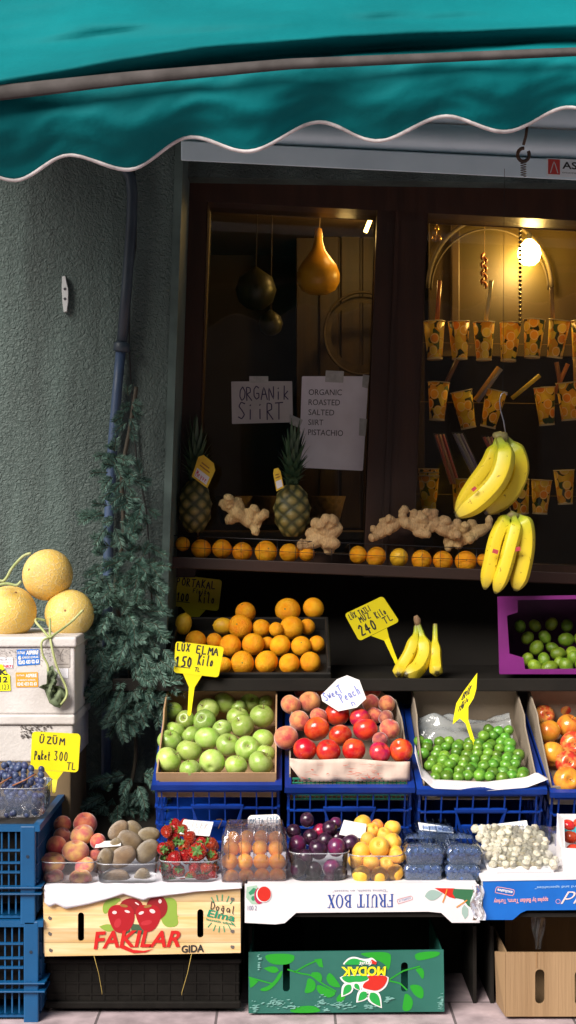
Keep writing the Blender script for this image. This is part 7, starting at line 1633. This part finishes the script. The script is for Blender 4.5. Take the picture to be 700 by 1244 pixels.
# brown carton with hand hole at the right
bcn = thing('brown_hand_hole_carton', 'plain ribbed brown carton with a rounded hand hole on the pavement', 'carton', P(660, 1235, 0)); kraft = mat('kraft_card', (.34, .215, .11), .8, (.27, .165, .08), 6, bump=.35, bscale=30, stretch=(6, 1, .25))
panel([(614.5, 1157), (1000, 1157), (1000, 1235), (614.5, 1235)], 0, .005, kraft, bcn, holes=[capsule(656, 1198.5, 11.5, 42, 0), capsule(704, 1200, 11.5, 42, 0)])
MB().hexa([P(614, 1157, 0), P(614, 1235, 0), P(603, 1218, .10) , P(601, 1156, .06)], [p_ + V((.004, .004, 0)) for p_ in (P(614, 1157, 0), P(614, 1235, 0), P(603, 1218, .10), P(601, 1156, .06))]).build('corner_flap', kraft, bcn)
boxrest(bcn, 615, 995, 1158, 1234, .0055, .34, kraft)
a = MB(); a.slab([P(x, y, -.0012) for x, y in [(651.5, 1157), (653, 1157), (653, 1176), (651.5, 1176)]], .001); a.build('seam', mat('seam_dark', (.28, .16, .07), .9), bcn)
t = thing('clear_strip', 'wisp of clear plastic film hanging under the blue tray', 'film', P(655, 1110, .05))
MB().grid(lambda u, v: P(648 + 12 * u + 5 * sin(v * 5) * (u - .5), 1107 + 46 * v, .04 + .01 * sin(u * 7 + v * 3)), 8, 14).build('film', clear_mat('wisp', (.98, .98, .99), .35, .03, .2, bump=1.0, bscale=50), t, True)
# black crates carrying the front trays
def black_crate(lb, x0, x1, yt, yb, Y, dep=.34):
    t = thing('black_crate', lb, 'crate', P((x0 + x1) / 2, yb, Y), 'black plastic crates under the front trays'); A = P(x0, yb, Y); W = S(x1 - x0, Y); H = S(yb - yt, Y)
    mb = MB(); lattice(mb, A, V((1, 0, 0)), V((0, 0, 1)), V((0, -1, 0)), W, H, 14, 4, .004, .002); mb.slab([A + V((.002, 0, .002)), A + V((W - .002, 0, .002)), A + V((W - .002, 0, H - .002)), A + V((.002, 0, H - .002))], .003); mb.build('front_panel', black2, t)
    for nm, pts, n_ in (('side_panel', [A, A + V((0, dep, 0)), A + V((0, dep, H)), A + V((0, 0, H))], V((.004, 0, 0))), ('side_panel', [A + V((W, 0, 0)), A + V((W, dep, 0)), A + V((W, dep, H)), A + V((W, 0, H))], V((-.004, 0, 0))), ('back_panel', [A + V((0, dep, 0)), A + V((W, dep, 0)), A + V((W, dep, H)), A + V((0, dep, H))], V((0, -.004, 0)))):
        p2 = [p_ + V((0, .0035, 0)) if abs(p_.y - A.y) < 1e-6 else p_ for p_ in pts]
        MB().hexa(p2, [p_ + n_ for p_ in p2]).build(nm, black2, t)
    bev(MB().hexa([A + V((-.006, -.01, H - .012)), A + V((W + .006, -.01, H - .012)), A + V((W + .006, dep, H - .012)), A + V((-.006, dep, H - .012))], [A + V((-.006, -.01, H)), A + V((W + .006, -.01, H)), A + V((W + .006, dep, H)), A + V((-.006, dep, H))]).build('rim', black2, t), .004)
    bev(MB().hexa([A + V((-.004, -.010, 0)), A + V((W + .004, -.010, 0)), A + V((W + .004, -.010, .018)), A + V((-.004, -.010, .018))], [A + V((-.004, .004, 0)), A + V((W + .004, .004, 0)), A + V((W + .004, .004, .018)), A + V((-.004, .004, .018))]).build('foot_rail', black2, t), .004)
    return t
black2 = mat('black_crate_plastic', (.010, .009, .008), .6, (.014, .0125, .011), 20, spec=.06)
black_crate('black plastic crate under the plank printed carton, tied with thin cords', 57, 291, 1163.5, 1224, .055, .30)
for x0, y0, x1, y1, lb in ((114, 1160, 124, 1205, 'thin yellow cord hanging from the plank printed carton, near the blue crates'), (233, 1158, 221, 1206, 'thin yellow cord hanging from the plank printed carton, near the green carton')):
    tag(MB().tube([P(x0, y0, .0), P((x0 + x1) / 2 + 1, (y0 + y1) / 2, .02), P(x1, y1, .025), P(x1, y1 + 3, .026)], .0008, 5).build('yellow_cord', mat('cord_yellow', (.45, .32, .08), .7), smooth=True), lb, 'cord')
t = thing('tray_support', 'dark support bench behind the green carton under the white tray', 'bench', P(440, 1230, .38))
for x, x2 in ((302, 306), (575, 579), (596, 600)): MB().hexa([P(x, 1125, .12), P(x2, 1125, .12), P(x2, 1219, .12), P(x, 1219, .12)], [P(x, 1125, .12) + V((0, .24, 0)), P(x2, 1125, .12) + V((0, .24, 0)), P(x2, 1219, .12) + V((0, .24, 0)), P(x, 1219, .12) + V((0, .24, 0))]).build('leg_board', bm_, t)
def brd(x0, x1, y0, y1, Y0, Y1, nm): a, b, c, d = P(x0, y0, Y0), P(x1, y0, Y0), P(x1, y1, Y0), P(x0, y1, Y0); e = V((0, Y1 - Y0, 0)); MB().hexa([a, b, c, d], [p_ + e for p_ in (a, b, c, d)]).build(nm, bm_, t)
brd(297, 1000, 1109.5, 1114, .012, .36, 'top_board')
brd(297, 1000, 1115, 1200, .36, .37, 'back_board')
# teal blue crates with grapes at the left
for k, (yt, lb) in enumerate(((1001.5, 'upper teal blue slatted crate under the dark grapes'), (1117, 'lower teal blue slatted crate standing on the pavement'))):
    xc = -40; Fl = Matrix.Translation(P(xc + 4 * k, yt, .0)); W = S(166); H = S(115 - 1) if k == 0 else S(119)
    t = lattice_crate('slatted_crate', lb, Fl, W, .40, H, teal_blue, 'teal blue crates of the left stack', cols=18, rows=0, panel=False, posts=True)
    for z in ((.055, .085, .108, .145, .160) if k == 0 else (.05, .085, .108, .145, .165)):
        if z < .14: mb = MB(Fl); mb.box((0, -.007, -z - .006), (W - .07, .009, .0045)); mb.build('slat_bar', teal_blue, t)
        else:
            mb = MB(Fl); mb.box((.004, -.012, -z - .004), (W + .030, .022, .004)); bev(mb.build('lower_flange', teal_blue, t), .0015)
            mb = MB(Fl); mb.box((W / 2 + .012, .20, -z - .004), (.014, .40, .004)); mb.build('lower_flange', teal_blue, t)
    mb = MB(Fl); lattice(mb, V((W / 2 - .001, 0, -.145)), V((0, 1, 0)), V((0, 0, 1)), V((1, 0, 0)), .40, .135, 14, 3, .004, .005); mb.build('side_ribs', teal_blue, t)
for k, yt in enumerate((1006, 1122)):
    t = tag(MB().hexa([P(-118, yt + 6, .022), P(42, yt + 6, .022), P(42, yt + 92, .022), P(-118, yt + 92, .022)], [p_ + V((0, .34, 0)) for p_ in (P(-118, yt + 6, .022), P(42, yt + 6, .022), P(42, yt + 92, .022), P(-118, yt + 92, .022))]).build('black_inner_box', black2), 'black inner box filling the %s teal blue crate' % ('upper', 'lower')[k], 'box', 'black boxes inside the teal crates'); bev(t, .003)
mb = MB(); FlT = Matrix.Translation(P(-40, 1001.5, 0)); mb.M = FlT
mb.box((0, .20, -.006), (S(166) - .01, .38, .005)); tag(mb.build('dark_board', black), 'dark board lying in the upper teal crate under the grape punnet', 'board')
punnet('large clear punnet of dark grapes on the teal crate', -34, 53, 958, 994, .035, .15, .93, clear_mat('grape_punnet', (.80, .84, .92), 1.6, .16, .07, (.40, .46, .62), bump=.4, bscale=60), rad=.035)
grm = mat('grape_skin', (.020, .028, .085), .45, (.055, .075, .17), 30, rand=.3, sheen=.2)
rg = random.Random(12); proto_b = None; gi = 0
for bi, (cx, cy, n_, lb) in enumerate(((30, 944, 46, 'bunch of blue black grapes nearest the yellow price tag'), (0, 948, 46, 'bunch of blue black grapes at the photo edge, middle of the punnet'), (-28, 950, 24, 'bunch of blue black grapes at the outer end of the punnet'))):
    t = thing('grape_bunch', lb, 'grapes', P(cx, cy, .1), 'grape bunches in the large punnet')
    MB().tube([P(cx - 18, cy + 12, .09), P(cx, cy + 4, .09), P(cx + 14, cy - 4, .10)], .0022, 6).build('grape_stem', mat('grape_stem', (.28, .10, .04), .6), t, True)
    pts = []
    tries = 0
    while len(pts) < n_ and tries < 4000:
        tries += 1
        x = cx + rg.uniform(-21, 21); hy = 928 + abs(x - 12) * .10; y = rg.uniform(hy, 990 if rg.random() < .35 else 958); Yd = .065 + (975 - y) * .0017 + rg.uniform(0, .012); p_ = P(x, y, Yd)
        if all((p_ - q_).length > .0135 for q_ in pts): pts.append(p_)
    for p_ in pts:
        r = rg.uniform(.0078, .0095)
        if proto_b is None:
            proto_b = MB().lathe([(max(0, cos(-pi / 2 + pi * i / 10)) if 0 < i < 10 else 0, 1.18 * sin(-pi / 2 + pi * i / 10)) for i in range(11)], 14).build('grape', grm, smooth=True); g_ = proto_b
        else: g_ = proto_b.copy(); COL.objects.link(g_)
        g_.parent = t; g_.location = p_ - t.location; g_.scale = (r, r, r); g_.rotation_euler = (rg.uniform(-1, 1), rg.uniform(-1, 1), 0)
# small things: twig by the crate, faded number painted on the apple crate
a = MB(); qn = Quad(FA @ V((-.02, -.0105, -.10)), FA @ V((.12, -.0105, -.10)), FA @ V((.12, -.0105, -.135)), FA @ V((-.02, -.0105, -.135)))
pn = hand(a, qn, '7000', .1, .1, .9, .9, .0022); par_ = [o for o in COL.objects if o.name == 'fruit_crate'][0]
a.build('lettering', mat('faded_orange', (.16, .075, .02), .7), par_)
